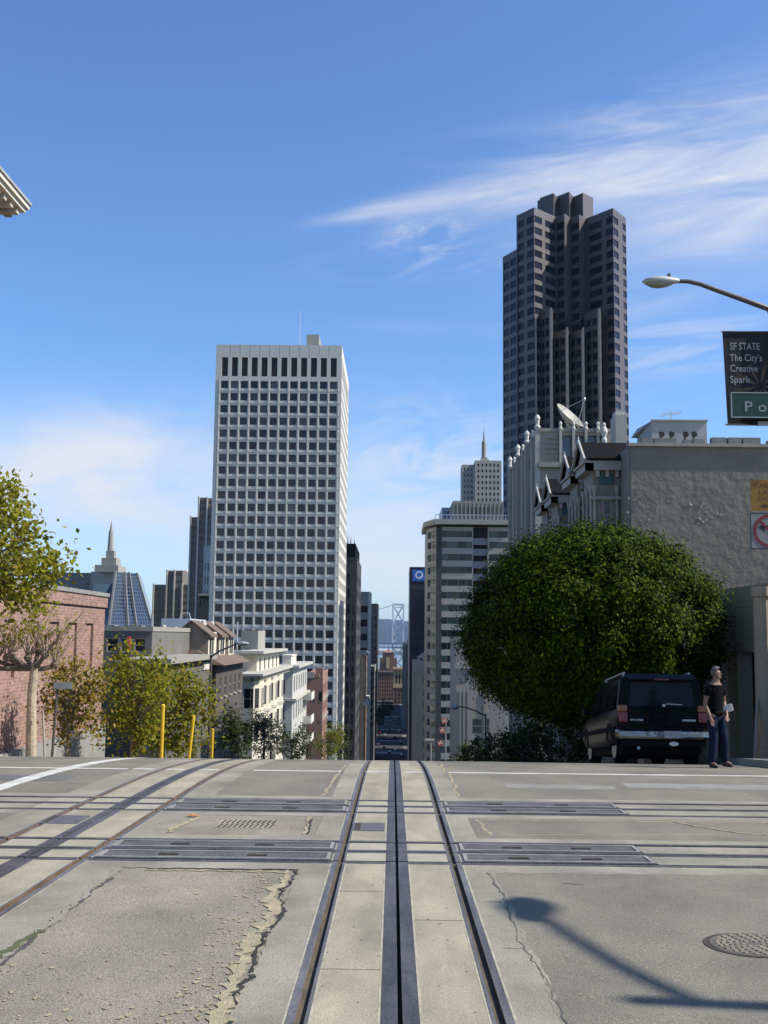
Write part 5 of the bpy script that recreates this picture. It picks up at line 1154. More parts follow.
# row houses with black gable roofs over their bays
m_vict = M('putty_house_paint', (.21, .195, .17), .75, .1, .8, fine=.06); m_trim = M('white_trim_paint', (.34, .32, .285), .7, .1, 1.5, fine=.08); m_tealp = M('teal_panel', (.03, .10, .11), .5, .2, 2)
def row_house(label, Y0, Y1, bays, zr):
    z0 = g(Y1)-.5; ze = zr-1.02
    root = empty('row_house', (BRX+3, Y0, z0), label, 'house', 'row houses beside the stucco wall')
    b = MB(); block_shell(b, BRX, BRX+14, Y0, Y1, z0, ze+.4); b.build('wall', m_vict, root)
    for yc in bays:
        xo, hb = 9.06, 1.15; za = g(yc)+2.8
        pl = [(BRX-.003, yc-hb), (xo, yc-hb), (xo, yc+hb), (BRX-.003, yc+hb)]
        segs = [((BRX-.003, yc-hb), (xo, yc-hb)), ((xo, yc-hb), (xo, yc+hb)), ((xo, yc+hb), (BRX-.003, yc+hb))]
        b = MB(); hh = []
        for p, q in segs:
            p, q = (q, p) if p[1] == q[1] == yc-hb else (q, p)
            a, c = Vector((*p, za)), Vector((*q, za)); U = c-a; ww = U.length; U.normalize(); Nn = U.cross(Z_)
            rows = [r_ for r_ in ((ze-3.15, ze-1.75), (ze-7., ze-5.2), (ze-10.6, ze-8.8)) if r_[0] > za+.3]
            h_ = [(f0*ww, f1*ww, r_[0]-za, r_[1]-za) for r_ in rows for f0, f1 in (((.12, .44), (.56, .88)) if ww > 1.8 else ((.36, .66),))]
            facade(b, a, U, Nn, ww, ze-za, h_, .12); hh.append((a, U, Nn, h_, ww))
        b.add([(*p, ze) for p in pl]+[(*p, za) for p in pl], [(0, 1, 2, 3), (7, 6, 5, 4)]); o = b.build('bay', m_vict, root)
        for a, U, Nn, h_, ww in hh: panes(o, a, U, Nn, h_, .1, g_dark, frame=m_trim, fw=.05)
        a, U, Nn, h_, ww = hh[0]
        for a, U, Nn, h_, ww in hh[:1]:
            MB().obox(a+U*.28+Z_*(ze-za-1.05)+Nn*.003, U, Z_, Nn, ww-.56, .5, .04).build('transom', m_tealp, o)
        b = MB()
        for cx_, cy_ in ((xo+.06, yc-hb-.07), (BRX-.16, yc-hb-.07), (xo-.06, yc-hb+.16), (xo-.06, yc+hb-.16), (xo-.06, yc)):
            b.lathe((cx_, cy_, 0), [(.11, ze-3.6), (.11, ze-3.4), (.075, ze-3.35), (.065, ze-1.5), (.09, ze-1.45), (.13, ze-1.2), (.13, ze-1.1)], 8)
        b.build('column', m_trim, o)
        b = MB(); b.box(xo-.35, BRX-.002, yc-hb-.32, yc-hb-.003, ze-.42, ze-.10); b.box(xo-.35, xo-.003, yc-hb-.32, yc+hb+.32, ze-.42, ze-.10); b.box(xo-.46, BRX+.5, yc-hb-.34, yc+hb+.34, ze-.098, ze+.0)
        b.box(xo-.12, BRX-.002, yc-hb-.16, yc-hb-.003, ze-1.75, ze-1.6); b.box(xo-.15, BRX-.002, yc-hb-.2, yc-hb-.003, ze-3.9, ze-3.62)
        for t in (.15, .5, .85): b.box(xo+(BRX-xo)*t-.07, xo+(BRX-xo)*t+.07, yc-hb-.26, yc-hb-.003, ze-.72, ze-.42)
        b.build('cornice', m_trim, o)
        b = MB(); zp = zr; e = .42
        for s in (-1, 1):
            q = [(xo-.42, yc+s*(hb+e), ze+.033), (BRX+2.2, yc+s*(hb+e), ze+.033), (BRX+2.2, yc, zp), (xo-.42, yc, zp)]; b.add(q+[(p[0], p[1], p[2]+.08) for p in q], [(0, 1, 2, 3), (4, 5, 6, 7), (0, 1, 5, 4), (1, 2, 6, 5), (2, 3, 7, 6), (3, 0, 4, 7)])
        r_ = b.build('roof', m_slate, o)
        b = MB(); xg = xo-.46
        for s in (-1, 1): b.tube([(xg, yc+s*(hb+e+.06), ze+.02), (xg, yc, zp+.12)], .085, 6)
        b.add([(xg+.2, yc-hb-.3, ze+.03), (xg+.2, yc+hb+.3, ze+.03), (xg+.2, yc, zp-.05)], [(0, 1, 2)]); b.lathe((xg, yc, zp+.05), [(.06, 0), (.04, .08), (.05, .18), (.02, .32)], 8); b.build('bargeboard', m_trim, o)
        b = MB(); zb_ = ze-4.2
        for k in range(9): b.tube([(xo-.5, yc-hb+k*2*hb/8, zb_), (xo-.5, yc-hb+k*2*hb/8, zb_+.7)], .018, 5)
        b.tube([(xo-.5, yc-hb, zb_+.7), (xo-.5, yc+hb, zb_+.7)], .025, 5); b.box(xo-.52, xo-.003, yc-hb, yc+hb, zb_-.1, zb_); b.build('balcony_rail', m_darkmetal, o)
    return root
h1 = row_house('putty coloured row house with black gable roofs right against the stucco wall', 47.9, 58.6, (51.0, 55.2), zz(600, 445, 51.2))
MB().box(ax(613, 53, 425), ax(624, 53, 425), 52.4, 53.6, z1 if False else 8, zz(618, 417, 53)).build('chimney', m_pale, h1)
c = MB(); xx0, xx1 = ax(614, 53, 425), ax(623, 53, 425); c.box(xx0, xx1, 52.6, 53.4, zz(618, 417, 53)+.003, zz(618, 413, 53)); c.build('chimney_cap', m_white, h1)
h2 = row_house('putty coloured row house with black gable roofs next to the hall with white pinnacles', 58.65, 68.6, (61.9, 66.0), zz(565, 479.5, 61.5))
# hall with pinnacles
Y0, Y1 = 76.5, 95.; x0, x1 = BRX-.1, ax(612, Y0, 440); z1 = zz(570, 432, Y0); z0 = g(Y1)-.5; zled = zz(570, 463, Y0)
m_hall = M('pale_stone_hall', (.29, .265, .215), .8, .1, .6, fine=.08)
root = empty('pinnacled_hall', ((x0+x1)/2, Y0, z0), 'pale stone hall with white pinnacles, dark glass bays and a satellite dish on its roof', 'building')
ww = x1-x0; L_ = Y1-Y0
hw_ = [(ax(a, Y0, 450)-x0, ax(b_, Y0, 450)-x0, zled+.1-z0, z1-.25-z0) for a, b_ in ((561.5, 572), (574.5, 584.5), (587, 596.5), (599, 604))]
hn = [(c[0], c[1], r_[0]-z0, r_[1]-z0) for r_ in ((zled+.3, z1-.9), (zled-3.8, zled-1.), (zled-8, zled-5.2), (zled-12, zled-9.4)) for c in even(8, L_, .42, .9)]
mb = MB(); block_shell(mb, x0, x1, Y0, Y1, z0, z1, ('w', 'n')); facade(mb, Vector((x0, Y0, z0)), X_, -Y_, ww, z1-z0, hw_, .3); facade(mb, Vector((x0, Y1, z0)), -Y_, -X_, L_, z1-z0, hn, .3); mb.build('wall', m_hall, root)
g_hall = glass('blue_grey_hall_glass', (.04, .05, .06), (.12, .15, .18), .15)
panes(root, Vector((x0, Y0, z0)), X_, -Y_, hw_, .27, g_hall); panes(root, Vector((x0, Y1, z0)), -Y_, -X_, hn, .27, g_hall)
b = MB()
for k in range(5):
    z = zled+.3+k*(z1-zled-.8)/4; b.box(x0+.45, ax(559, Y0, 450), Y0-.1, Y0-.003, z, z+.06)
b.box(x0-.1, x1, Y0-.35, Y0-.003, zled-.35, zled); b.build('string_course', m_hall, root)
pts = [(ax(px, Y0, 450), Y0-.15) for px in (560.3, 573.3, 585.8, 597.8)]+[(x0-.15, Y0+.1+k*(L_-.2)/3.) for k in range(4)]+[(x0-.1, Y0+(L_)*t) for t in (.17, .5, .83)]
for k, (x, y) in enumerate(pts):
    sc = .5 if k < 4 else (.85 if k < 8 else .5); zb_ = z0 if k >= 4 else zled
    b = MB(); b.box(x-.19*sc, x+.19*sc, y-.2*sc, y+.2*sc, zb_, z1+.35*sc); b.build('pilaster', m_pale, root)
    b = MB(); b.lathe((x, y, z1+.35*sc), [(.26*sc, 0), (.26*sc, .12), (.16*sc, .2), (.2*sc, .7*sc), (.26*sc, .75*sc), (.2*sc, .95*sc), (.1*sc, 1.1*sc)], 10); b.build('pinnacle', m_white, root)
b = MB(); b.box(x0-.05, x1, Y0-.1, Y0+.3, z1+.003, z1+.25); b.box(x0-.1, x0+.3, Y0+.303, Y1, z1+.003, z1+.25); b.build('parapet', m_hall, root)
for px, py in ((568, 468), (604, 433)):
    p = at(px, py, Y0-.4); b = MB(); b.lathe((p.x, Y0-.45, p.z-.5), [(.16, -.3), (.2, 0), (.13, .2), (.26, .55), (.2, .8), (.1, .95), (.13, 1.1), (.03, 1.25)], 10); b.build('urn', m_white, root)
# satellite dish leaning on the roof
yd = 80.; ap, e0, e1 = at(579, 427, yd), at(555.5, 403.5, yd), at(591, 424, yd)
root2 = empty('satellite_dish', (ap.x, yd, z1), 'large pale satellite dish tilted on the roof of the pinnacled hall', 'satellite dish')
ctr = at(569.5, 416, yd); Rr = 17.5/F*yd; axis = (Vector((.66, 0, .75))*.9+Vector((0, -1, 0))*.42).normalized(); ua = axis.orthogonal().normalized(); ub = axis.cross(ua); b = MB(); n, mrings = 32, 6; vs = []
for j in range(mrings+1):
    t = j/mrings
    for k in range(n):
        q = 2*math.pi*k/n; vs.append(ctr + (ua*math.cos(q)+ub*math.sin(q))*Rr*t + axis*(.42*Rr*(t*t-1)+.1))
fs = [(j*n+k, j*n+(k+1) % n, (j+1)*n+(k+1) % n, (j+1)*n+k) for j in range(mrings) for k in range(n)]
b.add(vs, fs); m_dish = M('dish_beige', (.30, .285, .24), .6, .06, 1); b.build('reflector', m_dish, root2, smooth=True)
fp_ = ctr+axis*1.3*Rr; b = MB(); b.tube([ctr+ua*Rr*.9, fp_], .018, 5); b.tube([ctr-ub*Rr*.9, fp_], .018, 5); b.tube([ctr-ua*Rr*.9, fp_], .018, 5); b.lathe(fp_, [(.07, -.12), (.1, 0), (.07, .12)], 8); b.build('feed_arm', m_metal, root2)
b = MB(); b.tube([(ap.x, yd, z1), ctr-axis*.35*Rr], .12, 8); b.box(ap.x-.5, ap.x+.6, yd-.5, yd+.5, z1+.003, z1+.5); b.tube([(ap.x+.6, yd, z1), ctr+axis*.05-ub*Rr*.5], .06, 6); b.build('mount', m_pale, root2)
# ------------------------------------------------------------------ trees
bark = M('grey_bark', (.20, .17, .125), .95, .3, 6, bump=.03, bscale=14, fine=.2)
bark_d = M('dark_bark', (.05, .042, .034), .95, .3, 6, bump=.03, bscale=14)
lf_plane = leafmat('plane_tree_leaves', [(.10, .115, .012), (.18, .19, .018), (.25, .25, .025), (.33, .30, .035), (.14, .16, .015), (.27, .19, .03), (.21, .22, .02)], .5)
lf_green = leafmat('yellow_green_leaves', [(.08, .10, .012), (.14, .15, .018), (.20, .19, .025), (.11, .12, .015), (.22, .19, .025)], .4)
lf_orange = leafmat('turning_leaves', [(.13, .115, .018), (.22, .17, .028), (.26, .155, .03), (.17, .145, .02), (.11, .11, .018)], .3)
lf_dark = leafmat('dark_leaves', [(.020, .030, .010), (.035, .050, .014), (.05, .065, .018), (.028, .04, .012)], .15, .4)
lf_glint = leafmat('glint_toned_leaves', [(.05, .06, .03), (.10, .11, .06), (.2, .2, .15), (.03, .04, .015)], .1, .25)  # whitish tones in the ramp stand in for glints
def crown_points(c, r, n, clumps, spread, hollow=.5, seed=0):
    q = np.random.default_rng(seed); d = q.normal(size=(clumps, 3)); d /= np.linalg.norm(d, axis=1)[:, None]
    rad = q.uniform(hollow, 1, clumps)**.6; C = np.array(c)+d*np.array(r)*rad[:, None]
    k = q.integers(0, clumps, n); sc = q.uniform(.5, 1.2, clumps)[k][:, None]
    return C, C[k]+q.normal(size=(n, 3))*spread*sc
def street_tree(name, label, x, y, htrunk, crown, n, leaf, mat, clumps=50, spread=.35, tr=.13, lean=(0, 0), seed=1, group=None, brk=bark, extra=None, cat='tree', hollow=.35):
    z0 = g(y)+.12; r_ = random.Random(seed)
    root = empty(name, (x, y, z0), label, cat, group); top = Vector((x+lean[0], y+lean[1], z0+htrunk))
    b = MB(); b.tube([(x, y, z0-.1), (x+lean[0]*.3, y+lean[1]*.3, z0+htrunk*.4), top], [tr*1.25, tr, tr*.85], 10); b.build('trunk', brk, root)
    allp = []; b = MB()
    for c, r, nn, cl in crown:
        C, Pn = crown_points(c, r, nn, cl, spread, hollow, seed+len(allp)); allp.append(Pn)
        for q in C[::2]:
            e = Vector(q); m1 = top.lerp(e, .5)+Vector((r_.uniform(-.2, .2), r_.uniform(-.2, .2), r_.uniform(-.1, .25)))
            b.tube([top, m1, e], [tr*.42, tr*.2, .012], 5)
    b.build('limb', brk, root)
    P_ = np.concatenate(allp); P_ = P_[P_[:, 2] > z0+.3]
    me = leaf_mesh('crown', P_-np.array(root.location), leaf, mat, np.array([(.55, -.35, .55)]), .8); mesh_obj('crown', me, root)
    return root
pl_g = 'street trees along the brick wall'
# crown hanging in from the left edge
t = at(8, 540, 26.5)
street_tree('plane_tree', 'leafy yellow green plane tree reaching in from the left edge, tallest on the left', -10.9, 26.5, 4.4,
    [((-9.9, 26.5, 3.9), (1.75, 1.5, 1.55), 2900, 90), ((-9.3, 26.6, 3.1), (1.5, 1.2, .9), 1500, 50), ((-9.35, 26.5, 5.1), (.85, .9, .8), 750, 16), ((-11.2, 26.4, 4.6), (1.6, 1.5, 1.9), 900, 30)], 0, .15, lf_plane, spread=.26, tr=.2, seed=5, group=pl_g)
# pollarded trunk with bare twigs
z0 = g(33.6); p = at(33, 668, 33.6); X0 = ax(32, 33.6, 740); root = empty('pollarded_plane_tree', (X0, 33.6, z0+.12), 'pollarded plane tree with a pale trunk, knobbly head and mostly bare twigs', 'tree', pl_g)
b = MB(); b.tube([(X0, 33.6, z0), (p.x, 33.6, .0), (p.x+.05, 33.6, p.z+.15)], [.17, .135, .12], 12); b.build('trunk', M('pale_plane_bark', (.36, .29, .20), .95, .25, 3, bump=.03, bscale=10, fine=.15), root)
b = MB(); rr = random.Random(4); knobs = []
hd = Vector((p.x, 33.6, p.z))
for dx, dy, dz in ((-1.2, .2, .2), (-.55, -.3, .38), (.05, .3, .5), (.4, -.2, .4), (-.2, .1, .3), (.6, .2, .1), (-1.9, 0, .1), (-.85, .1, .3)):
    e = hd+Vector((dx, dy, dz)); b.tube([hd, hd.lerp(e, .5)-Z_*.08, e], [.10, .075, .06], 8); b.lathe(e, [(.05, -.12), (.11, -.06), (.13, .03), (.06, .12)], 8); knobs.append(e)
b.build('limb', M('pollard_knob_bark', (.13, .10, .07), .95, .35, 8, bump=.03, bscale=20), root)
b = MB(); lp = []
for e in knobs:
    for _ in range(13):
        a = rr.uniform(0, 6.3); s = rr.uniform(.7, 2.0); f = e+Vector((math.cos(a)*s*.55+.12*s, math.sin(a)*s*.45, s*rr.uniform(.55, 1.0))); b.tube([e, e.lerp(f, .5)+Vector((rr.uniform(-.1, .1),)*2+(.1,)), f], [.022, .014, .005], 4)
        for _ in range(rr.randint(1, 9)): lp.append(tuple(e.lerp(f, rr.uniform(.45, 1))+Vector((rr.gauss(0, .07), rr.gauss(0, .07), rr.gauss(0, .07)))))
b.build('twig', M('twig_bark', (.28, .21, .15), .95, .2, 5), root, kind='stuff')
mesh_obj('leaf', leaf_mesh('leaf', np.array(lp)-np.array(root.location), .13, lf_plane, np.array([(.55, -.35, .55)]), .8), root, kind='stuff')
MB().tube([(ax(43.5, 33, 750), 33.2, g(33)), (ax(38.5, 33, 715), 33.4, az(712, 33, 39))], .035, 6).build('tree_stake', M('grey_wood', (.32, .28, .22), .9, .2, 4), label='thin grey wooden stake leaning at the pollarded trunk', cat='stake', base=(ax(43.5, 33, 750), 33.2, g(33)))
def px_tree(label, px, Y, blobs, n, leaf, mat, trpx, seed, spread=.25, tr=.09, name='plane_tree', group=pl_g, clump=44, brk=bark, hollow=.3):
    x = ax(trpx, Y, 745); cr = []
    for bx, by, rx, ry, f in blobs:
        c = at(bx, by, Y); k = Y/F; cr.append(((c.x, c.y, c.z), (rx*k, max(rx, ry)*k*.8, ry*k), int(n*f), int(clump*max(.4, f*2))))
    zl = min(c[0][2] for c in cr); h = max(1.2, zl-g(Y)+.2)
    return street_tree(name, label, x, Y, h, cr, 0, leaf, mat, spread=spread, tr=tr, seed=seed, group=group, brk=brk, hollow=hollow)
px_tree('thin tree with sparse rusty leaves in front of the brick wall', 75, 39, [(62, 690, 22, 30, .35), (85, 682, 20, 24, .3), (92, 715, 15, 32, .2), (70, 725, 18, 22, .15)], 1900, .16, lf_orange, 68, 31, .3)
px_tree('bushy yellow green tree at the end of the brick wall', 140, 46, [(138, 672, 26, 30, .3), (122, 695, 17, 38, .22), (150, 708, 30, 38, .3), (132, 735, 26, 22, .18)], 3400, .18, lf_plane, 132, 32, .36)
px_tree('wide yellow green tree above the yellow posts', 185, 54, [(180, 692, 28, 28, .35), (168, 728, 32, 26, .3), (200, 712, 18, 28, .2), (185, 742, 26, 14, .15)], 3500, .2, lf_plane, 152, 33, .38)
px_tree('dark green tree in shade below the sign board house', 232, 76, [(228, 728, 13, 24, .5), (240, 740, 14, 18, .5)], 1500, .2, lf_dark, 232, 34, .3, brk=bark_d)
hs_g = 'trees before the left houses'
px_tree('tree with leaves coloured whitish for glints in front of the bay windows', 264, 98, [(262, 738, 13, 24, .5), (272, 728, 12, 16, .3), (256, 722, 7, 12, .2)], 2400, .2, lf_glint, 264, 35, .3, group=hs_g, name='street_tree', brk=bark_d)
px_tree('dark leafy tree in front of the balcony house', 290, 120, [(288, 745, 15, 18, .5), (302, 742, 13, 16, .5)], 1800, .24, lf_dark, 292, 36, .4, group=hs_g, name='street_tree', brk=bark_d)
px_tree('yellow green tree in front of the brown brick house', 328, 160, [(327, 744, 14, 17, .6), (336, 735, 7, 10, .4)], 1500, .3, lf_green, 328, 37, .5, group=hs_g, name='street_tree', tr=.14)
px_tree('small dark tree at the kerb below the white tower', 341, 240, [(342, 748, 7, 15, 1.)], 700, .4, lf_dark, 341, 38, .6, group=hs_g, name='street_tree', tr=.15, brk=bark_d)
for px, Y, s, ry in ((383, 900, 41, 9), (389, 1000, 42, 7), (379, 780, 43, 8)):
    px_tree({383: 'dark round tree at the end of the street', 389: 'farthest dark tree before the ochre block', 379: 'dark tree at the left kerb far down the street'}[px], px, Y, [(px, 708 if px != 379 else 716, 6, ry, 1.)], 500, 1.2, lf_dark, px, s, 1.4, group='far trees at the street end', name='street_tree', tr=.3, brk=bark_d)

# big clipped round tree
CX, CY, CZ = 6.04, 34.0, 2.02
lf_fic = leafmat('ficus_leaves', [(.010, .019, .002), (.017, .031, .002), (.040, .062, .003), (.078, .105, .004), (.025, .042, .003)], .08, .55)
root = empty('round_clipped_tree', (7.35, CY+.3, g(CY)+.12), 'large dense dark green clipped tree with a rounded crown above the parked car', 'tree')
LUMP = np.random.default_rng(5).normal(size=(260, 3)); LUMP /= np.linalg.norm(LUMP, axis=1)[:, None]
def ficus_r(d):
    """outline of the clipped crown: broad dome, flatter underside"""
    x, y, z = d[:, 0], d[:, 1], d[:, 2]
    rz = np.where(z > 0, 3.12, 2.55)
    e = np.where((x < 0) & (z > 0), 1.8, 2.2)
    r = 1/np.power(np.abs(x/3.8)**e+np.abs(y/3.5)**e+np.abs(z/rz)**e, 1/e)
    c = np.clip(d @ LUMP.T, -1, 1); lump = np.exp(-(1-c)*2/.17**2).max(axis=1)
    return r*(.885+.145*lump+.02*np.sin(5*z+2*x))
q = np.random.default_rng(77); nc = 1500
d = q.normal(size=(nc, 3)); d /= np.linalg.norm(d, axis=1)[:, None]
Cc = d*(ficus_r(d)*q.uniform(.94, 1.0, nc))[:, None]; per = 105
k = np.repeat(np.arange(nc), per); off = q.normal(size=(nc*per, 3)); off *= (.185*q.uniform(.7, 1.35, nc)[k])[:, None]
off += d[k]*np.abs(q.normal(size=(nc*per, 1)))*.09
Pn = Cc[k]+off+np.array((CX, CY, CZ)); nl = LUMP[(d @ LUMP.T).argmax(axis=1)]; side_ = d-nl; side_ /= .12+np.linalg.norm(side_, axis=1)[:, None]
nr = off/np.linalg.norm(off, axis=1)[:, None]*.5+d[k]*.7+side_[k]*1.0+np.array((0, 0, .3))
low = Pn[:, 2] > g(CY)+.9
mesh_obj('crown', leaf_mesh('crown', Pn[low]-np.array(root.location), .108, lf_fic, nr[low], .42, .55), root)
bm = bmesh.new(); bmesh.ops.create_icosphere(bm, subdivisions=4, radius=1)  # closed hull inside the crown, added to block light
for v in bm.verts:
    dd = np.array([v.co.normalized()]); v.co = Vector(dd[0]*ficus_r(dd)[0]*.72)+Vector((CX, CY, CZ))-root.location
me = bpy.data.meshes.new('light_block_hull'); bm.to_mesh(me); bm.free(); me.materials.append(lf_fic); mesh_obj('light_block_hull', me, root)
b = MB(); zb = g(CY); b.tube([(7.35, 34.3, zb-.1), (7.2, 34.2, zb+.9), (6.9, 34.1, zb+1.8)], [.26, .2, .17], 10); b.build('trunk', bark_d, root)
b = MB()
for e in ((4.6, 33.4, 1.2), (5.6, 33.2, .9), (6.6, 33.0, 1.0), (8., 34.5, 1.2), (5.2, 35, 1.5)): b.tube([(7.05, 34.15, zb+1.2), ((7.05+e[0])/2, e[1], zb+2.0), e], [.13, .09, .05], 8)
b.build('limb', bark_d, root)
# row of dark street trees stepping down the right pavement
for x, Y, rx, rz, top, lb in ((7.9, 52, 2.3, 1.9, 722, 'nearest dark shrub like tree below the round tree'), (8.0, 66, 2.4, 2.1, 729, 'second dark tree down the right pavement, left of the car'), (8.0, 84, 2.5, 2.2, 737, 'third dark tree down the right pavement, near the arm lamp'), (8.0, 104, 2.5, 2.2, 745, 'farthest dark tree down the right pavement')):
    zt = az(top, Y, 520); C = (x-.6, Y, zt-rz); h = max(.8, zt-2*rz-g(Y)+.5)
    street_tree('dark_street_tree', lb, x, Y, h, [(C, (rx, rx, rz), 4200, 120)], 0, .2, lf_dark, spread=.28, tr=.12, seed=int(Y), group='dark trees down the right pavement', brk=bark_d, hollow=.75)

# ------------------------------------------------------------------ street furniture
m_yel = M('yellow_paint', (.58, .38, .015), .55, .2, 5, fine=.1); m_pole = M('grey_pole_paint', (.20, .20, .19), .6, .15, 3); m_brownpole = M('brown_pole_paint', (.075, .06, .05), .55, .2, 3)
for px, py, Y, ln_, lb in ((163, 706, 38.8, 0, 'yellow kerb post standing upright, leftmost of the three'), (193.5, 717, 44.7, -.22, 'yellow kerb post leaning slightly, middle of the three'), (212.5, 730, 49.7, 0, 'shortest looking yellow kerb post, next to the lamp pole')):
    p = at(px, py, Y); z0 = g(Y); root = empty('yellow_post', (p.x+ln_, Y, z0), lb, 'post', 'yellow posts down the left kerb')
    b = MB(); b.tube([(p.x+ln_, Y, z0-.05), (p.x, Y, p.z)], .064, 12); b.build('pipe', m_yel, root)
    b = MB(); b.lathe((p.x, Y, p.z), [(.072, -.02), (.072, .03), (.045, .06)], 12); b.build('cap', m_yel, root); MB().lathe((p.x+ln_, Y, z0), [(.2, 0), (.2, .04), (.11, .06)], 12).build('foot', m_yel, root)
# street name sign on a dark pole
p = at(57.5, 688, 28.5); z0 = g(28.5); pb = ax(52, 28.5, 755)
root = empty('street_sign_pole', (pb, 28.5, z0), 'dark thin pole with a small grey name plate seen edge on, beside the pollarded tree', 'sign')
MB().tube([(pb, 28.5, z0), (p.x, 28.5, p.z)], .035, 8).build('pole', m_brownpole, root)
MB().box(p.x-.09, p.x+.38, 28.45, 28.48, p.z-.02, p.z+.15).build('plate', M('sign_back', (.26, .27, .25), .5, .1), root)
# lamp with an arm on the left pavement
Y = 62.; pb = at(209.5, 755, Y); pt = at(211, 655, Y); e = at(243, 643.5, Y-1.5)
root = empty('street_lamp', (pb.x, Y, g(Y)), 'slim street lamp whose arm reaches right in front of the gabled house', 'street lamp', 'lamps on arms')
MB().tube([(pb.x, Y, g(Y)), (pt.x, Y, pt.z)], [.11, .07], 10).build('pole', m_brownpole, root)
MB().tube([(pt.x, Y, pt.z-.1), (pt.x+.5, Y-.3, pt.z+.22), (e.x-.3, e.y, e.z)], [.055, .05, .04], 8).build('arm', m_brownpole, root)
MB().lathe((e.x-.35, e.y, e.z), [(.04, -.02), (.12, .1), (.14, .35), (.08, .6), (.02, .66)], 10, axis='x').build('lamp_head', m_metal, root)
# lamp with an arm at the foot of the white walled building
Y = 88.; pb = at(485.5, 735, Y); e = at(453, 707.5, Y); X = pb.x
root = empty('street_lamp', (X, Y, g(Y)), 'street lamp with a curved arm reaching left in front of the white walled building', 'street lamp', 'lamps on arms')
zt = az(713.5, Y, 485); MB().tube([(X, Y, g(Y)), (X, Y, zt)], [.12, .08], 10).build('pole', m_pole, root)
b = MB(); b.tube([(X, Y, zt-.2), at(477, 711.5, Y), at(468, 708, Y), at(461, 706.6, Y), at(457, 707, Y)], [.06, .055, .05, .05, .04], 8); b.build('arm', m_brownpole, root)
b = MB(); b.lathe((e.x-.1, Y, e.z+.02), [(.05, -.1), (.15, .05), (.17, .35), (.08, .55)], 10, axis='x'); b.build('lamp_head', m_metal, root)
# corner pole: lamp, banner, street name, turn signs
Y = 22.; PX = at(778.5, 480, Y).x; z0 = g(Y)+.14; hd = at(660, 283, Y)
root = empty('corner_lamp_pole', (PX, Y, z0), 'tall corner pole at the right edge with an arm and a grey cobra head lamp', 'street lamp')
zt = az(318, Y, 770); b = MB(); b.tube([(PX, Y, z0), (PX, Y, z0+.5), (PX, Y, zt)], [.16, .105, .085], 14); b.lathe((PX, Y, z0), [(.25, 0), (.25, .1), (.17, .45)], 14); b.build('pole', m_pole, root)
b = MB(); b.tube([(PX, Y, zt-.1), at(769, 309, Y), at(740, 298.5, Y), at(716, 290, Y), at(700, 284, Y), at(688, 281.4, Y), at(678, 281.2, Y), at(672, 281.6, Y)], [.065, .06, .052, .048, .046, .044, .042, .04], 10); b.build('arm', m_brownpole, root, smooth=True)
a0 = at(679, 281.3, Y); k = Y/F
b = MB(); secs = [(0, .055, .05, .0), (-.07, .08, .07, 0), (-.18, .13, .10, -.01), (-.38, .17, .115, -.01), (-.55, .16, .10, -.01), (-.68, .11, .07, -.01), (-.755, .03, .02, -.02)]; n = 14
for s, ry, rz, dz in secs:
    for q in range(n):
        a = 2*math.pi*q/n; b.v.append((a0.x+s, Y+ry*math.cos(a), a0.z+dz+rz*math.sin(a)*(1. if math.sin(a) > 0 else .62)))
for i in range(len(secs)-1):
    for q in range(n): b.f.append((i*n+q, i*n+(q+1) % n, (i+1)*n+(q+1) % n, (i+1)*n+q)); b.mi.append(0)
b.f += [tuple(range(n)), tuple(range((len(secs)-1)*n, len(secs)*n))]; b.mi += [0, 0]
lh = b.build('lamp_head', M('lamp_grey_paint', (.38, .385, .36), .5, .1, 3), root, smooth=True)
b = MB()
secs = [(-.14, .08, .0), (-.25, .12, .05), (-.42, .15, .075), (-.56, .13, .06), (-.69, .06, .0)]
for s, ry, rz in secs:
    for q in range(9):
        a = math.pi+math.pi*q/8; b.v.append((a0.x+s, Y+ry*math.cos(a), a0.z-.05+(rz+.02)*math.sin(a)))
for i in range(len(secs)-1):
    for q in range(8): b.f.append((i*9+q, i*9+q+1, (i+1)*9+q+1, (i+1)*9+q)); b.mi.append(0)
b.build('lens', M('lamp_lens_glass', (.24, .235, .20), .3, .15, 20), lh, smooth=True)
b = MB(); b.lathe((a0.x-.2, Y, a0.z+.09), [(.035, 0), (.035, .06), (.02, .075)], 10); b.build('photocell', m_darkmetal, lh)
# banner
yb = Y-.0; bx0, bx1, bz0, bz1 = ax(722.5, yb, 335), ax(769.5, yb, 335), az(424, yb, 740), az(332.5, yb, 740)
root = empty('street_banner', (PX, yb, bz0), 'dark street banner with white lettering and a brown sunburst on the corner pole', 'banner')
def banner_mat():
    m = bpy.data.materials.new('banner_print'); m.use_nodes = True; N, L = nt(m); p = N['Principled BSDF']; p.inputs['Roughness'].default_value = .75
    tc = N.new('ShaderNodeTexCoord'); sp = N.new('ShaderNodeSeparateXYZ'); L.new(tc.outputs['Object'], sp.inputs[0]); T = m.node_tree
    cx, cz = ax(760, yb, 385)-PX, az(386, yb, 758)-bz0
    x, z = E(T, sp.outputs[0])-cx, E(T, sp.outputs[2])-cz
    a = z.op('ARCTAN2', x); r = (x*x+z*z).op('SQRT')
    ray = (a*9+noise_e(T, a*2, r*2, 0, 2)*5).op('SINE').ss(.1, .9); fall = r.ss(.62, .12)*r.ss(.03, .16)
    f = ray*fall*(noise_e(T, x*9, z*9, 3.)*.8+.5)
    mx = N.new('ShaderNodeMix'); mx.data_type = 'RGBA'; L.new(f.clamp().k, mx.inputs[0]); mx.inputs[6].default_value = (.006, .004, .006, 1); mx.inputs[7].default_value = (.17, .10, .05, 1); L.new(mx.outputs[2], p.inputs['Base Color']); return m
b = MB(); nx, nz = 8, 14; vs = []
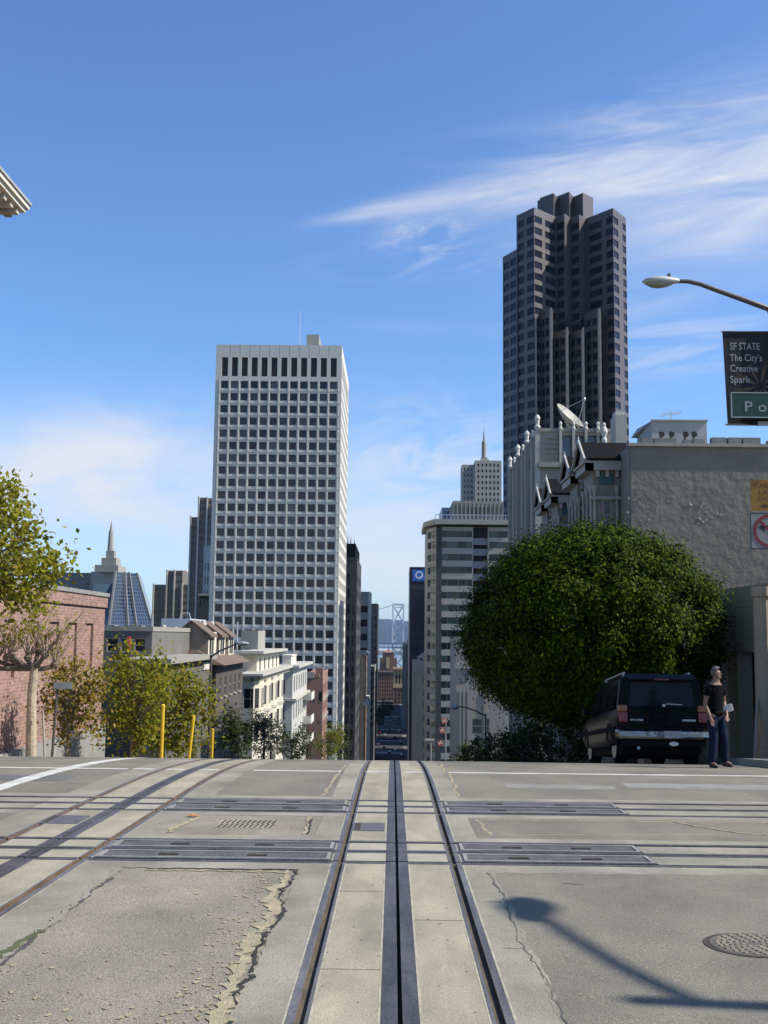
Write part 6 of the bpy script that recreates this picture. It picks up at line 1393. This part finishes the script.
for s in (0, 1):
    for j in range(nz+1):
        for i in range(nx+1):
            u, v = i/nx, j/nz; vs.append((bx0+(bx1-bx0)*u+.05*(1-v)*(1-u)*1.2, yb-.012*math.sin(3*u+4*v)*0-.0+.006*s, bz0+(bz1-bz0)*v))
b.v = vs; n1 = (nx+1)*(nz+1)
for j in range(nz):
    for i in range(nx):
        a = j*(nx+1)+i; b.f.append((a, a+1, a+nx+2, a+nx+1)); b.f.append((n1+a, n1+a+nx+1, n1+a+nx+2, n1+a+1)); b.mi += [0, 0]
b.build('banner_cloth', banner_mat(), root)
b = MB(); lx = ax(729.5, yb, 350); m_let = M('banner_white_ink', (.33, .325, .32), .7, .05)
for s, py, wpx in (('SF STATE', 349.8, 30), ('The City\u2019s', 361.2, 32.5), ('Creative', 371.8, 28), ('Spark', 383, 20.5)): text_mb(b, s, 10.6*k, Vector((ax(729.8, yb, py), yb-.006, az(py, yb, 740))), X_, -Y_, width=wpx*k)
b.build('lettering', m_let, root)
b = MB(); b.tube([(bx0-.02, yb, bz1+.015), (PX, yb, bz1+.015)], .018, 8); b.tube([(bx0+.02, yb, bz0-.015), (PX, yb, bz0-.015)], .018, 8); b.build('banner_rod', m_darkmetal, root)
MB().box(ax(757.5, yb, 424), ax(770, yb, 424), yb-.03, yb+.02, az(425.8, yb, 760), az(421.5, yb, 760)).build('bracket', m_metal, root)
# street name sign in front of the banner
ys_ = Y-.35; sx0, sx1, sz0, sz1 = ax(731, ys_, 405), ax(731, ys_, 405)+1.95, az(417.8, ys_, 750), az(392.2, ys_, 750)
root = empty('street_name_sign', ((sx0+sx1)/2, ys_, sz0), 'green street name sign with white letters hung in front of the banner', 'sign')
MB().box(sx0, sx1, ys_, ys_+.03, sz0, sz1).build('plate', M('sign_green', (.001, .034, .022), .45, .1, 3), root)
t_ = .022; b = MB(); b.box(sx0, sx1, ys_-.004, ys_-.001, sz0, sz0+t_); b.box(sx0, sx1, ys_-.004, ys_-.001, sz1-t_, sz1); b.box(sx0, sx0+t_, ys_-.004, ys_-.001, sz0+t_, sz1-t_); b.box(sx1-t_, sx1, ys_-.004, ys_-.001, sz0+t_, sz1-t_)
m_sw = M('reflective_white', (.30, .31, .29), .5, .05); b.build('border', m_sw, root)
b = MB(); text_mb(b, 'P o w e l l', .30, Vector((ax(744, ys_, 410), ys_-.005, az(411.5, ys_, 750))), X_, -Y_, width=1.36); b.build('lettering', m_sw, root)
MB().box(PX-.04, PX+.04, ys_+.03, Y-.08, (sz0+sz1)/2-.04, (sz0+sz1)/2+.04).build('bracket', m_metal, root)
# warning sign and no left turn sign
ys_ = Y-.16; x0, x1 = ax(750.8, ys_, 495), ax(792, ys_, 495); z0_, z1_ = az(510.8, ys_, 760), az(479.6, ys_, 760)
root = empty('warning_sign', ((x0+x1)/2, ys_, z0_), 'amber warning sign with dark lettering and an arrow on the corner pole', 'sign')
MB().box(x0, x1, ys_, ys_+.02, z0_, z1_).build('plate', M('amber_sign', (.25, .11, .003), .5, .1, 3), root)
m_sb = M('sign_dark_ink', (.055, .025, .004), .6, .1); b = MB(); xc = (x0+x1)/2
for s, py, w_ in (('CABLE CAR', 487.8, .66), ('LANES', 494.2, .50), ('ON HILL', 500.8, .56)): text_mb(b, s, 5.6*ys_/F*1.15, Vector((xc-.0, ys_-.003, az(py, ys_, 760))), X_, -Y_, align='CENTER', width=w_)
az_ = az(506, ys_, 760); b.add([(xc-.24, ys_-.003, az_), (xc-.12, ys_-.003, az_+.05), (xc-.12, ys_-.003, az_+.022), (xc+.22, ys_-.003, az_+.022), (xc+.22, ys_-.003, az_-.022), (xc-.12, ys_-.003, az_-.022), (xc-.12, ys_-.003, az_-.05)], [(0, 1, 6), (2, 3, 4, 5)]); b.build('lettering', m_sb, root)
x0, x1 = ax(749.8, ys_, 530), ax(790, ys_, 530); z0_, z1_ = az(549.6, ys_, 760), az(512.2, ys_, 760)
root = empty('no_turn_sign', ((x0+x1)/2, ys_, z0_), 'white no left turn sign with a red ring and black arrow under the amber sign', 'sign')
MB().box(x0, x1, ys_, ys_+.02, z0_, z1_).build('plate', M('sign_white_sheet', (.20, .195, .18), .5, .06), root)
b = MB(); t_ = .018
for q in ((x0+.01, x1-.01, z0_+.01, z0_+.01+t_), (x0+.01, x1-.01, z1_-.01-t_, z1_-.01), (x0+.01, x0+.01+t_, z0_+.03, z1_-.03), (x1-.01-t_, x1-.01, z0_+.03, z1_-.03)): b.box(q[0], q[1], ys_-.003, ys_-.001, q[2], q[3])
xc, zc = (x0+x1)/2, (z0_+z1_)/2; b.add([(xc-.24, ys_-.003, zc+.07), (xc-.10, ys_-.003, zc+.16), (xc-.10, ys_-.003, zc+.11), (xc+.10, ys_-.003, zc+.11), (xc+.12, ys_-.003, zc-.2), (xc+.04, ys_-.003, zc-.2), (xc+.04, ys_-.003, zc+.04), (xc-.10, ys_-.003, zc+.04), (xc-.10, ys_-.003, zc-.02)], [(0, 1, 8), (2, 3, 6, 7), (3, 4, 5, 6)])
b.build('arrow', M('sign_black', (.015, .015, .015), .6, .1), root)
b = MB(); r0, r1 = .27, .335
for q in range(40):
    a, c = 2*math.pi*q/40, 2*math.pi*(q+1)/40; b.quad(*[(xc+r_*math.cos(t), ys_-.006, zc+r_*math.sin(t)) for r_, t in ((r0, a), (r1, a), (r1, c), (r0, c))])
b.quad((xc-.22, ys_-.007, zc+.18), (xc-.18, ys_-.007, zc+.22), (xc+.22, ys_-.007, zc-.18), (xc+.18, ys_-.007, zc-.22)); b.build('red_ring', M('sign_red', (.17, .008, .016), .5, .1), root)
b = MB(); p = at(768.5, 577, Y); b.box(PX-.16, PX-.09, Y-.1, Y+.1, p.z-.1, p.z+.1); b.lathe((PX-.12, Y-.12, p.z), [(.05, 0), (.065, .04), (.03, .1)], 10, axis='y'); b.build('walk_button', m_darkmetal, bpy.data.objects['corner_lamp_pole'])
# second corner lamp outside the frame on the right: it throws the lamp shadow on the road
te = math.tan(SUN_EL); hs = SUN_V.copy(); hs.z = 0; hs.normalize()
def sun_up(x, y, z): s = (z-g(y))/te; return Vector((x+hs.x*s, y+hs.y*s, z))
J = sun_up(road_x(1.57), road_y(5.57), 8.6); Hh = sun_up(road_x(.96), road_y(7.7), 9.25)
root = empty('corner_lamp_pole', (J.x, J.y, g(J.y)+.14), 'tall corner lamp pole just outside the right edge whose shadow lies on the road', 'street lamp')
b = MB(); b.tube([(J.x, J.y, g(J.y)), (J.x, J.y, 8.9)], [.12, .085], 12); b.build('pole', m_pole, root)
d_ = (Hh-J); b = MB(); b.tube([J, J+d_*.3+Z_*.06, J+d_*.65+Z_*.04, Hh-d_*.12], [.06, .055, .05, .045], 10); b.build('arm', m_brownpole, root)
b = MB(); u_ = d_.copy(); u_.z = 0; u_.normalize(); v_ = Vector((-u_.y, u_.x, 0)); n = 14; secs = [(-.42, .05, .05), (-.3, .11, .09), (0, .2, .13), (.2, .19, .12), (.34, .1, .07), (.4, .02, .02)]
for s, r1, r2 in secs:
    for q in range(n):
        a = 2*math.pi*q/n; b.v.append(tuple(Hh+u_*s+v_*r1*math.cos(a)+Z_*r2*math.sin(a)))
for i in range(len(secs)-1):
    for q in range(n): b.f.append((i*n+q, i*n+(q+1) % n, (i+1)*n+(q+1) % n, (i+1)*n+q)); b.mi.append(0)
b.f += [tuple(range(n)), tuple(range((len(secs)-1)*n, len(secs)*n))]; b.mi += [0, 0]; b.build('lamp_head', m_metal, root, smooth=True)
# red and white pennant pole far down the right kerb
Y = 155.; X = ax(445.5, Y, 740); root = empty('pennant_pole', (X, Y, g(Y)), 'pole with three wavy red and white pennants beside the banded hotel', 'flag pole')
MB().tube([(X, Y, g(Y)), (X, Y, az(717, Y, 445))], .09, 8).build('pole', m_pole, root)
m_red = M('pennant_red', (.22, .03, .018), .8, .2, 2); m_pw = M('pennant_white', (.36, .28, .25), .8, .1, 2)
for px, py in ((444.5, 719.5), (442.5, 729), (440.5, 741.5)):
    b = MB(); c = at(px, py, Y-.2); xs_ = np.linspace(-.5, .55, 9); zs_ = [.25, .02, -.22, -.05, .12, -.12, -.2, .0, .2]
    for (a, za), (c2, zc2) in zip(zip(xs_, zs_), list(zip(xs_, zs_))[1:]):
        for off_, mi in ((0, 0), (-.28, 1), (-.5, 0)): b.quad((c.x+a, c.y+.1*math.sin(a*4), c.z+za+off_), (c.x+c2, c.y+.1*math.sin(c2*4), c.z+zc2+off_), (c.x+c2, c.y+.1*math.sin(c2*4), c.z+zc2+off_+(.26 if off_ else .2)), (c.x+a, c.y+.1*math.sin(a*4), c.z+za+off_+(.26 if off_ else .2)), mi)
    b.build('pennant', [m_red, m_pw], root)
Y = 140.; b = MB(); p = at(431, 740.5, Y); b.tube([(p.x, Y, g(Y)), (p.x, Y, p.z)], .08, 8); root = b.build('street_lamp', m_pole, label='pale lamp head on a straight pole just left of the pennants', cat='street lamp', group='lamps on arms', base=(p.x, Y, g(Y)))
MB().box(p.x-.75, p.x+.4, Y-.2, Y+.2, p.z, p.z+.18).build('lamp_head', m_pale, root)
# ------------------------------------------------------------------ parked off-road car at the kerb
m_black = M('black_car_paint', (.006, .006, .007), .25, .1, 1, spec=.02, coat=.05)
m_cglass = M('tinted_car_glass', (.010, .012, .016), .1, .1, 1, spec=.12); m_chrome = M('bumper_chrome', (.20, .20, .205), .14, .3, 3, metal=1, bump=.03, bscale=4)
m_tyre = M('tyre_rubber', (.009, .009, .009), .95, .2, 8, spec=.05); m_rim = M('alloy_rim', (.35, .35, .36), .3, .1, 4, metal=.8)
m_lred = M('tail_lamp_red', (.16, .006, .005), .2, .15, 30); m_lamb = M('tail_lamp_amber', (.22, .06, .006), .2, .15, 30); m_plast = M('black_plastic', (.007, .007, .007), .8, .2, 10, spec=.08)
YR = 23.4; XC_ = ax(665.5, YR, 720); yw0, yw1 = YR+.95, YR+3.95; pitch = math.atan((g(yw1)-g(yw0))/3.0)
root = empty('parked_car', (XC_, YR, g(YR)), 'black off-road estate car with chrome rear bumper parked nose downhill at the right kerb', 'car', rx=pitch)
def lp(mb, name, mats, parent=root, **k): return mb.build(name, mats, parent, local=True, **k)
ST = [(.16, .90, .50, 1.10, .79, 1.79), (.20, .945, .46, 1.11, .81, 1.83), (.34, .965, .42, 1.12, .82, 1.86), (1.2, .975, .38, 1.12, .82, 1.885), (2.4, .975, .38, 1.12, .81, 1.875), (3.05, .975, .38, 1.11, .77, 1.80), (3.72, .97, .38, 1.09, .90, 1.15), (4.5, .95, .42, 1.0, .84, 1.06), (4.8, .90, .48, .92, .76, .97), (4.9, .84, .55, .84, .70, .88)]
def sect(s):
    y, w_, zb, zl, wr, zr = s
    h = [(w_*.94, zb), (w_, zb+.16), (w_*1.005, zl-.32), (w_*.985, zl-.06), (w_*.965, zl), (wr+.02, zr-.09), (wr-.05, zr-.025), (wr-.2, zr), (.0, zr+.012)]
    return [(x, y, z) for x, z in h] + [(-x, y, z) for x, z in h[-2::-1]]
b = MB(); n = 17
for s in ST: b.v += sect(s)
for i in range(len(ST)-1):
    for q in range(n): b.f.append((i*n+q, i*n+(q+1) % n, (i+1)*n+(q+1) % n, (i+1)*n+q)); b.mi.append(0)
b.f += [tuple(range(n)), tuple(range((len(ST)-1)*n, len(ST)*n))[::-1]]; b.mi += [0, 0]
body = lp(b, 'body', m_black, smooth=True)
try:
    mod = body.modifiers.new('edge', 'EDGE_SPLIT'); mod.split_angle = R(38)
except Exception: pass
b = MB(); b.add([(-.70, .148, 1.20), (.70, .148, 1.20), (.64, .152, 1.70), (-.64, .152, 1.70)]+[(-.70, .17, 1.20), (.70, .17, 1.20), (.64, .175, 1.70), (-.64, .175, 1.70)], [(0, 1, 2, 3), (0, 4, 5, 1), (1, 5, 6, 2), (2, 6, 7, 3), (3, 7, 4, 0)]); rg = lp(b, 'rear_window', m_cglass)
b = MB(); b.tube([(.03, .11, 1.22), (.10, .12, 1.25), (.42, .125, 1.235)], .012, 6); b.lathe((.03, .12, 1.20), [(.03, -.01), (.03, .04)], 8); lp(b, 'wiper', m_metal, rg)
b = MB(); b.add([(-.70, .06, 1.74), (.70, .06, 1.74), (.74, .3, 1.86), (-.74, .3, 1.86), (-.70, .06, 1.77), (.70, .06, 1.77), (.74, .3, 1.895), (-.74, .3, 1.895)], [(0, 3, 2, 1), (4, 5, 6, 7), (0, 1, 5, 4), (1, 2, 6, 5), (2, 3, 7, 6), (3, 0, 4, 7)]); sp_ = lp(b, 'spoiler', m_black); lp(MB().box(-.16, .16, .045, .062, 1.742, 1.768), 'brake_lamp', m_lred, sp_)
lp(MB().box(-.85, .85, .42, 4.5, .20, .40), 'underbody', m_plast); lp(MB().box(-.66, .66, .80, 1.1, .12, .30), 'axle', m_plast)
b = MB()
lp(MB().box(-.72, .72, .135, .158, .78, 1.14), 'tailgate', m_black, bevel=.02)
lp(MB().box(-.20, .20, .10, .134, .98, 1.03), 'tailgate_handle', m_plast)
for s, nm in ((-1, 'left'), (1, 'right')):
    a, c = sorted((s*.745, s*.925)); t_ = lp(MB().box(a, c, .10, .26, .86, 1.08), 'tail_lamp', m_lred, bevel=.02); lp(MB().box(a, c, .10, .26, 1.083, 1.22), 'turn_lamp', m_lamb, t_, bevel=.02)
b = MB(); secs = [(-.99, .22), (-.95, .08), (-.8, .02), (0, -.01), (.8, .02), (.95, .08), (.99, .22)]
for (xa, ya), (xb2, yb2) in zip(secs, secs[1:]):
    for (za, da), (zb2, db2) in zip([(.52, .03), (.56, 0), (.67, 0), (.71, .05)], [(.56, 0), (.67, 0), (.71, .05)]): b.quad((xa, ya+da, za), (xb2, yb2+da, za), (xb2, yb2+db2, zb2), (xa, ya+db2, zb2))
    b.quad((xa, ya+.05, .71), (xb2, yb2+.05, .71), (xb2, .25, .71), (xa, .25, .71))
bp_ = lp(b, 'bumper', m_chrome); lp(MB().box(-.88, .88, .09, .4, .36, .495), 'valance', m_plast)
lp(MB().box(-.02, .34, -.024, -.013, .535, .68), 'number_plate', M('blank_plate', (.26, .25, .24), .5, .08, 6), bp_)
b = MB(); nn = 18; b.add([(.20+.10*math.cos(2*math.pi*k/nn), .085, .42+.045*math.sin(2*math.pi*k/nn)) for k in range(nn)], [tuple(range(nn))]); lp(b, 'oval_badge', M('pale_badge', (.5, .52, .5), .4, .05))
for z_, x_ in ((.91, -.55), (.91, .55)): lp(MB().box(x_-.14, x_+.14, .118, .134, z_-.02, z_+.02), 'trim_badge', m_chrome)
lp(MB().tube([(-.55, .05, .33), (-.55, .5, .33)], .035, 10), 'exhaust', m_chrome)
for s in (-1, 1):
    b = MB()
    for ya, yb2, t in ((.45, 1.25, 0), (1.35, 2.15, 0), (2.22, 2.98, 1)):
        za, zb2 = 1.16, 1.74 if not t else 1.70; xa, xb2 = s*.965, s*.842
        b.add([(xa, ya, za), (xa, yb2+(.45 if t else 0), za), (xb2, yb2, zb2), (xb2, ya, zb2)], [(0, 1, 2, 3)])
    lp(b, 'side_window', m_cglass)
    for yw in (.95, 3.95):
        b = MB(); b.lathe((s*.76, yw, .37), [(.30, -.12), (.37, -.10), (.375, 0), (.37, .10), (.30, .12)], 28, axis='x'); wh_ = lp(b, 'wheel', m_tyre, smooth=True)
        b = MB(); b.lathe((s*.76+s*.10, yw, .37), [(.24, -.03), (.25, .0), (.20, .03), (.05, .035)], 20, axis='x'); lp(b, 'rim', m_rim, wh_)
        b = MB()
        for q in range(13):
            a0_, a1_ = math.pi*q/13-.1, math.pi*(q+1)/13-.1+.0
            b.quad(*[(s*(.975+dx_), yw+r_*math.cos(t), .38+r_*math.sin(t)) for r_, t, dx_ in ((.40, a0_, .03), (.49, a0_, .008), (.49, a1_, .008), (.40, a1_, .03))])
        lp(b, 'wheel_arch', m_plast)
    lp(MB().box(min(s*.985, s*1.0), max(s*.985, s*1.0), .35, 4.4, .68, .78), 'side_moulding', m_plast, bevel=.006)
    b = MB(); b.tube([(s*.70, .5, 1.93), (s*.70, 2.7, 1.93)], .02, 8); b.box(s*.70-.02, s*.70+.02, .6, .66, 1.86, 1.93); b.box(s*.70-.02, s*.70+.02, 2.5, 2.56, 1.86, 1.93); lp(b, 'roof_rail', m_metal)
    lp(MB().box(min(s*1.0, s*1.17), max(s*1.0, s*1.17), 3.05, 3.17, 1.14, 1.32), 'wing_mirror', m_black, bevel=.03)
b = MB(); b.add([(-.74, 3.12, 1.765), (.74, 3.12, 1.765), (.87, 3.70, 1.19), (-.87, 3.70, 1.19)], [(0, 1, 2, 3)]); b.v = [(v[0], v[1]+.012, v[2]+.012) for v in b.v]; lp(b, 'windscreen', m_cglass)

# ------------------------------------------------------------------ the man on the crossing
def skin(name, V, Ed, Rd, mat, parent, rooti=0, sub=2):
    me = bpy.data.meshes.new(name); me.from_pydata([tuple(v) for v in V], Ed, []); o = bpy.data.objects.new(name, me); COL.objects.link(o)
    o.modifiers.new('skin', 'SKIN')
    for i, d in enumerate(me.skin_vertices[0].data): d.radius = (Rd[i], Rd[i]) if not isinstance(Rd[i], tuple) else Rd[i]; d.use_root = (i == rooti)
    s = o.modifiers.new('sub', 'SUBSURF'); s.levels = s.render_levels = sub
    me2 = bpy.data.meshes.new_from_object(o.evaluated_get(bpy.context.evaluated_depsgraph_get())); bpy.data.objects.remove(o)
    me2.name = name; me2.materials.clear(); me2.materials.append(mat); me2.polygons.foreach_set('use_smooth', [True]*len(me2.polygons))
    o = bpy.data.objects.new(name, me2); COL.objects.link(o); o.parent = parent; return o
Yp_ = 21.2; pf = at(717, 760, Yp_)
man = empty('person', (pf.x, Yp_, g(Yp_)+.003), 'man in black t-shirt and blue jeans with grey hair looking right, paper under his arm', 'person', rz=R(28)); man.scale = (1.04, 1.04, 1.04)
m_skin = M('skin', (.20, .105, .072), .55, .08, 8); m_shirt = M('black_tshirt', (.006, .006, .007), .95, .2, 12, spec=.05); m_jean = M('blue_jeans', (.012, .017, .034), .9, .3, 9, fine=.2, spec=.05); m_hair = M('grey_hair', (.085, .08, .075), .8, .25, 60); m_shoe = M('dark_shoes', (.02, .02, .022), .6, .2, 8)
J_ = dict(pel=(0, 0, .97), sp=(0, .01, 1.14), ch=(0, .0, 1.34), nb=(0, .0, 1.49), nk=(.005, -.015, 1.565), jaw=(.012, -.035, 1.635), hd=(.012, -.02, 1.70), top=(.01, -.012, 1.765),
    ls=(.158, .0, 1.415), le=(.285, .09, 1.17), lw=(.145, -.12, .965), lh=(.10, -.165, .915), rs=(-.158, 0, 1.415), re=(-.215, .05, 1.15), rw=(-.20, -.06, .92), rh=(-.19, -.08, .85),
    lp=(.095, 0, .90), lk=(.15, -.035, .50), la=(.235, .05, .10), lt=(.275, -.09, .035), rp=(-.095, 0, .90), rk=(-.095, -.03, .50), ra=(-.105, .03, .10), rt=(-.12, -.12, .035))
RJ = dict(pel=(.125, .09), sp=(.115, .085), ch=(.155, .11), nb=.075, nk=.056, jaw=(.066, .07), hd=(.078, .092), top=(.055, .062), ls=.058, le=.041, lw=.029, lh=(.034, .02), rs=.058, re=.041, rw=.029, rh=(.034, .02), lp=.088, lk=.058, la=.042, lt=.036, rp=.088, rk=.058, ra=.042, rt=.036)
E_ = [('pel', 'sp'), ('sp', 'ch'), ('ch', 'nb'), ('nb', 'nk'), ('nk', 'jaw'), ('jaw', 'hd'), ('hd', 'top'), ('nb', 'ls'), ('ls', 'le'), ('le', 'lw'), ('lw', 'lh'), ('nb', 'rs'), ('rs', 're'), ('re', 'rw'), ('rw', 'rh'), ('pel', 'lp'), ('lp', 'lk'), ('lk', 'la'), ('la', 'lt'), ('pel', 'rp'), ('rp', 'rk'), ('rk', 'ra'), ('ra', 'rt')]
kk = list(J_); V = [Vector(J_[k]) for k in kk]; Rd = [RJ[k] for k in kk]; Ed = [(kk.index(a), kk.index(c)) for a, c in E_]
for hnd, wr, bend in (('lh', 'lw', Vector((-.3, -.2, -.9))), ('rh', 'rw', Vector((.1, -.3, -.9)))):
    h, w0 = Vector(J_[hnd]), Vector(J_[wr]); dr = (h-w0).normalized(); sd = dr.cross(Vector((0, -1, .2))).normalized(); hi = kk.index(hnd)
    for i_, (o_, l_) in enumerate(((-.03, .075), (-.01, .085), (.01, .08), (.03, .062))):
        b0 = h+dr*.025+sd*o_; b1 = b0+dr*l_*.5; b2 = b1+(dr*.6+bend*.4).normalized()*l_*.5; i0 = len(V); V += [b0, b1, b2]; Rd += [.0105, .0095, .008]; Ed += [(hi, i0), (i0, i0+1), (i0+1, i0+2)]
    t0 = h-dr*.015-sd*.035; t1 = t0-sd*.025+dr*.03; i0 = len(V); V += [t0, t1, t1+dr*.03]; Rd += [.013, .011, .009]; Ed += [(hi, i0), (i0, i0+1), (i0+1, i0+2)]
body = skin('body', V, Ed, Rd, m_skin, man)
def sub_skin(name, names, edges, rad, mat, sub=2, parent=man):
    Vs = []
    for q in names: Vs.append(Vector(J_[q]) if isinstance(q, str) else Vector(q))
    return skin(name, Vs, edges, rad, mat, parent, 0, sub)
mix = lambda a, c, t: tuple(Vector(J_[a]).lerp(Vector(J_[c]), t))
sub_skin('t_shirt', ['ch', 'sp', (0, .0, .86), 'nb', 'ls', mix('ls', 'le', .55), 'rs', mix('rs', 're', .55), (0, -.0, 1.525)], [(0, 1), (1, 2), (0, 3), (3, 4), (4, 5), (3, 6), (6, 7), (3, 8)], [(.172, .126), (.16, .122), (.186, .142), (.10, .09), .068, .062, .068, .062, .066], m_shirt)
sub_skin('jeans', ['pel', 'lp', 'lk', (.225, .045, .07), 'rp', 'rk', (-.105, .03, .07), (0, 0, 1.0)], [(0, 1), (1, 2), (2, 3), (0, 4), (4, 5), (5, 6), (0, 7)], [(.165, .118), .105, .08, .075, .105, .08, .075, (.15, .11)], m_jean)
for a, t in (('la', 'lt'), ('ra', 'rt')):
    A0, T0 = Vector(J_[a]), Vector(J_[t]); d_ = (T0-A0); d_.z = 0; d_.normalize(); c0 = Vector((A0.x, A0.y, .045))
    sub_skin('shoe', [tuple(c0-d_*.05), tuple(c0+d_*.06), tuple(c0+d_*.17+Vector((0, 0, -.008)))], [(0, 1), (1, 2)], [(.044, .046), (.048, .044), (.040, .034)], m_shoe)
HC = Vector((.012, -.018, 1.70)); hz = R(38)          # the head is turned to the man's left
fx, sx_ = Vector((math.sin(hz), -math.cos(hz), 0)), Vector((math.cos(hz), math.sin(hz), 0))
bm = bmesh.new(); bmesh.ops.create_icosphere(bm, subdivisions=3, radius=1)
rem = []
for v in bm.verts:
    c = v.co.copy()
    if c.y*-1 > .42 and c.z < .62 or c.z < -.35 and c.y < .2 or c.z < -.62: rem.append(v)
    v.co = HC+sx_*c.x*.089-fx*c.y*-1*-1*.106*1+Z_*(c.z*.118+.012) if False else HC+sx_*(c.x*.088)+fx*(-c.y*.104)+Z_*(c.z*.115+.012)
bmesh.ops.delete(bm, geom=rem, context='VERTS'); me = bpy.data.meshes.new('hair'); bm.to_mesh(me); bm.free(); me.materials.append(m_hair); mesh_obj('hair', me, man)
def face_part(name, mat, items):
    b = MB()
    for (s, f_, z, r_, k) in items: b.lathe(tuple(HC+sx_*s+fx*f_+Z_*z), [(r_*.4, -r_*k), (r_, 0), (r_*.4, r_*k)], 10)
    return b.build(name, mat, man, local=True, smooth=True)
face_part('eye', M('eye_dark', (.02, .015, .012), .3, .1), [(-.03, .083, .005, .010, .6), (.03, .083, .005, .010, .6)])
face_part('nose', m_skin, [(0, .088, -.022, .012, 1.6)]); face_part('ear', m_skin, [(-.082, .0, -.01, .018, 1.7), (.082, .0, -.01, .018, 1.7)])
face_part('mouth', M('lip', (.28, .10, .085), .5, .1), [(-.012, .083, -.062, .012, .35), (.012, .083, -.062, .012, .35)])
face_part('stubble', M('grey_stubble', (.16, .12, .10), .85, .2, 60), [(0, .062, -.086, .028, .6), (-.028, .05, -.078, .027, .7), (.028, .05, -.078, .027, .7)])
face_part('eyebrow', m_hair, [(-.03, .086, .026, .015, .25), (.03, .086, .026, .015, .25)])
MB().tube([(-.13, -.12, 1.0), (0, -.135, 1.0), (.13, -.12, 1.0)], .016, 6).build('belt', m_plast, man, local=True)
wm = Matrix.Translation(man.location) @ Matrix.Rotation(R(28), 4, 'Z')
q0 = wm @ Vector((.20, -.06, 1.02)); b = MB()
u_, v_, n_ = Vector((.86, -.2, .32)).normalized(), Vector((-.25, .1, 1)).normalized(), Vector((.1, -1, 0))
for i in range(3): b.obox(q0+n_*.012*i-u_*.12+v_*(.008*i), u_, v_, n_, .27-.02*i, .13, .009)
b.build('folded_newspaper', M('newsprint', (.55, .54, .50), .85, .12, 25), label='folded pale newspaper held under the man\'s arm', cat='newspaper', base=q0)

# ------------------------------------------------------------------ cars far down the street
m_cars = [M('far_car_' + n_, c_, .3, .1, 1, coat=.4) for n_, c_ in (('black', (.015, .015, .018)), ('silver', (.4, .41, .42)), ('white', (.6, .6, .59)), ('red', (.3, .03, .03)), ('blue', (.04, .06, .14)), ('grey', (.12, .12, .125)))]
names = ['black', 'silver', 'white', 'red', 'blue', 'grey']
def far_car(mi, x, y, lb, grp):
    root = empty('car', (x, y, g(y)), lb, 'car', grp)
    b = MB(); pr = [(-2.2, .4), (-2.2, .95), (-1.7, 1.02), (-1.2, 1.45), (.6, 1.45), (1.25, 1.0), (2.1, .85), (2.2, .4)]
    nn = len(pr); vs = [(x-.86, y+a, g(y)+z) for a, z in pr]+[(x+.86, y+a, g(y)+z) for a, z in pr]; b.add(vs, [tuple(range(nn)), tuple(range(nn, 2*nn))[::-1]]+[(i, (i+1) % nn, nn+(i+1) % nn, nn+i) for i in range(nn)]); b.build('body', m_cars[mi], root)
    b = MB(); b.box(x-.7, x+.7, y-1.62, y-1.5, g(y)+1.06, g(y)+1.36); b.build('rear_window', m_cglass, root)
    for s in (-1, 1):
        for yy_ in (-1.35, 1.35): MB().lathe((x+s*.72, y+yy_, g(y)+.32), [(.32, -.1), (.32, .1)], 12, axis='x').build('wheel', m_tyre, root)
        MB().box(x+s*.62-.14, x+s*.62+.14, y-2.23, y-2.203, g(y)+.75, g(y)+.9).build('tail_lamp', m_lred, root)
r_ = random.Random(12)
for i in range(26):
    side_ = (-9.2, 6.0, -1.5, 2.0, -5.)[i % 5]; y = 655+i*17+r_.uniform(-4, 4); mi = (0, 2, 5, 1, 0, 4, 3, 5)[(i*3) % 8]
    where = {-9.2: 'parked at the far left kerb', 6.0: 'parked at the far right kerb', -1.5: 'driving in the middle lane', 2.0: 'driving in the right hand lane', -5.: 'driving in the left hand lane'}[side_]
    far_car(mi, side_, y, 'tiny %s car %s of the downtown street' % (names[mi], where), 'cars far down the street')
# red car just below the crest on the right
far_car(3, 5.6, 205, 'dark red car below the pennants at the foot of the hill street', 'cars down the hill')
